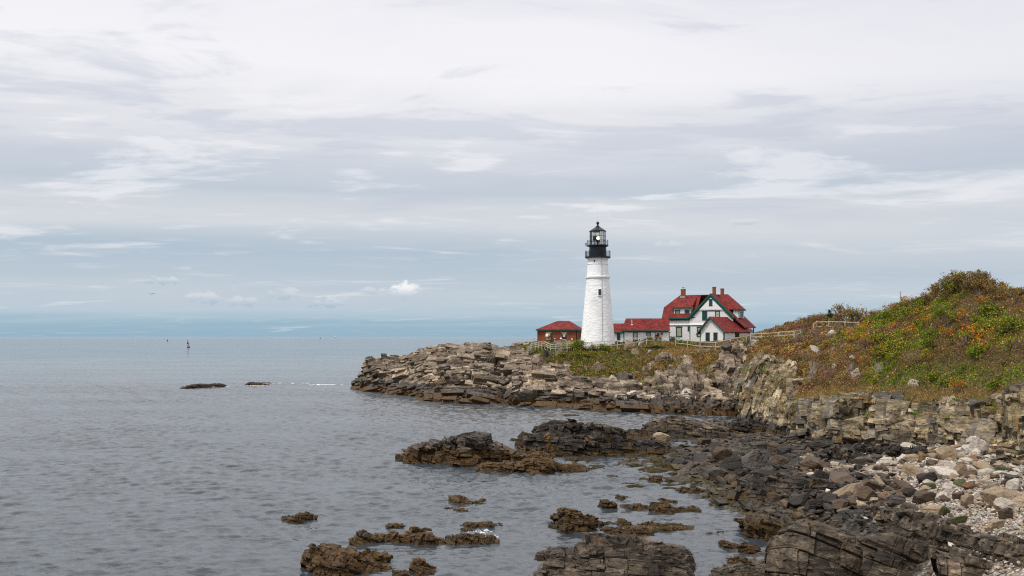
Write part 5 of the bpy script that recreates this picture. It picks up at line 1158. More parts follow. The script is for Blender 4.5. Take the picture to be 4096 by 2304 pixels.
# ------------------------------------------------------------------ a frame for each house: u along its front, v away, z up
class House:
    def __init__(s, org, th, name, label, cat, crop):
        s.O = np.array(org, float); s.th = math.radians(th); s.crop = crop
        s.root = empty(name, org, -s.th, label, cat)
    def fu(s, zx, zy, v):
        """crop pixel seen on the plane v = const -> (u, z)"""
        ox, oy, sc = s.crop; fx, fy = ox + zx / sc, oy + zy / sc; k = (fx - CXP) / FPX; c, n = math.cos(s.th), math.sin(s.th); O = s.O
        u = (k * (O[1] + v * c) - O[0] - v * n) / (c + k * n); y = O[1] - u * n + v * c
        return u, HC - (fy - HOR) / FPX * y - O[2]
    def fv(s, zx, zy, u):
        ox, oy, sc = s.crop; fx, fy = ox + zx / sc, oy + zy / sc; k = (fx - CXP) / FPX; c, n = math.cos(s.th), math.sin(s.th); O = s.O
        v = (k * (O[1] - u * n) - O[0] - u * c) / (n - k * c); y = O[1] - u * n + v * c
        return v, HC - (fy - HOR) / FPX * y - O[2]
    def slab(s, name, poly, t=0.14, mat='shingle', parent=None):
        P = [np.array(p, float) for p in poly]; n = np.cross(P[1] - P[0], P[2] - P[0]); n /= np.linalg.norm(n)
        if n[2] > 0: n = -n
        return MB().prism(P, n * t).build(name, M[mat], parent or s.root)
    def window(s, o, ax, n, w, h, frame_w=0.16, pane='dark_glass', mull=True, parent=None, split=1, name='window'):
        """o lower-left corner of the opening on the wall; ax along the wall, n outwards"""
        ax = np.array(ax, float); n = np.array(n, float); up = np.array([0, 0, 1.0]); o = np.array(o, float)
        frame_w *= 0.8; m = MB(); f = frame_w
        def bx(a0, a1, z0, z1, d):
            m.obox(o + ax * (a0 + a1) / 2 + up * (z0 + z1) / 2 + n * (d / 2 - 0.02), ax, n, up, a1 - a0, d + 0.04, z1 - z0)
        bx(-f, 0, -0.02, h, 0.06); bx(w, w + f, -0.02, h, 0.06); bx(-f * 1.3, w + f * 1.3, h, h + f * 1.25, 0.085); bx(-f * 1.3, w + f * 1.3, -f * 0.75, -0.02, 0.10)
        sf = 0.05
        for a in range(split):
            x0, x1 = w * a / split, w * (a + 1) / split
            bx(x0, x0 + sf, 0, h, 0.03); bx(x1 - sf, x1, 0, h, 0.03); bx(x0 + sf, x1 - sf, h - sf, h, 0.03); bx(x0 + sf, x1 - sf, 0, sf, 0.03)
            if mull:
                bx(x0 + sf, x1 - sf, h / 2 - sf / 2, h / 2 + sf / 2, 0.035)
                for q in (1 / 3, 2 / 3): bx(x0 + w / split * q - 0.012, x0 + w / split * q + 0.012, h / 2 + sf / 2, h - sf, 0.018)
                bx(x0 + sf, x1 - sf, h * 0.75 - 0.012, h * 0.75 + 0.012, 0.015)
        wn = m.build(name, M['green'], parent or s.root)
        p = MB().obox(o + ax * w / 2 + up * h / 2 + n * 0.004, ax, n, up, w, 0.012, h).build('pane', M[pane], wn)
        return wn
    def wz(s, x0, x1, y0, y1, v, **k):
        """window from crop pixels (outer frame) on a front plane"""
        f = k.get('frame_w', 0.16)
        u0, z1 = s.fu(x0, y0, v); u1, z0 = s.fu(x1, y1, v)
        return s.window((u0 + f, v, z0 + f * 0.7), (1, 0, 0), (0, -1, 0), u1 - u0 - 2 * f, z1 - z0 - f * 2, **k)
Z3 = (2600, 1120, 5.367); Z1 = (2040, 820, 2.498); Z5 = (2120, 1260, 7.156)

def keepers_house():
    D0 = 203.0; g = 10.7
    H = House(((2758.4 - CXP) / FPX * D0, D0, g), 28, 'keepers_house', 'large white two storey house with red roofs and green trim', 'house', Z3)
    R = H.root; fu = H.fu; X = np.array
    Dp = 8.0; vr = 4.0
    uL = fu(312, 900, 0)[0]
    zeL = fu(500, 812, -0.5)[1]; zr = fu(1000, 320, vr)[1]
    s = (zr - zeL) / (vr + 0.5)                      # front slope
    zs = lambda v: zeL + (v + 0.5) * s
    uE = fu(265, 812, -0.5)[0]
    vM = 1.7; uM = fu(313, 590, vM)[0]; zM = zs(vM)
    uR1 = fu(645, 325, vr)[0]; uR2 = fu(1675, 312, vr)[0]
    uG0 = fu(855, 900, -0.4)[0]                      # left end of the gable front
    ap = fu(1297, 285, -0.7); ft0 = fu(812, 800, -0.7); ft1 = fu(1822, 800, -0.7)
    sg = (ap[1] - ft1[1]) / (ft1[0] - ap[0])        # slope of the cross gable
    zC = fu(2130, 1000, 0.5)[1]; uC = ap[0] + (ap[1] - zC) / sg
    vC2 = min(max(H.fv(2268, 992, uC)[0], 2.5), 9.0); vC1 = -0.75
    # walls
    gz0 = zeL - 0.1
    uG1 = ft1[0] - 0.5
    w = MB(); w.box(uL, uG1 - 0.05, 0.0, Dp, -1.5, zeL + 0.15)
    w.prism([(uG0, -0.4, -1.5), (uG1, -0.4, -1.5), (uG1, -0.4, gz0 + 0.1), (ap[0], -0.4, ap[1] - 0.35), (uG0, -0.4, gz0 + 0.05)], (0, 3.5, 0))
    w.prism([(uG1 - 0.06, 1.2, -1.5), (uC - 1.5, 1.2, -1.5), (uC - 1.5, 1.2, zC + 1.5 * sg - 0.3), (uG1 - 0.06, 1.2, zC + (uC - uG1) * sg - 0.3)], (0, vC2 - 2.2, 0))
    w.build('wall', M['clap'], R)
    # flared skirt between the storeys
    zb = fu(600, 972, 0)[1]
    sk = MB(); sk.prism([(uL - 0.02, 0.0, zb + 0.55), (uL - 0.02, -0.16, zb), (uL - 0.02, 0.0, zb)], (uG0 - uL, 0, 0)); sk.prism([(uG0 - 0.05, -0.4, zb + 0.5), (uG0 - 0.05, -0.56, zb), (uG0 - 0.05, -0.4, zb)], (uG1 - uG0, 0, 0))
    sk.build('flared_skirt', M['clap'], R)
    # roof
    rid = X([uR1, vr, zr])
    H.slab('roof_front', [(uE, -0.5, zeL), (ft0[0] + 1.5, -0.5, zeL), (ft0[0] + 1.5, vr, zr), (uR1, vr, zr), (uM, vM, zM)])
    vB = Dp + 0.5
    zq = fu(1945, 628, 1.0)[1]; vq = (zq - zeL) / s - 0.5; uq = fu(1945, 628, vq)[0]; zq = zs(vq)
    vq2 = min(max(H.fv(2062, 640, uq)[0], vq + 2.0), 2 * vr - vq)
    H.slab('roof_front', [(ap[0] + 0.5, vq, zq), (uq, vq, zq), (uR2, vr, zr), (ap[0] + 0.5, vr, zr)])
    H.slab('roof_end', [(uq, vq, zq), (uR2, vr, zr), (uq, vq2, zq)])
    H.slab('roof_back', [(uq, vq2, zq), (uR2, vr, zr), (ap[0], vr, zr), (ap[0], 2 * vr - vq, zq)])
    H.slab('roof_end', [(uE, -0.5, zeL), (uM, vM, zM), (uM, Dp - vM, zM), (uE, vB, zeL)])
    H.slab('roof_end', [(uM, vM, zM), (uR1, vr, zr), (uM, Dp - vM, zM)])
    H.slab('roof_back', [(uE, vB, zeL), (uM, Dp - vM, zM), (uR1, vr, zr), (ap[0] + 1, vr, zr), (ap[0] + 1, vB, zeL)])
    # cross gable
    zg = ap[1]; vback = vr
    H.slab('gable_roof', [(ft0[0], -0.75, ft0[1]), (ap[0], -0.75, zg), (ap[0], vback, zg), (ft0[0], vback, ft0[1])], 0.16)
    H.slab('gable_roof', [(uC, vC1, zC), (ap[0], vC1, zg), (ap[0], vback, zg), (ft1[0], vC2, ft1[1]), (uC, vC2, zC)], 0.16)
    bg_ = MB()                                                            # barge boards
    for f_, kk in ((ft0, -1), (ft1, 1)):
        bg_.prism([(f_[0], -0.82, f_[1] - 0.02), (ap[0], -0.82, zg - 0.02), (ap[0], -0.82, zg - 0.50), (f_[0] - kk * 0.28, -0.82, f_[1] - 0.22)], (0, 0.12, 0))
        bg_.prism([(f_[0] - kk * 0.25, -0.66, f_[1] - 0.3), (ap[0], -0.66, zg - 0.52), (ap[0], -0.66, zg - 0.86), (f_[0] - kk * 0.6, -0.66, f_[1] - 0.36)], (0, 0.24, 0))
    bg_.build('barge_board', M['green'], R)
    # projecting gable panel with a scalloped edge
    zt = fu(1300, 632, -0.55)[1]; a0 = fu(1035, 632, -0.55)[0]; a1 = fu(1590, 632, -0.55)[0]
    pn = MB().prism([(a0, -0.62, zt), (a1, -0.62, zt), (ap[0], -0.62, zg - 0.78)], (0, 0.24, 0))
    k = 26
    for i in range(k):
        u = a0 + (a1 - a0) * (i + 0.5) / k; pn.box(u - 0.055, u + 0.055, -0.615, -0.56, zt - 0.16, zt - 0.004)
    pn.build('gable_panel', M['white'], R)
    # trims
    tr = MB(); e0 = zeL - 0.02
    tr.box(uE - 0.02, fu(905, 800, -0.5)[0], -0.62, -0.505, zeL - 0.22, zeL + 0.02); tr.box(uL - 0.05, uG0 + 0.3, -0.34, -0.06, zeL - 0.55, zeL - 0.24)
    zb0, zb1 = fu(600, 992, 0)[1], zb - 0.01
    tr.box(uL - 0.03, uG0 + 0.01, -0.05, -0.005, zb0, zb1); tr.box(uG0 - 0.03, uG1, -0.455, -0.405, zb0, zb1)
    tr.box(uL - 0.03, uL + 0.22, -0.055, -0.006, -1.4, zb0 - 0.003); tr.box(uG0 - 0.025, uG0 + 0.10, -0.45, -0.406, -1.4, zb0 - 0.003)
    tr.bar((uC + 0.02, vC1, zC - 0.14), (uC + 0.02, vC2, zC - 0.14), 0.1, 0.22)
    tr.build('trim_board', M['green'], R)
    for (uu, vv) in ((uC - 0.35, 1.4), (uC - 0.35, vC2 - 0.4)):
        p = MB().box(uu - 0.09, uu + 0.09, vv - 0.09, vv + 0.09, -1.5, zC - 0.2); p.bar((uu, vv, zC - 0.95), (uu - 0.7, vv, zC - 0.3), 0.08, 0.1); p.build('porch_post', M['green'], R)
    # left dormer
    vd = zs and (0.35)
    zd0 = fu(690, 768, vd)[1]; zd1 = fu(690, 585, vd)[1]; d0 = fu(497, 700, vd)[0]; d1 = fu(888, 700, vd)[0]
    dm = MB().box(d0, d1, vd, vr - 0.4, zd0 - 0.2, zd1); dmo = dm.build('dormer', M['clap'], R)
    zt1 = fu(780, 372, 3.4)[1]
    H.slab('dormer_roof', [(d0 - 0.28, vd - 0.35, zd1 + 0.02), (d1 + 0.28, vd - 0.35, zd1 + 0.02), (d1 + 0.28, 3.6, zt1), (d0 - 0.28, 3.6, zt1)], 0.12, parent=dmo)
    dt = MB(); dt.box(d0 - 0.3, d1 + 0.3, vd - 0.43, vd - 0.36, zd1 - 0.26, zd1 + 0.0); dt.box(d0 - 0.02, d0 + 0.16, vd - 0.04, vd - 0.002, zd0, zd1 - 0.15); dt.box(d1 - 0.16, d1 + 0.02, vd - 0.04, vd - 0.002, zd0, zd1 - 0.15)
    dt.build('dormer_trim', M['green'], dmo)
    MB().box(d0 - 0.1, d1 - 0.0, vd - 0.12, vd - 0.01, zd0 - 0.18, zd0).build('dormer_sill', M['white'], dmo)
    H.wz(532, 645, 632, 757, vd, pane='blind', frame_w=0.24); H.wz(742, 852, 630, 755, vd, pane='dark_glass', mull=False, frame_w=0.2)
    # right dormer, facing along the ridge
    v0 = vq + 0.35; v1 = vq2 - 0.35; ur = fu(1917, 700, v0)[0]; zq0 = fu(1917, 815, v0)[1]; zq1 = zq - 0.08
    ul = fu(1790, 700, v0)[0]
    dr = MB().box(ul, ur, v0, v1, zq0, zq1).build('dormer', M['clap'], R)
    q = MB(); q.box(ul, uq, v0 - 0.38, v0 - 0.32, zq1 - 0.17, zq1 + 0.0); q.box(uq - 0.06, uq, v0 - 0.31, v1 + 0.35, zq1 - 0.17, zq1 + 0.0); q.box(ur - 0.15, ur + 0.03, v0 - 0.03, v0 - 0.002, zq0, zq1 - 0.1)
    q.build('dormer_trim', M['green'], dr)
    for a in (0.22, 0.58): H.window((ur, v0 + (v1 - v0) * a, zq0 + 0.2), (0, 1, 0), (1, 0, 0), (v1 - v0) * 0.2, zq1 - zq0 - 0.7, frame_w=0.1, mull=False)
    print('HOUSE', uL, uG1, uC, zC, vC2, uq, vq, vq2, ur, ul, v0, v1)
    # windows of the front
    H.wz(1263, 1343, 400, 556, -0.63, mull=False, frame_w=0.2)
    H.wz(1115, 1232, 650, 866, -0.4, frame_w=0.2); H.wz(1392, 1505, 650, 820, -0.4, pane='blind', frame_w=0.2)
    b2 = MB(); x0 = fu(1232, 655, -0.4)[0]; x1 = fu(1392, 655, -0.4)[0]; zz = fu(1300, 650, -0.4)[1]; b2.box(x0, x1, -0.45, -0.401, zz - 0.22, zz); b2.build('window_header', M['green'], R)
    H.wz(552, 692, 992, 1220, 0.0, pane='blind', frame_w=0.24); H.wz(806, 850, 992, 1098, 0.0, frame_w=0.12, mull=False); H.wz(1003, 1110, 992, 1220, -0.4, pane='blind', frame_w=0.22)
    dp = MB(); ud = uG0 - 0.06; dp.tube((ud, -0.12, zb0), (ud, -0.12, -1.3), 0.05, n=6); dp.build('downpipe', M['green'], R)
    eb = MB(); e_ = fu(852, 1110, -0.2)[1]; eb.box(ud - 0.1, ud + 0.1, -0.32, -0.18, e_ - 0.5, e_ + 0.1); eb.build('meter_box', M['grey_metal'], R)
    # chimneys
    for (x0, x1, y0, y1, vv, fl) in ((660, 745, 195, 345, vr, True), (1338, 1397, 148, 330, vr - 1.6, True), (1512, 1571, 182, 330, vr + 0.8, False)):
        a0, zt_ = fu(x0, y0, vv - 0.35); a1, zb_ = fu(x1, y1, vv - 0.35)
        c = MB().box(a0, a1, vv - 0.35, vv + 0.35, zb_ - 1.0, zt_ - 0.2); c.box(a0 - 0.04, a1 + 0.04, vv - 0.39, vv + 0.39, zt_ - 0.196, zt_)
        co = c.build('chimney', M['brick'], R)
        if fl: MB().box(a0 - 0.12, a1 + 0.12, vv - 0.5, vv + 0.42, zb_ - 0.75, zb_ + 0.0).build('flashing', M['grey_metal'], co)
        if x0 == 660: H.perch = ((a0 + a1) / 2 + 0.1, vv, zt_)
    return H
KH = keepers_house()

def annex():
    D0 = 192.0; g = 10.7
    H = House(((2600 + 1590 / 5.367 - CXP) / FPX * D0, D0, g), 45, 'garage_annex', 'low white gabled annex with red roof in front of the big house', 'building', Z3)
    fu, fv, R = H.fu, H.fv, H.root
    u0 = fu(1082, 1100, 0)[0]; ap = fu(1297, 795, 0); Lw = fv(2148, 1200, 0)[0]
    ze = fv(1600, 1078, 0.3)[1]; zE = ze
    w = MB(); w.prism([(u0, 0, -1.5), (0, 0, -1.5), (0, 0, zE), (ap[0], 0, ap[1] - 0.15), (u0, 0, zE)], (0, Lw, 0)); w.build('wall', M['clap'], R)
    um = ap[0]; zr = ap[1] + 0.05; sl = (zr - zE) / (0 - um)
    ov = 0.5
    H.slab('roof', [(ov, -0.5, zE - ov * sl + 0.12), (um, -0.5, zr + 0.05), (um, Lw + 0.5, zr + 0.05), (ov, Lw + 0.5, zE - ov * sl + 0.12)])
    sl2 = (zr - zE) / (um - u0)
    H.slab('roof', [(u0 - 0.75, -0.5, zE - 0.75 * sl2 + 0.12), (um, -0.5, zr + 0.05), (um, Lw + 0.5, zr + 0.05), (u0 - 0.75, Lw + 0.5, zE - 0.75 * sl2 + 0.12)])
    b = MB()
    b.prism([(ov, -0.56, zE - ov * sl + 0.08), (um, -0.56, zr + 0.02), (um, -0.56, zr - 0.30), (ov - 0.1, -0.56, zE - ov * sl - 0.16)], (0, 0.06, 0))
    b.prism([(u0 - 0.75, -0.56, zE - 0.75 * sl2 + 0.08), (um, -0.56, zr + 0.02), (um, -0.56, zr - 0.30), (u0 - 0.65, -0.56, zE - 0.75 * sl2 - 0.2)], (0, 0.06, 0))
    b.build('barge_board', M['green'], R)
    t = MB(); t.box(-0.16, 0.02, -0.04, -0.003, -1.5, zE - 0.1); t.box(0.003, 0.04, 0.0, 0.16, -1.5, zE - 0.1); t.box(u0 - 0.02, u0 + 0.12, -0.04, -0.003, -1.5, zE - 0.05); t.box(0.003, 0.04, Lw - 0.16, Lw, -1.5, zE - 0.1)
    t.build('corner_board', M['green'], R)
    rt = MB()
    for i in range(14):
        v = 0.2 + (Lw - 0.4) * i / 13; rt.box(0.01, 0.42, v - 0.05, v + 0.05, zE - ov * sl + 0.0, zE - ov * sl + 0.13)
    rt.build('rafter_tails', M['green'], R)
    H.wz(1192, 1286, 1123, 1315, 0, frame_w=0.13); H.wz(1360, 1453, 1123, 1315, 0, frame_w=0.13)
    v0, z1 = fv(1822, 1127, 0); v1, z0 = fv(1917, 1242, 0)
    H.window((0.0, v0 + 0.15, z0 + 0.1), (0, 1, 0), (1, 0, 0), v1 - v0 - 0.3, z1 - z0 - 0.3, frame_w=0.15)
annex()

def connector():
    D0 = 198.5; g = 10.5
    H = House(((2040 + 1540 / 2.498 - CXP) / FPX * D0, D0, g), 6, 'connector_wing', 'long low white wing with red roof joining lighthouse and house', 'building', Z1)
    fu, R = H.fu, H.root
    uL = fu(1135, 1300, 0)[0]; ze = fu(1300, 1252, -0.4)[1]; zr = fu(1300, 1133, 2.6)[1]; ur0 = fu(1158, 1133, 2.6)[0]; ue0 = fu(1113, 1252, -0.4)[0]
    MB().box(uL, 1.0, 0, 5.2, -1.5, ze + 0.1).build('wall', M['clap'], R)
    H.slab('roof', [(ue0, -0.4, ze), (1.2, -0.4, ze), (1.2, 2.6, zr), (ur0, 2.6, zr)]); H.slab('roof', [(ue0, 5.6, ze), (1.2, 5.6, ze), (1.2, 2.6, zr), (ur0, 2.6, zr)])
    H.slab('roof', [(ue0, -0.4, ze), (ur0, 2.6, zr), (ue0, 5.6, ze)])
    # lower link to the tower
    e2 = fu(1040, 1270, -0.2)[1]; r2 = fu(1080, 1184, 2.2)[1]; a0 = fu(955, 1270, -0.2)[0]; b0 = fu(1022, 1184, 2.2)[0]
    MB().box(fu(962, 1300, 0.15)[0], uL - 0.01, 0.15, 4.4, -1.5, e2 + 0.1).build('link_wall', M['white'], R)
    H.slab('link_roof', [(a0, -0.25, e2), (uL + 0.02, -0.25, e2), (uL + 0.5, 2.2, r2), (b0, 2.2, r2)]); H.slab('link_roof', [(a0, 4.6, e2), (uL + 0.02, 4.6, e2), (uL + 0.5, 2.2, r2), (b0, 2.2, r2)])
    t = MB(); t.box(ue0, 0.9, -0.46, -0.405, ze - 0.24, ze - 0.0); t.box(a0, uL - 0.02, -0.31, -0.255, e2 - 0.22, e2); t.box(uL - 0.02, uL + 0.16, -0.04, -0.003, -1.4, ze - 0.1); t.box(uL + 0.3, 0.9, -0.04, -0.003, ze - 0.42, ze - 0.2)
    t.build('trim_board', M['green'], R)
    H.wz(1226, 1277, 1262, 1356, 0, pane='blind', frame_w=0.18); H.wz(1360, 1410, 1262, 1338, 0, pane='blind', frame_w=0.18); H.wz(1068, 1103, 1278, 1350, 0.15, frame_w=0.12)
    x0, z1 = fu(1448, 1262, 0); x1, z0 = fu(1512, 1364, 0)
    d = MB(); d.box(x0, x0 + 0.1, -0.05, 0.02, z0, z1); d.box(x1 - 0.1, x1, -0.05, 0.02, z0, z1); d.box(x0 + 0.1, x1 - 0.1, -0.05, 0.02, z1 - 0.12, z1); do = d.build('doorway', M['green'], R)
    MB().box(x0 + 0.1, x1 - 0.1, -0.012, -0.002, z0, z1 - 0.12).build('door', M['panel_white'], do)
    MB().tube(((x0 + x1) / 2, -0.02, z1 - 0.75), ((x0 + x1) / 2, -0.03, z1 - 0.75), 0.42, n=18).build('door_pane', M['dark_glass'], do)
    u, z = fu(1218, 1168, 1.4)
    v = MB(); v.tube((u, 1.2, z - 0.8), (u, 1.2, z + 0.5), 0.06, n=8); v.box(u - 0.25, u + 0.25, 0.9, 1.3, z - 0.75, z - 0.5); v.build('vent_pipe', M['white'], R)
    p0, zz1 = fu(1004, 1308, 0.15); p1, zz0 = fu(1030, 1324, 0.15)
    MB().box(p0, p1, 0.11, 0.148, zz0, zz1).build('plaque', M['ink'], R)
    s0, q1 = fu(1530, 1280, 0); s1, q0 = fu(1543, 1296, 0)
    MB().box(s0, s1, -0.03, -0.002, q0, q1).build('wall_sign', M['paper'], R)
    l = fu(1520, 1285, 0); MB().box(l[0] - 0.12, l[0] + 0.12, -0.2, -0.003, l[1] - 0.2, l[1] + 0.2).build('wall_lantern', M['green'], R)
    H.door = ((x0 + x1) / 2, z0)
    return H
CW = connector()

def brick_house():
    D0 = 199.0; g = 10.2
    H = House(((2120 + 1310 / 7.156 - CXP) / FPX * D0, D0, g), 14, 'brick_building', 'square red brick building with hipped red roof left of the lighthouse', 'building', Z5)
    fu, R = H.fu, H.root
    uL = fu(207, 600, 0)[0]; ze = fu(700, 418, -0.3)[1]; Dp = 7.5
    MB().box(uL, 0, 0, Dp, -1.5, ze).build('wall', M['brick'], R)
    e0 = fu(165, 408, -0.45)[0]; e1 = 0.45; zr = fu(950, 168, Dp / 2)[1]; r0 = fu(785, 168, Dp / 2)[0]; r1 = fu(1130, 168, Dp / 2)[0]; zo = ze + 0.06
    f0, f1, k0, k1 = (e0, -0.45, zo), (e1, -0.45, zo), (e0, Dp + .45, zo), (e1, Dp + .45, zo); a, b = (r0, Dp / 2, zr), (r1, Dp / 2, zr)
    for nm, poly in (('roof_slope', [f0, f1, b, a]), ('roof_slope', [k0, k1, b, a]), ('roof_slope', [f0, a, k0]), ('roof_slope', [f1, b, k1])): H.slab(nm, poly, 0.1)
    t = MB(); t.box(e0, e1, -0.47, -0.40, zo - 0.26, zo - 0.03); t.box(e1 - 0.05, e1 + 0.02, -0.39, Dp + .45, zo - 0.26, zo - 0.03); t.box(e0 - 0.02, e0 + 0.05, -0.39, Dp + .45, zo - 0.26, zo - 0.03); t.box(uL, 0, -0.39, -0.004, zo - 0.2, zo - 0.12); t.build('eaves', M['green'], R)
    def rect(x0, x1, y0, y1, d0, d1, mat, name, par=None):
        u0, z1 = fu(x0, y0, 0); u1, z0 = fu(x1, y1, 0); return MB().box(u0, u1, -d1, -d0, z0, z1).build(name, M[mat], par or R)
    rect(445, 622, 490, 514, 0.003, 0.08, 'stone_sill', 'lintel'); rect(890, 1070, 490, 514, 0.003, 0.08, 'stone_sill', 'lintel')
    w = rect(474, 594, 514, 688, 0.003, 0.03, 'blind', 'window'); rect(470, 596, 688, 716, 0.003, 0.12, 'stone_sill', 'sill', w)
    u0, z1 = fu(474, 514, 0); u1, z0 = fu(594, 688, 0); bars = MB()
    for i in range(7): x = u0 + (u1 - u0) * (i + 0.5) / 7; bars.box(x - 0.02, x + 0.02, -0.06, -0.032, z0, z1)
    bars.box(u0, u1, -0.075, -0.062, (z0 + z1) / 2 - 0.03, (z0 + z1) / 2 + 0.03); bars.build('window_bars', M['grey_metal'], w)
    hd = MB(); v0, zt = fu(452, 525, -0.7); v1, zb = fu(530, 620, -0.7); prof = [(-1.05 * math.sin(a), zb + (zt - zb) * (math.cos(a))) for a in np.linspace(0, math.pi / 2, 8)]
    hd.prism([(v0, -0.04, zt)] + [(v0, y, z) for y, z in prof] + [(v0, -0.04, zb)], (v1 - v0, 0, 0)); hd.build('vent_hood', M['cream'], R)
    hb = MB(); a_, b_ = fu(530, 515, 0), fu(596, 600, 0); hb.box(a_[0] + 0.02, b_[0], -0.7, -0.08, b_[1], a_[1]); hb.build('fan_box', M['grey_metal'], R)
    d = rect(926, 1042, 514, 688, 0.003, 0.05, 'door_dark', 'door'); rect(926, 1042, 514, 568, 0.052, 0.08, 'blind', 'transom', d); rect(918, 1042, 690, 716, 0.003, 0.2, 'stone_sill', 'doorstep', d)
    s = rect(952, 1008, 575, 620, 0.052, 0.07, 'paper', 'notice', d)
    u0, z1 = fu(960, 580, 0); u1, z0 = fu(1004, 596, 0); k = MB()
    for q in (0.15, 0.6): k.box(u0 + (u1 - u0) * q, u0 + (u1 - u0) * (q + 0.18), -0.085, -0.072, z0 + 0.03, z1)
    k.build('notice_marks', M['ink'], d)
    l = fu(1213, 697, 0); lb = MB().box(l[0] - 0.28, l[0] + 0.28, -0.14, -0.003, l[1] - 0.45, l[1] + 0.28).build('lamp_bracket', M['brick'], R); MB().sphere((l[0], -0.3, l[1]), 0.19, 12, 8).build('wall_lamp', M['white'], R, True)
    p = fu(1446, 430, 0.5); MB().tube((0.08, 0.4, ze - 0.1), (0.08, 0.4, -1.4), 0.07, n=6).build('downpipe', M['black'], R)
    f = MB(); q0 = uL - 1.15; zf = fu(120, 660, 1)[1]
    for u_ in (q0, q0 + 0.35, uL - 0.06): f.tube((u_, 1, -1.5), (u_, 1, zf), 0.04, n=6)
    for z_ in (zf, zf - 0.55, zf - 1.1): f.tube((q0, 1, z_), (uL - 0.06, 1, z_), 0.035, n=6)
    tag(f.build('pipe_railing', M['grey_metal'], None), 'grey pipe railing against the left wall of the brick building', 'railing')
    o = bpy.data.objects['pipe_railing']; o.location = R.location; o.rotation_euler = R.rotation_euler
    return H
BH = brick_house()

# ------------------------------------------------------------------ fences and posts
SURF = np.concatenate([HG.reshape(-1, 3), BG_.reshape(-1, 3)])
SURF_PX = (CXP + SURF[:, 0] / SURF[:, 1] * FPX, HOR - (SURF[:, 2] - HC) / SURF[:, 1] * FPX)
def fence(name, label, crop, pts, d, h, nr, mat='rail', pw=0.13, group='split rail fences', infill=None):
    """pts: crop pixels of post tops; d: distance, one number or one per post"""
    ox, oy, s = crop
    gx, gy = SURF_PX; ds = []
    for x, y in pts:
        fx, fy = ox + x / s, oy + y / s; fb = fy + h * FPX / 185
        k = np.where((np.abs(gx - fx) < 5) & (np.abs(gy - fb) < 7))[0]
        ds.append((SURF[k, 1].min() - 0.5 if len(k) else (ds[-1] if ds else 190.0)) + (d or 0))
    P = [W(ox + x / s, oy + y / s, dd) for (x, y), dd in zip(pts, ds)]
    root = empty(name, P[0] - np.array([0, 0, h]), 0, label, 'fence', group)
    o = P[0] - np.array([0, 0, h])
    for p in P:
        q = p - o; MB().box(q[0] - pw / 2, q[0] + pw / 2, q[1] - pw / 2, q[1] + pw / 2, q[2] - h - 0.9, q[2] + 0.03).build('post', M[mat], root)
    for a, b_ in zip(P[:-1], P[1:]):
        a, b_ = a - o, b_ - o
        for k in range(nr):
            z = -0.10 - (h - 0.35) * k / max(1, nr - 1)
            j = np.array([0, -0.02, random.uniform(-0.04, 0.04)])
            MB().bar(a + [0, 0, z] + j, b_ + [0, 0, z] + j * 0.5, 0.07, 0.115).build('rail', M[mat], root)
        if infill:
            e = np.array([0, 0.06, 0]); MB().prism([a + e + [0, 0, -h], b_ + e + [0, 0, -h], b_ + e + [0, 0, -0.2], a + e + [0, 0, -0.2]], (0, 0.03, 0)).build('mesh_panel', M[infill], root)
    return root
M['panel_pink'] = plain('pinkish_board', (0.42, 0.32, 0.30), 0.85, var=0.1)
fence('rail_fence', 'split rail fence curving round the bank below the brick building', Z5, [(-60, 900), (8, 870), (58, 795), (150, 780), (245, 760), (340, 752), (425, 752), (500, 788), (585, 826), (740, 822), (890, 818), (1060, 812), (1240, 800)], 0, 1.15, 3)
fence('ramp_fence', 'pinkish boarded ramp railing in front of the brick building door', Z5, [(600, 826), (745, 740), (870, 730), (1035, 728), (1130, 733), (1235, 735)], 3.0, 1.05, 2, mat='ramp_rail', infill='panel_pink', group=None)
fence('rail_fence', 'two-rail fence below the lighthouse running up to the long wing', Z1, [(700, 1372), (815, 1366), (943, 1358), (1072, 1352), (1216, 1332), (1365, 1310), (1440, 1304)], 0, 1.15, 2)
fence('rail_fence', 'rail fence climbing past the annex of the big house', Z1, [(1655, 1332), (1772, 1346), (1900, 1362), (2055, 1368), (2205, 1334), (2362, 1305), (2510, 1272)], 0, 1.15, 2)
Z8 = (2900, 1200, 4.293)
fence('rail_fence', 'three-rail fence across the dip between annex and hill', Z8, [(440, 570), (625, 562), (925, 545), (1187, 527), (1300, 498)], 0, 1.45, 3)
fence('rail_fence', 'rail fence on the knoll in front of the small spruce', Z8, [(1520, 405), (1576, 364), (1780, 360), (2060, 366), (2290, 372)], 0, 1.15, 2)
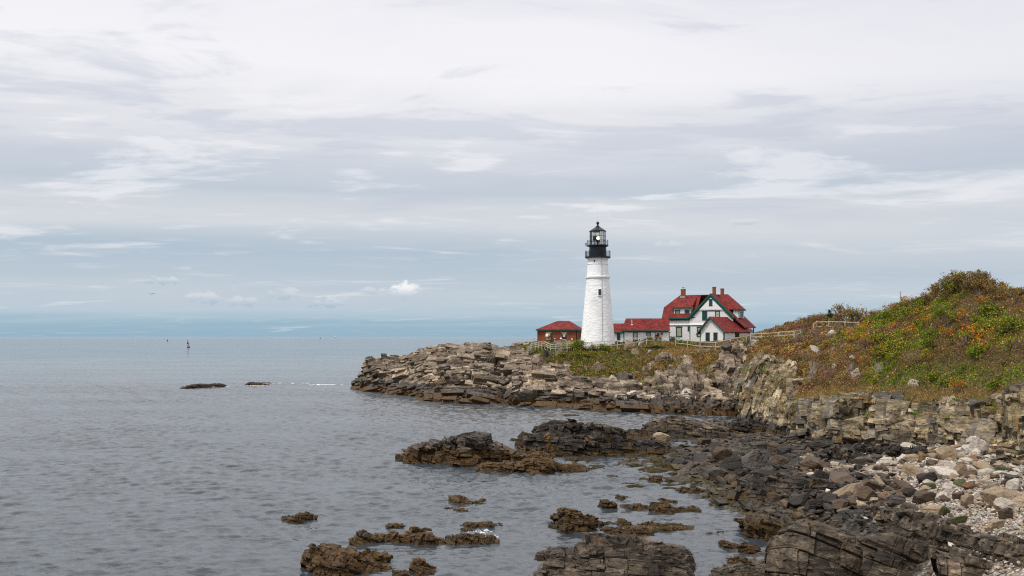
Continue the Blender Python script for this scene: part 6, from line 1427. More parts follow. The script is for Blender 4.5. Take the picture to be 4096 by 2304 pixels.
def post_lamp():
    p = W(2120 + 885 / 7.156, 1260 + 685 / 7.156, 191.5); r = empty('lamp_post', (p[0], p[1], 9.8), 0, 'black lamp post with round white globe by the brick building', 'lamp post')
    z = p[2] - 9.8
    MB().tube((0, 0, 0), (0, 0, z - 0.12), 0.085, 0.07, 8).lathe([(0.07, z - 0.25), (0.2, z - 0.16), (0.2, z - 0.1)], 10).build('pole', M['black'], r); MB().sphere((0, 0, z + 0.05), 0.21, 14, 10).build('globe', M['white'], r, True)
    p = W(2120 + 708 / 7.156, 1260 + 683 / 7.156, 195); r = empty('lamp_post', (p[0], p[1], 10), 0, 'short post with grey globe in front of the brick wall', 'lamp post'); z = p[2] - 10
    MB().tube((0, 0, 0), (0, 0, z - 0.1), 0.06, n=8).build('pole', M['grey_metal'], r); MB().sphere((0, 0, z), 0.16, 12, 8).build('globe', M['grey_metal'], r, True)
    p = W(2600 + 420 / 5.367, 1120 + 1125 / 5.367, 190); r = empty('signal_post', (p[0], p[1], 10.3), 0, 'brown wooden post with a wide box top before the big house', 'post'); z = p[2] - 10.3
    MB().box(-0.07, 0.07, -0.07, 0.07, 0, z - 0.1).build('pole', M['bark'], r); MB().prism([(-0.16, -0.14, z - 0.1), (0.16, -0.14, z - 0.1), (0.3, -0.14, z + 0.15), (-0.3, -0.14, z + 0.15)], (0, 0.28, 0)).build('post_head', M['bark'], r)
    # retaining wall let into the turf
    a, b_ = W(2785, 1396, 172), W(2850, 1396, 170); zb = W(2800, 1432, 171)[2]
    tag(MB().prism([(a[0], a[1], zb), (b_[0], b_[1], zb), (b_[0], b_[1], b_[2]), (a[0], a[1], a[2])], (0.3, 3.0, 0)).build('retaining_wall', M['concrete'], None), 'stained concrete retaining wall in the turf below the annex', 'wall')
post_lamp()
def flag():
    p = W(3602, 1163, 150); base = p[2] - 9.0
    r = empty('flagpole', (p[0], p[1], base), 0, 'slim white flagpole rising behind the hill crest', 'flagpole')
    MB().tube((0, 0, 0), (0, 0, 8.9), 0.09, 0.06, 8).build('pole', M['grey_metal'], r); MB().sphere((0, 0, 8.98), 0.09, 10, 8).build('finial', M['cream'], r, True)
    m, t, b, o = mat_new('striped_flag'); tc = t.node('ShaderNodeTexCoord').outputs['UV']; at = t.node('ShaderNodeAttribute', attribute_name='tint').outputs['Color']; t.l.new(at, b.inputs['Base Color']); b.inputs['Roughness'].default_value = 0.8
    V, F, C = [], [], []; n, k = 14, 27
    for j in range(k):
        for i in range(n):
            s, h = i / (n - 1), j / (k - 1)
            V.append((0.05 + 0.42 * s * (0.55 + 0.45 * h) + 0.05 * math.sin(s * 14), -0.10 * math.sin(s * 9 + h * 2), 8.1 - 1.2 * h - 0.7 * s))
            canton = s < 0.42 and h < 0.54
            C.append((0.03, 0.05, 0.16) if canton else ((0.45, 0.03, 0.05) if int(h * 12.99) % 2 == 0 else (0.75, 0.74, 0.73)))
    for j in range(k - 1):
        for i in range(n - 1): F.append((j * n + i, j * n + i + 1, (j + 1) * n + i + 1, (j + 1) * n + i))
    f = np_mesh('flag', V, F, m, col=np.array(C)); f.location = (p[0], p[1], base)
    tag(f, 'red and white striped flag with dark canton hanging limp on the pole', 'flag')
flag()

# ------------------------------------------------------------------ people at the door, gulls, buoys, sailboat
def skin_fig(name, joints, edges, mat, parent, lvl=1):
    me = bpy.data.meshes.new(name); me.from_pydata([j[0] for j in joints], edges, [])
    o = bpy.data.objects.new(name, me); COL.objects.link(o); o.parent = parent; me.materials.append(mat)
    sk = o.modifiers.new('skin', 'SKIN'); d = me.skin_vertices[0].data
    for v, j in zip(d, joints): v.radius = (j[1], j[1] * (j[2] if len(j) > 2 else 1))
    d[0].use_root = True
    sb = o.modifiers.new('sub', 'SUBSURF'); sb.levels = lvl; sb.render_levels = lvl
    return o
M['skin'] = plain('skin', (0.50, 0.30, 0.21), 0.6)
def person(p, rz, coat, legs, hair, label, h=1.72, scale=1.0):
    r = empty('person', p, rz, label, 'person', 'people at the doorway'); k = h / 1.72 * scale
    J = lambda x, y, z, ra, f=1: ((x * k, y * k, z * k), ra * k, f)
    body = [J(0, 0, .95, .15, .75), J(0, 0, 1.15, .14, .72), J(0, 0, 1.36, .16, .65), J(0, 0, 1.48, .06), J(0, -.01, 1.56, .075), J(0, -.02, 1.65, .088), J(0, 0, 1.72, .05),
            J(.19, 0, 1.40, .065), J(.25, -.02, 1.14, .05), J(.22, -.14, .92, .038), J(.21, -.2, .84, .03), J(-.19, 0, 1.40, .065), J(-.25, -.02, 1.14, .05), J(-.22, -.14, .92, .038), J(-.21, -.2, .84, .03),
            J(.1, 0, .85, .095), J(.11, -.02, .48, .07), J(.11, .02, .10, .05), J(.12, -.14, .04, .04), J(-.1, 0, .85, .095), J(-.11, -.02, .48, .07), J(-.11, .02, .10, .05), J(-.12, -.14, .04, .04)]
    E = [(0, 1), (1, 2), (2, 3), (3, 4), (4, 5), (5, 6), (2, 7), (7, 8), (8, 9), (9, 10), (2, 11), (11, 12), (12, 13), (13, 14), (0, 15), (15, 16), (16, 17), (17, 18), (0, 19), (19, 20), (20, 21), (21, 22)]
    skin_fig('body', body, E, M['skin'], r)
    cj = [J(0, 0, .88, .165, .8), J(0, 0, 1.15, .158, .78), J(0, 0, 1.38, .175, .7), J(.2, 0, 1.40, .08), J(.255, -.02, 1.14, .065), J(.225, -.13, .95, .052), J(-.2, 0, 1.40, .08), J(-.255, -.02, 1.14, .065), J(-.225, -.13, .95, .052), J(0, 0, 1.46, .085)]
    skin_fig('jacket', cj, [(0, 1), (1, 2), (2, 3), (3, 4), (4, 5), (2, 6), (6, 7), (7, 8), (2, 9)], plain('jacket_cloth', coat, 0.8), r)
    tj = [J(0, 0, .92, .15, .8), J(.1, 0, .84, .105), J(.11, -.02, .48, .085), J(.11, .02, .12, .075), J(-.1, 0, .84, .105), J(-.11, -.02, .48, .085), J(-.11, .02, .12, .075)]
    skin_fig('trousers', tj, [(0, 1), (1, 2), (2, 3), (0, 4), (4, 5), (5, 6)], plain('trouser_cloth', legs, 0.85), r)
    MB().sphere((0, .015 * k, 1.675 * k), .1 * k, 12, 8, (1, 1.05, .85)).build('hair', plain('hair', hair, 0.6), r, True)
    f = MB(); f.sphere((0, -.115 * k, 1.63 * k), .018 * k, 6, 4); 
    f.sphere((.035 * k, -.10 * k, 1.655 * k), .012 * k, 6, 4); f.sphere((-.035 * k, -.10 * k, 1.655 * k), .012 * k, 6, 4); f.build('face', M['ink'], r)
    return r
def people():
    o = np.array(CW.root.location); ux, z0 = CW.door
    for (x, dv, rz, coat, legs, hair, lab, h) in ((1466, -0.9, 0.5, (0.012, 0.016, 0.045), (0.03, 0.03, 0.05), (0.10, 0.04, 0.02), 'person in dark blue jacket at the left of the wing doorway', 1.74), (1493, -0.7, -0.4, (0.015, 0.014, 0.02), (0.03, 0.03, 0.04), (0.03, 0.02, 0.015), 'person in black jacket in the middle of the wing doorway', 1.7), (1505, -1.3, -0.2, (0.60, 0.22, 0.02), (0.05, 0.05, 0.06), (0.05, 0.03, 0.02), 'person in orange jacket at the right of the wing doorway', 1.5)):
        u = CW.fu(x, 1300, dv)[0]; c, s = math.cos(CW.th), math.sin(CW.th)
        zf = CW.fu(x, 1283 if h > 1.6 else 1290, dv)[1]
        person((o[0] + u * c + dv * s, o[1] - u * s + dv * c, o[2] + zf - h), rz, coat, legs, hair, lab, h)
people()
M['gull_grey'] = plain('gull_grey', (0.30, 0.32, 0.34), 0.7)
M['beak'] = plain('beak_yellow', (0.6, 0.4, 0.04), 0.5)
def gull(p, rz, label, s=1.0, fly=False):
    r = empty('gull', p, rz, label, 'gull', 'gulls'); r.scale = (s, s, s)
    b = MB(); b.sphere((0, 0, .27), .12, 12, 8, (1.0, 2.0, 0.95)); b.sphere((0, -.17, .42), .075, 10, 8, (.9, 1.15, 1)); b.tube((0, -.12, .30), (0, -.17, .42), .08, .06, 8); b.prism([(-.05, .2, .28), (.05, .2, .28), (.03, .40, .26), (-.03, .40, .26)], (0, 0, .025))
    b.build('body', M['white'], r, True)
    if fly:
        for sx in (-1, 1): MB().prism([(sx * .08, -.10, .33), (sx * .38, -.14, .48), (sx * .75, .05, .40), (sx * .36, .08, .46), (sx * .08, .12, .33)], (0, 0, .02)).build('wing', M['gull_grey'], r)
    else:
        for sx in (-1, 1): MB().sphere((sx * .10, .06, .30), .1, 10, 6, (.4, 2.2, .75)).build('wing', M['gull_grey'], r, True)
        for sx in (-1, 1): MB().tube((sx * .04, .02, .18), (sx * .04, .02, 0), .012, n=5).box(sx * .04 - .025, sx * .04 + .025, -.05, .03, 0, .01).build('leg', M['beak'], r)
    MB().tube((0, -.24, .415), (0, -.33, .40), .02, .006, 6).build('beak', M['beak'], r)
def gulls():
    o = KH.root.location; u, v, z = KH.perch; c, s = math.cos(KH.th), math.sin(KH.th)
    gull((o[0] + u * c + v * s, o[1] - u * s + v * c, o[2] + z), 1.2, 'gull perched on top of the left chimney', 1.3)
    def on_head(fx, fy):
        A = HG.reshape(-1, 3); px = CXP + A[:, 0] / A[:, 1] * FPX; py = HOR - (A[:, 2] - HC) / A[:, 1] * FPX
        return A[np.argmin((px - fx) ** 2 + (py - fy) ** 2)]
    gull(on_head(1915, 1390), -1.0, 'white gull standing on the crest of the rocky headland', 1.4)
    gull(on_head(1514, 1548), 0.6, 'white gull low on the brown rocks at the headland tip', 1.4)
    gull(on_head(1614, 1448), 1.8, 'gull on the notch behind the leftmost rock block', 1.2)
    gull(tuple(W(606, 1182, 240)), 0.4, 'gull gliding far off above the bay at left', 1.2, True)
gulls()

def buoys():
    red = plain('buoy_red', (0.34, 0.018, 0.025), 0.5); blk = M['black']
    d = dw(1389); p = W(754, 1389, d)
    r = empty('buoy', p, 0, 'large red and black lattice buoy leaning in the bay', 'buoy', 'channel buoys'); r.rotation_euler = (0.0, math.radians(-9), 0)
    k = 1.0
    MB().lathe([(1.2, -0.8), (1.6, -0.3), (1.6, 0.55), (1.35, 0.75), (0.5, 0.8)], 20).build('float', blk, r)
    t = MB()
    for i in range(4):
        a = math.pi / 4 + i * math.pi / 2; t.tube((1.15 * math.cos(a), 1.15 * math.sin(a), .75), (0.75 * math.cos(a), .75 * math.sin(a), 5.3), .12, n=6)
        a2 = a + math.pi / 2
        for z_, q in ((1.8, 1.05), (3.0, .95)): t.tube((q * math.cos(a), q * math.sin(a), z_), (q * math.cos(a2), q * math.sin(a2), z_), .08, n=5)
    t.build('tower_frame', red, r)
    MB().lathe([(0.95, 2.5), (0.98, 2.6), (0.92, 3.9), (0.88, 3.95)], 12).build('daymark', red, r)
    MB().lathe([(0.92, 3.96), (0.95, 4.0), (0.85, 5.4), (0.4, 5.5)], 12).build('top_cage', blk, r)
    m = MB().tube((0, 0, 5.4), (0, 0, 7.9), .07, n=6); m.sphere((0, 0, 6.6), .42, 12, 8); m.sphere((0, 0, 7.5), .42, 12, 8); m.build('topmark', blk, r)
    MB().box(-.5, .5, -1.06, -1.0, 2.75, 3.4).build('number_plate', M['white'], r)
    d = dw(1364); p = W(670, 1364, d); r = empty('buoy', p, 0, 'small distant red nun buoy at far left', 'buoy', 'channel buoys')
    MB().lathe([(1.5, -.5), (1.7, .3), (1.5, 2.2), (0.55, 4.0), (0.3, 4.2)], 16).build('body', red, r); MB().lathe([(.28, 4.2), (.3, 4.5), (.1, 4.7)], 10).build('lifting_ring', red, r)
    d = dw(1355.6); p = W(1281, 1355.6, d); r = empty('buoy', p, 0, 'small distant red buoy near the horizon beside the sailboat', 'buoy', 'channel buoys')
    MB().lathe([(2.4, -.5), (2.6, 1.5), (1.0, 1.8), (1.0, 3.2), (1.9, 3.6), (1.9, 6.4), (0.8, 7.6)], 16).build('body', red, r); MB().tube((0, 0, 7.6), (0, 0, 8.4), .3, n=8).build('lamp', blk, r)
    d = 10000.0; p = W(1341, 1350, d); r = empty('sailboat', (p[0], p[1], 0), 0, 'tiny white sailboat on the horizon', 'sailboat')
    hull = MB(); L = 11.0
    st = [(-L, 0.6, 2.6), (-L * .5, 2.0, 2.4), (0, 2.3, 2.3), (L * .5, 1.5, 2.6), (L, 0.1, 3.2)]; V = []
    for x, w_, z_ in st: V += [(x, -w_, z_), (x, w_, z_), (x * .85, w_ * .5, -.6), (x * .85, -w_ * .5, -.6)]
    F = [(0, 1, 2, 3), (19, 18, 17, 16)] + [(4 * i + a, 4 * i + (a + 1) % 4, 4 * i + 4 + (a + 1) % 4, 4 * i + 4 + a) for i in range(4) for a in range(4)]
    hull.add(V, F).build('hull', M['door_dark'], r)
    MB().tube((1, 0, 2), (1, 0, 31), .2, .12, 6).build('mast', M['grey_metal'], r)
    MB().prism([(.6, 0, 3.8), (-8.5, .5, 4.0), (.6, 0, 30)], (0, .15, 0)).build('mainsail', M['white'], r); MB().prism([(1.6, 0, 29), (10.5, 0, 3.6), (2.0, .8, 3.8)], (0, .12, 0)).build('jib', M['white'], r)
buoys()
# ------------------------------------------------------------------ vegetation
def leaves(C, A, L, Wd, r):
    """diamond leaves: centre points C, long axes A, lengths, widths"""
    n = len(C); A = A / (np.linalg.norm(A, axis=1, keepdims=True) + 1e-9)
    B = np.cross(A, r.normal(size=(n, 3))); B /= np.linalg.norm(B, axis=1, keepdims=True) + 1e-9
    Lc, Wc = np.asarray(L)[:, None], np.asarray(Wd)[:, None]
    V = np.stack([C - A * Lc * 0.5, C + B * Wc * 0.5, C + A * Lc * 0.5, C - B * Wc * 0.5], 1).reshape(-1, 3)
    F = np.arange(4 * n).reshape(n, 4)
    return V, F
GREEN, DGREEN, OLIVE, BROWN, STRAW, ORANGE, YELLOW, WINE = [np.array(c) for c in ((.155, .215, .012), (.040, .075, .010), (.185, .155, .022), (.17, .092, .050), (.38, .235, .09), (.52, .14, .018), (.40, .30, .028), (.23, .066, .042))]
def px(P): return CXP + P[:, 0] / P[:, 1] * FPX, HOR - (P[:, 2] - HC) / P[:, 1] * FPX
def pick_col(W_, n, r, u=None):
    """W_: list of (colour, weight array)"""
    w = np.stack([np.clip(x, 0, None) for _, x in W_], 1) + 1e-6; w /= w.sum(1, keepdims=True)
    u = r.uniform(size=n) if u is None else u
    k = (u[:, None] > np.cumsum(w, 1)).sum(1); k = np.minimum(k, len(W_) - 1)
    c = np.array([q for q, _ in W_])[k]
    return 1.22 * c * r.uniform(0.68, 1.25, size=(n, 1)) * (1 + 0.08 * r.normal(size=(n, 3)))

def sample(G, vg, N, n, r, vmin=0.5, margin=60, keep=None):
    a = np.linalg.norm(np.cross(G[1:, :-1] - G[:-1, :-1], G[:-1, 1:] - G[:-1, :-1]), axis=-1)
    w = a * (vg[:-1, :-1] > vmin)
    fx, fy = px(G[:-1, :-1].reshape(-1, 3)); vis = (fx > -margin) & (fx < 4096 + (620 if margin == 60 else margin))
    w = w.ravel() * vis
    if keep is not None: w = w * keep[:-1, :-1].ravel()
    k = r.choice(len(w), n, p=w / w.sum()); i, j = np.unravel_index(k, a.shape); u, v = r.uniform(size=(2, n, 1))
    P = G[i, j] * (1 - u) * (1 - v) + G[i + 1, j] * u * (1 - v) + G[i, j + 1] * (1 - u) * v + G[i + 1, j + 1] * u * v
    return P, N[i, j], i, j

def ground_cover(name, label, G, vg, N, n, seed, hill, keep=None):
    r = np.random.default_rng(seed)
    P, Nn, i, j = sample(G, vg, N, n, r, keep=keep)
    fx, fy = px(P); n = len(P)
    a1, a2, a3 = fbm(P, 7.0, 3, seed), fbm(P, 2.6, 3, seed + 1), fbm(P, 1.1, 2, seed + 2)
    hump = np.clip((fbm(P, 2.0, 2, seed + 5) - 0.40) * 3.4, 0, 1)
    up = np.array([0, 0, 1.0])
    if hill:
        gr = np.clip((fx - 3280) / 300, 0.05, 1)
        low = np.clip((fy - 1440) / 60, 0, 1) * np.clip((fx - 3420) / 120, 0, 1)
        edge = np.clip((fy - np.interp(fx, [3000, 3200, 3400, 4096], [1450, 1560, 1545, 1540])) / 30, 0, 1)
        s = lambda x, a, b: np.clip((x - a) / (b - a), 0, 1)
        Wt = [(GREEN, gr * (0.15 + 3.0 * s(a1, .49, .57) + 1.6 * low)), (DGREEN, 0.30 + 0.9 * low + 0.6 * s(a2, .5, .62)), (OLIVE, 0.55 + 0 * fx), (BROWN, 0.35 + 2.6 * s(1 - a1, .50, .56) * (1 - low)),
              (STRAW, 0.10 + 1.7 * edge + 1.3 * (1 - gr) * s(a2, .42, .55)), (ORANGE, 0.02 + 0.40 * s(a3, .58, .66) * s(a1, .40, .55)), (YELLOW, 0.04 + 0.25 * s(a2, .52, .62) * gr), (WINE, 0.14 + 0.6 * (1 - gr) * s(a3, .5, .6))]
        grassy = np.clip(edge + (1 - gr) * 0.55 * s(a2, .42, .55), 0, 1)
    else:
        s = lambda x, a, b: np.clip((x - a) / (b - a), 0, 1)
        left = np.clip((2620 - fx) / 120, 0, 1); top = np.clip((1425 - fy) / 25, 0, 1)
        Wt = [(GREEN, 0.3 + 1.3 * left * s(a1, .45, .58)), (DGREEN, 0.45 + 1.2 * left), (OLIVE, 0.7 + 0 * fx), (BROWN, 0.35 + 0.9 * (1 - left)), (STRAW, 0.15 + 1.1 * (1 - left) * s(a2, .42, .56)), (ORANGE, 0.04 + 0.35 * s(a3, .56, .66)),
              (YELLOW, 0.05 + 0.35 * left * s(a2, .52, .6)), (WINE, 0.10 + 0.3 * (1 - left))]
        grassy = np.clip((1 - left) * 0.7 * s(a2, .40, .54) + 0.1, 0, 1)
    u = (vnoise(P, 1.1, seed + 9) * 2.3 + vnoise(P, 0.45, seed + 10) * 0.8 + 0.16 * r.normal(size=n)) % 1.0
    col = pick_col(Wt, n, r, u) * (0.35 + 1.25 * vnoise(P, 0.9, seed + 12))[:, None]
    g = r.uniform(size=n) < grassy
    dist = P[:, 1]; k = dist / 110.0
    hgt = np.where(g, 0.12, 0.06 + r.uniform(size=n) ** 0.9 * (0.10 + 0.95 * hump)) * (1.0 if hill else np.where(fy < 1405, 0.4, 0.85))
    C = P + Nn * 0.05 + (0.65 * up + 0.35 * Nn) * hgt[:, None]
    A = np.where(g[:, None], up + 0.45 * r.normal(size=(n, 3)), 0.8 * r.normal(size=(n, 3)) + 0.25 * up + 0.3 * Nn)
    L = np.where(g, r.uniform(.22, .5, n), r.uniform(.10, .24, n)) * np.clip(k, .8, 1.5); Wd = np.where(g, 0.05 * k, L * r.uniform(.45, .8, n))
    col[g] = pick_col([(STRAW, np.full(g.sum(), 1.0)), (BROWN, np.full(g.sum(), .45)), (OLIVE, np.full(g.sum(), .5)), (np.array((.22, .12, .04)), np.full(g.sum(), .5))], g.sum(), r)
    # tufts rooted in the cracks of the rock below the turf
    jj = np.arange(G.shape[1])[None, :] + 0 * vg; m_ = ((vg < 0.4) & (jj > (38 if hill else 62)) & (jj < 150)) * (G[..., 2] > 2.6)
    if not hill: m_ = m_ * (px(G.reshape(-1, 3))[0].reshape(vg.shape) > 2500)
    Pt, Nt, _, _ = sample(G, m_ * 1.0, N, 240 if hill else 150, r); q = 60
    sz = np.repeat(r.uniform(.15, .55, len(Pt)), q); nn = len(sz)
    Ct = np.repeat(Pt, q, 0) + np.repeat(Nt, q, 0) * 0.30 + r.normal(size=(nn, 3)) * sz[:, None] * np.array([1, 1, .45]); ct = np.repeat(pick_col([(STRAW, np.full(len(Pt), 1.0)), (OLIVE, np.full(len(Pt), .8)), (GREEN, np.full(len(Pt), .45)), (BROWN, np.full(len(Pt), .5))], len(Pt), r), q, 0) * r.uniform(.7, 1.2, size=(nn, 1))
    C = np.concatenate([C, Ct]); A = np.concatenate([A, np.array([0, -.2, .7]) + .5 * r.normal(size=(nn, 3))]); L = np.concatenate([L, r.uniform(.15, .4, nn)]); Wd = np.concatenate([Wd, np.full(nn, .06)]); col = np.concatenate([col, ct])
    V, F = leaves(C, A, L, Wd, r)
    tag(np_mesh(name, V, F, M['leaf'], col=np.repeat(np.clip(col, 0.004, .8), 4, 0)), label, 'ground cover', kind='stuff')
ground_cover('hill_ground_cover', 'low autumn scrub, grass and leaves covering the hillside', BG_, BV, BN, 490000, 41, True)
ground_cover('headland_ground_cover', 'turf, grass and low leaves on the bank below the buildings', HG, HV, HN, 170000, 43, False)

# ---- individual shrubs
def branch(mb, p, d, L, r, depth, rr, spread=0.55, n=3, tips=None, up=0.25):
    p = np.array(p, float); d = np.array(d, float); d /= np.linalg.norm(d)
    q = p + d * L * 0.5 + rr.normal(size=3) * 0.04 * L; e = q + (d + rr.normal(size=3) * 0.15 + np.array([0, 0, up * 0.3])) * L * 0.5
    mb.tube(p, q, r, r * .8, 4 if depth else 3, cap=False); mb.tube(q, e, r * .8, r * .55, 4 if depth else 3, cap=False)
    if depth == 0:
        if tips is not None: tips.append(e)
        return
    for k in range(n):
        s = q + (e - q) * rr.uniform(0.1, 1.0) if k else e
        branch(mb, s, d + rr.normal(size=3) * spread + np.array([0, 0, up]), L * rr.uniform(.5, .75), r * .6, depth - 1, rr, spread, n, tips, up)

PROTOS = {}
def shrub(kind, seed):
    rr = np.random.default_rng(seed); root = bpy.data.objects.new(kind, None); parts = []
    mb = MB(); tips = []
    if kind == 'bare_shrub':
        for k in range(7): branch(mb, (rr.normal() * .1, rr.normal() * .1, -.1), (rr.normal() * .45, rr.normal() * .45, 1), .55, .026, 3, rr, .5, 3, tips)
        T = np.array(tips); sel = T[rr.uniform(size=len(T)) < .35]; colw = [(BROWN, 1.0), (WINE, .7), (OLIVE, .4)]; leafn, rad, ll = 1, .05, .08
    elif kind == 'sumac_shrub':
        for k in range(6): branch(mb, (rr.normal() * .12, rr.normal() * .12, -.1), (rr.normal() * .5, rr.normal() * .5, 1), .6, .03, 1, rr, .5, 3, tips)
        T = np.array(tips); sel = T; colw = [(ORANGE, 1.5), (np.array((.50, .20, .03)), .8), (np.array((.30, .06, .02)), .5), (GREEN, 1.0), (OLIVE, .7), (YELLOW, .35)]; leafn, rad, ll = 11, .24, .17
    elif kind == 'leafy_bush':
        for k in range(7): branch(mb, (rr.normal() * .12, rr.normal() * .12, -.1), (rr.normal() * .7, rr.normal() * .7, .8), .45, .025, 2, rr, .6, 3, tips)
        T = np.array(tips); sel = T; colw = [(GREEN, 1.0), (DGREEN, .9), (OLIVE, .5), (YELLOW, .18)] if seed % 2 else [(GREEN, .6), (YELLOW, .55), (OLIVE, .8), (DGREEN, .4)]; leafn, rad, ll = 11, .17, .15
    elif kind == 'skyline_shrub':
        for k in range(6): branch(mb, (rr.normal() * .12, rr.normal() * .12, -.1), (rr.normal() * .4, rr.normal() * .4, 1), .6, .028, 3, rr, .45, 3, tips)
        T = np.array(tips); sel = T[rr.uniform(size=len(T)) < .75]; colw = [(OLIVE, 1.0), (BROWN, .8), (WINE, .4), (YELLOW, .25), (DGREEN, .4)]; leafn, rad, ll = 4, .10, .13
    st = mb.build('stems', M['twig']); COL.objects.unlink(st)
    n = len(sel) * leafn; C = np.repeat(sel, leafn, 0) + rr.normal(size=(n, 3)) * rad * np.array([1, 1, .8])
    A = rr.normal(size=(n, 3)) + np.array([0, 0, -.2 if kind == 'sumac_shrub' else .2]); L = rr.uniform(.7, 1.3, n) * ll
    V, F = leaves(C, A, L, L * .55, rr)
    lf = np_mesh('foliage', V, F, M['leaf'], col=np.repeat(np.clip(pick_col([(c, np.full(n, w)) for c, w in colw], n, rr), .004, .8), 4, 0)); COL.objects.unlink(lf)
    for o in (st, lf): o.parent = root; parts.append(o)
    return root, parts
for kd in ('bare_shrub', 'sumac_shrub', 'leafy_bush', 'skyline_shrub'): PROTOS[kd] = [shrub(kd, 60 + q) for q in range(4)]
def put_shrub(kind, p, s, label, group, q=None, zs=1.0, rz=None):
    root, parts = PROTOS[kind][rng.integers(4) if q is None else q]
    r = root.copy(); COL.objects.link(r); r.location = p; r.scale = (s, s, s * zs); r.rotation_euler = (0, 0, rng.uniform(0, 6.28) if rz is None else rz)
    tag(r, label, {'bare_shrub': 'shrub', 'sumac_shrub': 'shrub', 'leafy_bush': 'bush', 'skyline_shrub': 'shrub'}[kind], group)
    for c in parts:
        d = c.copy(); COL.objects.link(d); d.parent = r
    return r

def plant():
    r = np.random.default_rng(77)
    P, Nn, _, _ = sample(BG_, BV, BN, 9000, r, vmin=0.7, margin=20)
    fx, fy = px(P); got = []
    quota = {'sumac_shrub': 78, 'leafy_bush': 85, 'bare_shrub': 105}
    for p, x, y in zip(P, fx, fy):
        if x < 3020 or y > 1590: continue
        u = r.uniform(); kind = None
        if x > 3380 and y < 1480 and u < .38: kind = 'sumac_shrub'
        elif x > 3430 and u < .62: kind = 'leafy_bush'
        elif 3150 < x and y < 1520: kind = 'bare_shrub'
        elif x > 3150 and u > .8: kind = 'sumac_shrub'
        if not kind or quota[kind] <= 0: continue
        s = r.uniform(.45, 0.95) * (0.75 if kind == 'leafy_bush' and y > 1480 else 1)
        if any((p[0] - a) ** 2 + (p[1] - b_) ** 2 < (0.85) ** 2 for a, b_ in got): continue
        got.append((p[0], p[1])); quota[kind] -= 1
        zone = 'high on the hill' if y < 1330 else ('on the middle of the hillside' if y < 1470 else 'low on the hillside above the cliff')
        side = 'towards the right edge' if x > 3760 else ('in the central part' if x > 3420 else 'towards the lighthouse side')
        lab = {'sumac_shrub': 'orange-leaved shrub', 'leafy_bush': 'green leafy bush', 'bare_shrub': 'bare brown twiggy shrub'}[kind]
        put_shrub(kind, p + np.array([0, 0, .25]), s * (1.75 if kind == 'leafy_bush' else 1.5), f'{lab} {zone} {side}', {'sumac_shrub': 'orange shrubs on the hill', 'leafy_bush': 'green bushes on the hill', 'bare_shrub': 'bare twiggy shrubs on the hill'}[kind])
    # the skyline
    jc = 4 + 26 + 30 + 22 + 30 + 30 + 24 + 30
    for x, hpx in [(3355, 55), (3385, 80), (3415, 75), (3440, 60), (3505, 40), (3570, 45), (3610, 40), (3650, 45), (3690, 50), (3725, 55), (3760, 60), (3795, 70), (3825, 65), (3850, 75), (3880, 70), (3905, 75), (3935, 70), (3965, 75), (3990, 60), (4020, 45), (4050, 40), (4078, 48), (4095, 55), (4120, 50), (3300, 35), (3320, 30)]:
        for t_ in range(2 if x > 3640 else 1):
            i = int(np.argmin(np.abs(BU - (x + t_ * 13)))); p = BG_[i, jc - r.integers(0, 7)]
            kind = 'skyline_shrub' if r.uniform() < .75 or x < 3460 else ('sumac_shrub' if x > 3950 else 'leafy_bush')
            s = hpx / FPX * p[1] / 1.75 * r.uniform(1.0, 1.45)
            put_shrub(kind, p + np.array([0, 0, .1]), s, ('thin twiggy shrub' if x < 3460 else 'ragged brown-leaved shrub') + ' standing against the sky on the hill crest' + (' left of the flag' if x < 3600 else (' between flag and summit' if x < 3760 else (' at the summit' if x < 4000 else ' at the right edge'))), 'shrubs along the skyline')
    # knoll left of the hill
    for x, y, hpx, kd in [(3235, 1300, 40, 'skyline_shrub'), (3255, 1296, 50, 'skyline_shrub'), (3275, 1292, 55, 'skyline_shrub'), (3225, 1318, 40, 'bare_shrub'), (3330, 1290, 30, 'bare_shrub'), (3360, 1293, 26, 'bare_shrub'), (3130, 1322, 14, 'leafy_bush'), (3170, 1316, 14, 'leafy_bush')]:
        A = np.concatenate([BG_[:, 60:jc + 2].reshape(-1, 3), HG.reshape(-1, 3)]); ax, ay = px(A); p = A[np.argmin((ax - x) ** 2 + (ay - y) ** 2)]
        put_shrub(kd, p - np.array([0, 0, .15]), hpx / FPX * p[1] / 1.6, {'skyline_shrub': 'brown shrub beside the small spruce on the knoll', 'bare_shrub': 'bare low shrub behind the knoll fence', 'leafy_bush': 'low olive shrub on the turf ridge right of the annex'}[kd], 'shrubs on the knoll')
    # pale leafless shrub on the cliff
    A = BG_.reshape(-1, 3); ax, ay = px(A); k = np.where(BV.ravel() > -1)[0]
    for x, y, hpx, lab in [(3255, 1512, 85, 'pale grey leafless shrub on the grassy ledge above the cliff'), (3512, 1510, 75, 'tall bare twiggy shrub in the grass left of the white rock'), (3400, 1498, 55, 'spindly bare shrub between two rock outcrops')]:
        p = A[np.argmin((ax - x) ** 2 + (ay - y) ** 2)]
        mb = MB(); rr = np.random.default_rng(int(x)); tips = []
        for q in range(9): branch(mb, (rr.normal() * .12, rr.normal() * .1, -.1), (rr.normal() * .16, rr.normal() * .16, 1), .75, .022, 2, rr, .25, 3, tips)
        rt = empty('bare_shrub', p, 0, lab, 'shrub'); s = hpx / FPX * p[1] / 1.75; rt.scale = (s, s, s); mb.build('stems', M['pale_twig'], rt)
    # bushes on the bank under the buildings
    A = HG.reshape(-1, 3); ax, ay = px(A)
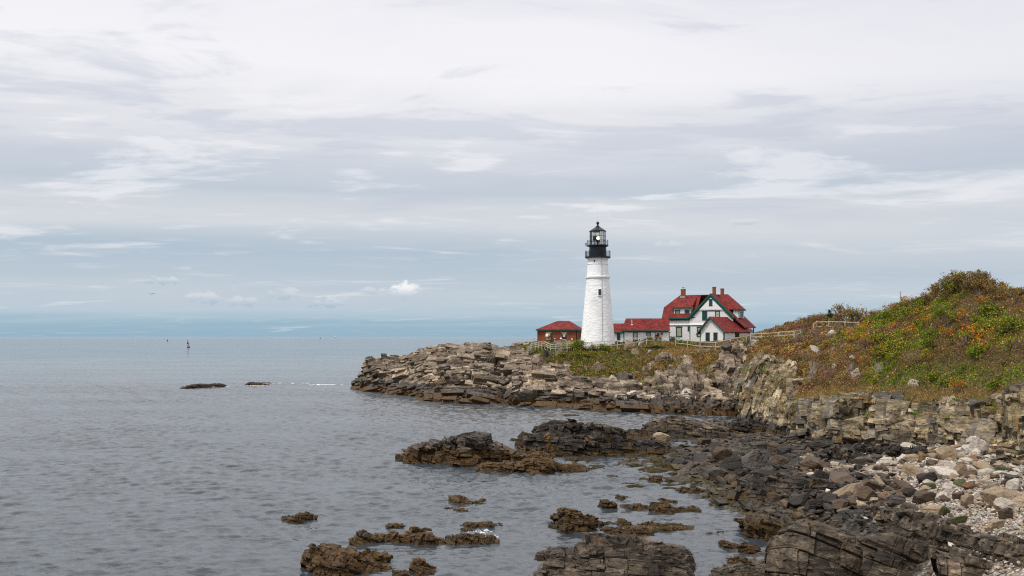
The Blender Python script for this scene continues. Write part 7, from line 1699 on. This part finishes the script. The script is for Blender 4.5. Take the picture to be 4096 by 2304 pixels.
    for x, y, wpx, q, lab in [(2190, 1392, 45, 0, 'dark green bush at the bend of the fence below the brick building'), (2235, 1396, 40, 1, 'green bush below the fence, right of the dark one'), (2275, 1392, 50, 2, 'olive bush below the ramp'), (2318, 1390, 60, 1, 'tall yellow-green bush at the foot of the lighthouse'),
                              (2345, 1396, 50, 0, 'dark bush just right of the yellow-green one'), (2385, 1395, 44, 2, 'rounded green bush under the lighthouse fence'), (2415, 1392, 40, 3, 'small green bush under the link roof'), (2300, 1418, 50, 3, 'olive bush halfway down the bank'), (2350, 1425, 48, 2, 'yellowish bush halfway down the bank'), (2250, 1425, 44, 0, 'dark leafy bush above the orange-stained slabs'),
                              (2460, 1430, 40, 1, 'bright green bush on the bank below the long wing'), (2600, 1372, 55, 3, 'green bush in front of the doorway people'), (2640, 1368, 60, 1, 'yellow-green bush before the big house'), (2675, 1372, 55, 2, 'olive bush below the wooden post'), (2720, 1378, 45, 3, 'low brownish bush by the rail fence'), (2760, 1382, 40, 2, 'low bush below the annex gable'), (2620, 1498, 26, 3, 'small yellow bush growing from the pale slabs'),
                              (2960, 1500, 36, 0, 'dark bush in a cleft of the tall cliff'), (2510, 1345, 30, 1, 'thin bush against the wall of the long wing')]:
        p = A[np.argmin((ax - x) ** 2 + (ay - y) ** 2)]; s = wpx / FPX * p[1] / 1.5
        put_shrub('leafy_bush', p - np.array([0, .3, .25]), s, lab, None, q)
    # creeping dark spruce
    p = A[np.argmin((ax - 2625) ** 2 + (ay - 1398) ** 2)]
    rr = np.random.default_rng(4); mb = MB(); n = 1500; th = rr.uniform(0, 6.28, n); rad = np.sqrt(rr.uniform(size=n)) * 1.0
    C = np.stack([2.4 * rad * np.cos(th), .9 * rad * np.sin(th), .35 + .5 * (1 - rad) * rr.uniform(.3, 1, n)], 1); Aa = np.stack([C[:, 0], C[:, 1], np.full(n, .2)], 1) + rr.normal(size=(n, 3)) * .3
    rt = empty('creeping_spruce', p, 0, 'flat dark green spruce spreading over the bank before the house', 'shrub')
    for k in range(5): mb.tube((0, 0, -.2), (2 * math.cos(k * 1.3), .6 * math.sin(k * 1.3), .4), .05, .02, 5)
    mb.build('stems', M['bark'], rt); V, F = leaves(C, Aa, rr.uniform(.25, .5, n), rr.uniform(.06, .12, n), rr)
    np_mesh('foliage', V, F, M['leaf'], parent=rt, col=np.repeat(np.clip(pick_col([(np.array((.02, .055, .018)), np.ones(n)), (np.array((.04, .08, .02)), np.ones(n) * .6)], n, rr), .004, 1), 4, 0))
    # small spruce on the knoll
    A = np.concatenate([BG_[:, 60:jc + 2].reshape(-1, 3), HG.reshape(-1, 3)]); ax, ay = px(A); p = A[np.argmin((ax - 3318) ** 2 + (ay - 1296) ** 2)]
    rt = empty('spruce_tree', p - np.array([0, 0, .2]), 0, 'small dark spruce tree on the knoll behind the rail fence', 'tree'); Ht = 62 / FPX * p[1]
    MB().tube((0, 0, -.2), (0.1, 0, Ht), .09, .015, 6).build('trunk', M['bark'], rt)
    Cs, As = [], []
    for k in range(95):
        h = rr.uniform(.12, .98); an = rr.uniform(0, 6.28); L = (1 - h) * Ht * .52 * rr.uniform(.5, 1.15) + .12
        for q in range(16):
            t_ = rr.uniform(.15, 1); Cs.append((math.cos(an) * L * t_ + rr.normal() * .06, math.sin(an) * L * t_ + rr.normal() * .06, h * Ht + .15 * L * t_ + rr.normal() * .06)); As.append((math.cos(an) + rr.normal() * .6, math.sin(an) + rr.normal() * .6, .4 + rr.normal() * .4))
    C, Aa = np.array(Cs), np.array(As); n = len(C); V, F = leaves(C, Aa, rr.uniform(.12, .26, n), rr.uniform(.05, .1, n), rr)
    np_mesh('crown', V, F, M['leaf'], parent=rt, col=np.repeat(np.clip(pick_col([(np.array((.025, .06, .015)), np.ones(n)), (np.array((.06, .085, .02)), np.ones(n) * .5), (OLIVE, np.ones(n) * .12)], n, rr), .004, 1), 4, 0))
plant()

# ---- rocks breaking through the turf
def turf_rocks():
    Ah, Ab = HG.reshape(-1, 3), BG_.reshape(-1, 3)
    hx, hy = px(Ah); bx, by = px(Ab)
    for x, y, wpx, hpx, tone, lab, on in [(3650, 1540, 38, 42, 'pale grey', 'white tilted rock standing out of the hillside grass', 'b'), (3430, 1510, 45, 60, 'pale grey', 'pale blocky rock outcrop in the hillside grass', 'b'), (3340, 1480, 24, 46, 'pale grey', 'narrow pale rock rib in the turf', 'b'), (3410, 1440, 24, 28, 'pale grey', 'small pale rock on the slope', 'b'),
                                          (3335, 1405, 22, 36, 'tan', 'upright pale stone beside a flat outcrop', 'b'), (3270, 1412, 75, 24, 'pale grey', 'long low pale outcrop across the turf', 'b'), (3345, 1306, 62, 26, 'mid grey', 'flat grey cap rock perched on the knoll', 'b'), (3290, 1350, 26, 50, 'tan', 'tall tan block of the knoll outcrop', 'b'), (3235, 1345, 30, 44, 'mid grey', 'grey upright block left in the knoll outcrop', 'b'), (3262, 1348, 24, 40, 'mid grey', 'narrow grey block in the knoll outcrop', 'b'), (3328, 1345, 44, 44, 'pale grey', 'pale sloping block right in the knoll outcrop', 'b'), (3205, 1358, 40, 34, 'mid grey', 'low grey rock left of the knoll outcrop', 'b'),
                                          (2515, 1392, 46, 52, 'tan', 'cracked tan outcrop high on the bank below the long wing', 'h'), (2545, 1415, 34, 40, 'tan', 'tan block leaning on the cracked outcrop', 'h'), (2562, 1383, 20, 26, 'pale grey', 'small pale stone above the cracked outcrop', 'h'), (2605, 1410, 28, 20, 'pale grey', 'pinkish pale rock alone in the turf', 'h'),
                                          (2186, 1424, 22, 50, 'mid grey', 'grey upright slab on the left of the bank', 'h'), (2204, 1426, 22, 50, 'mid grey', 'second upright slab, beside the left one', 'h'), (2232, 1422, 24, 44, 'tan', 'leaning tan slab right of the two grey slabs', 'h'), (2395, 1482, 58, 66, 'tan', 'big tan faceted boulder at the gully head', 'h'), (2447, 1530, 36, 56, 'pale grey', 'pointed white block in the gully', 'h'), (2490, 1515, 46, 64, 'mid grey', 'squared grey block at the foot of the bank', 'h'), (2330, 1525, 60, 28, 'pale grey', 'pale jumbled rock at the top of the long front ridge', 'h'),
                                          (2910, 1392, 60, 36, 'mid grey', 'rounded grey rock crowning the tall cliff', 'h'), (2950, 1388, 44, 36, 'pale grey', 'pale rounded rock crowning the tall cliff on its right', 'h')]:
        A, ax, ay = (Ah, hx, hy) if on == 'h' else (Ab, bx, by)
        p = A[np.argmin((ax - x) ** 2 + (ay - y) ** 2)]; w = wpx / FPX * p[1] / 2; h = hpx / FPX * p[1] / 2
        k = int(rng.integers(len(PROTO))); me = PROTO[k]; dim = np.array([v.co[:] for v in me.vertices]); dim = (dim.max(0) - dim.min(0)) / 2
        o = place_boulder(p + np.array([0, .1, .1]), 1.0, tone, '', rz=rng.normal(0, .25), tilt=(rng.normal(0, .22), rng.normal(0, .35)), group='rocks in the turf', proto=k, label=lab)
        o.name = 'outcrop_rock'; o['category'] = 'rock'; o.scale = (w / dim[0], w * .9 / dim[1], h / dim[2])
turf_rocks()
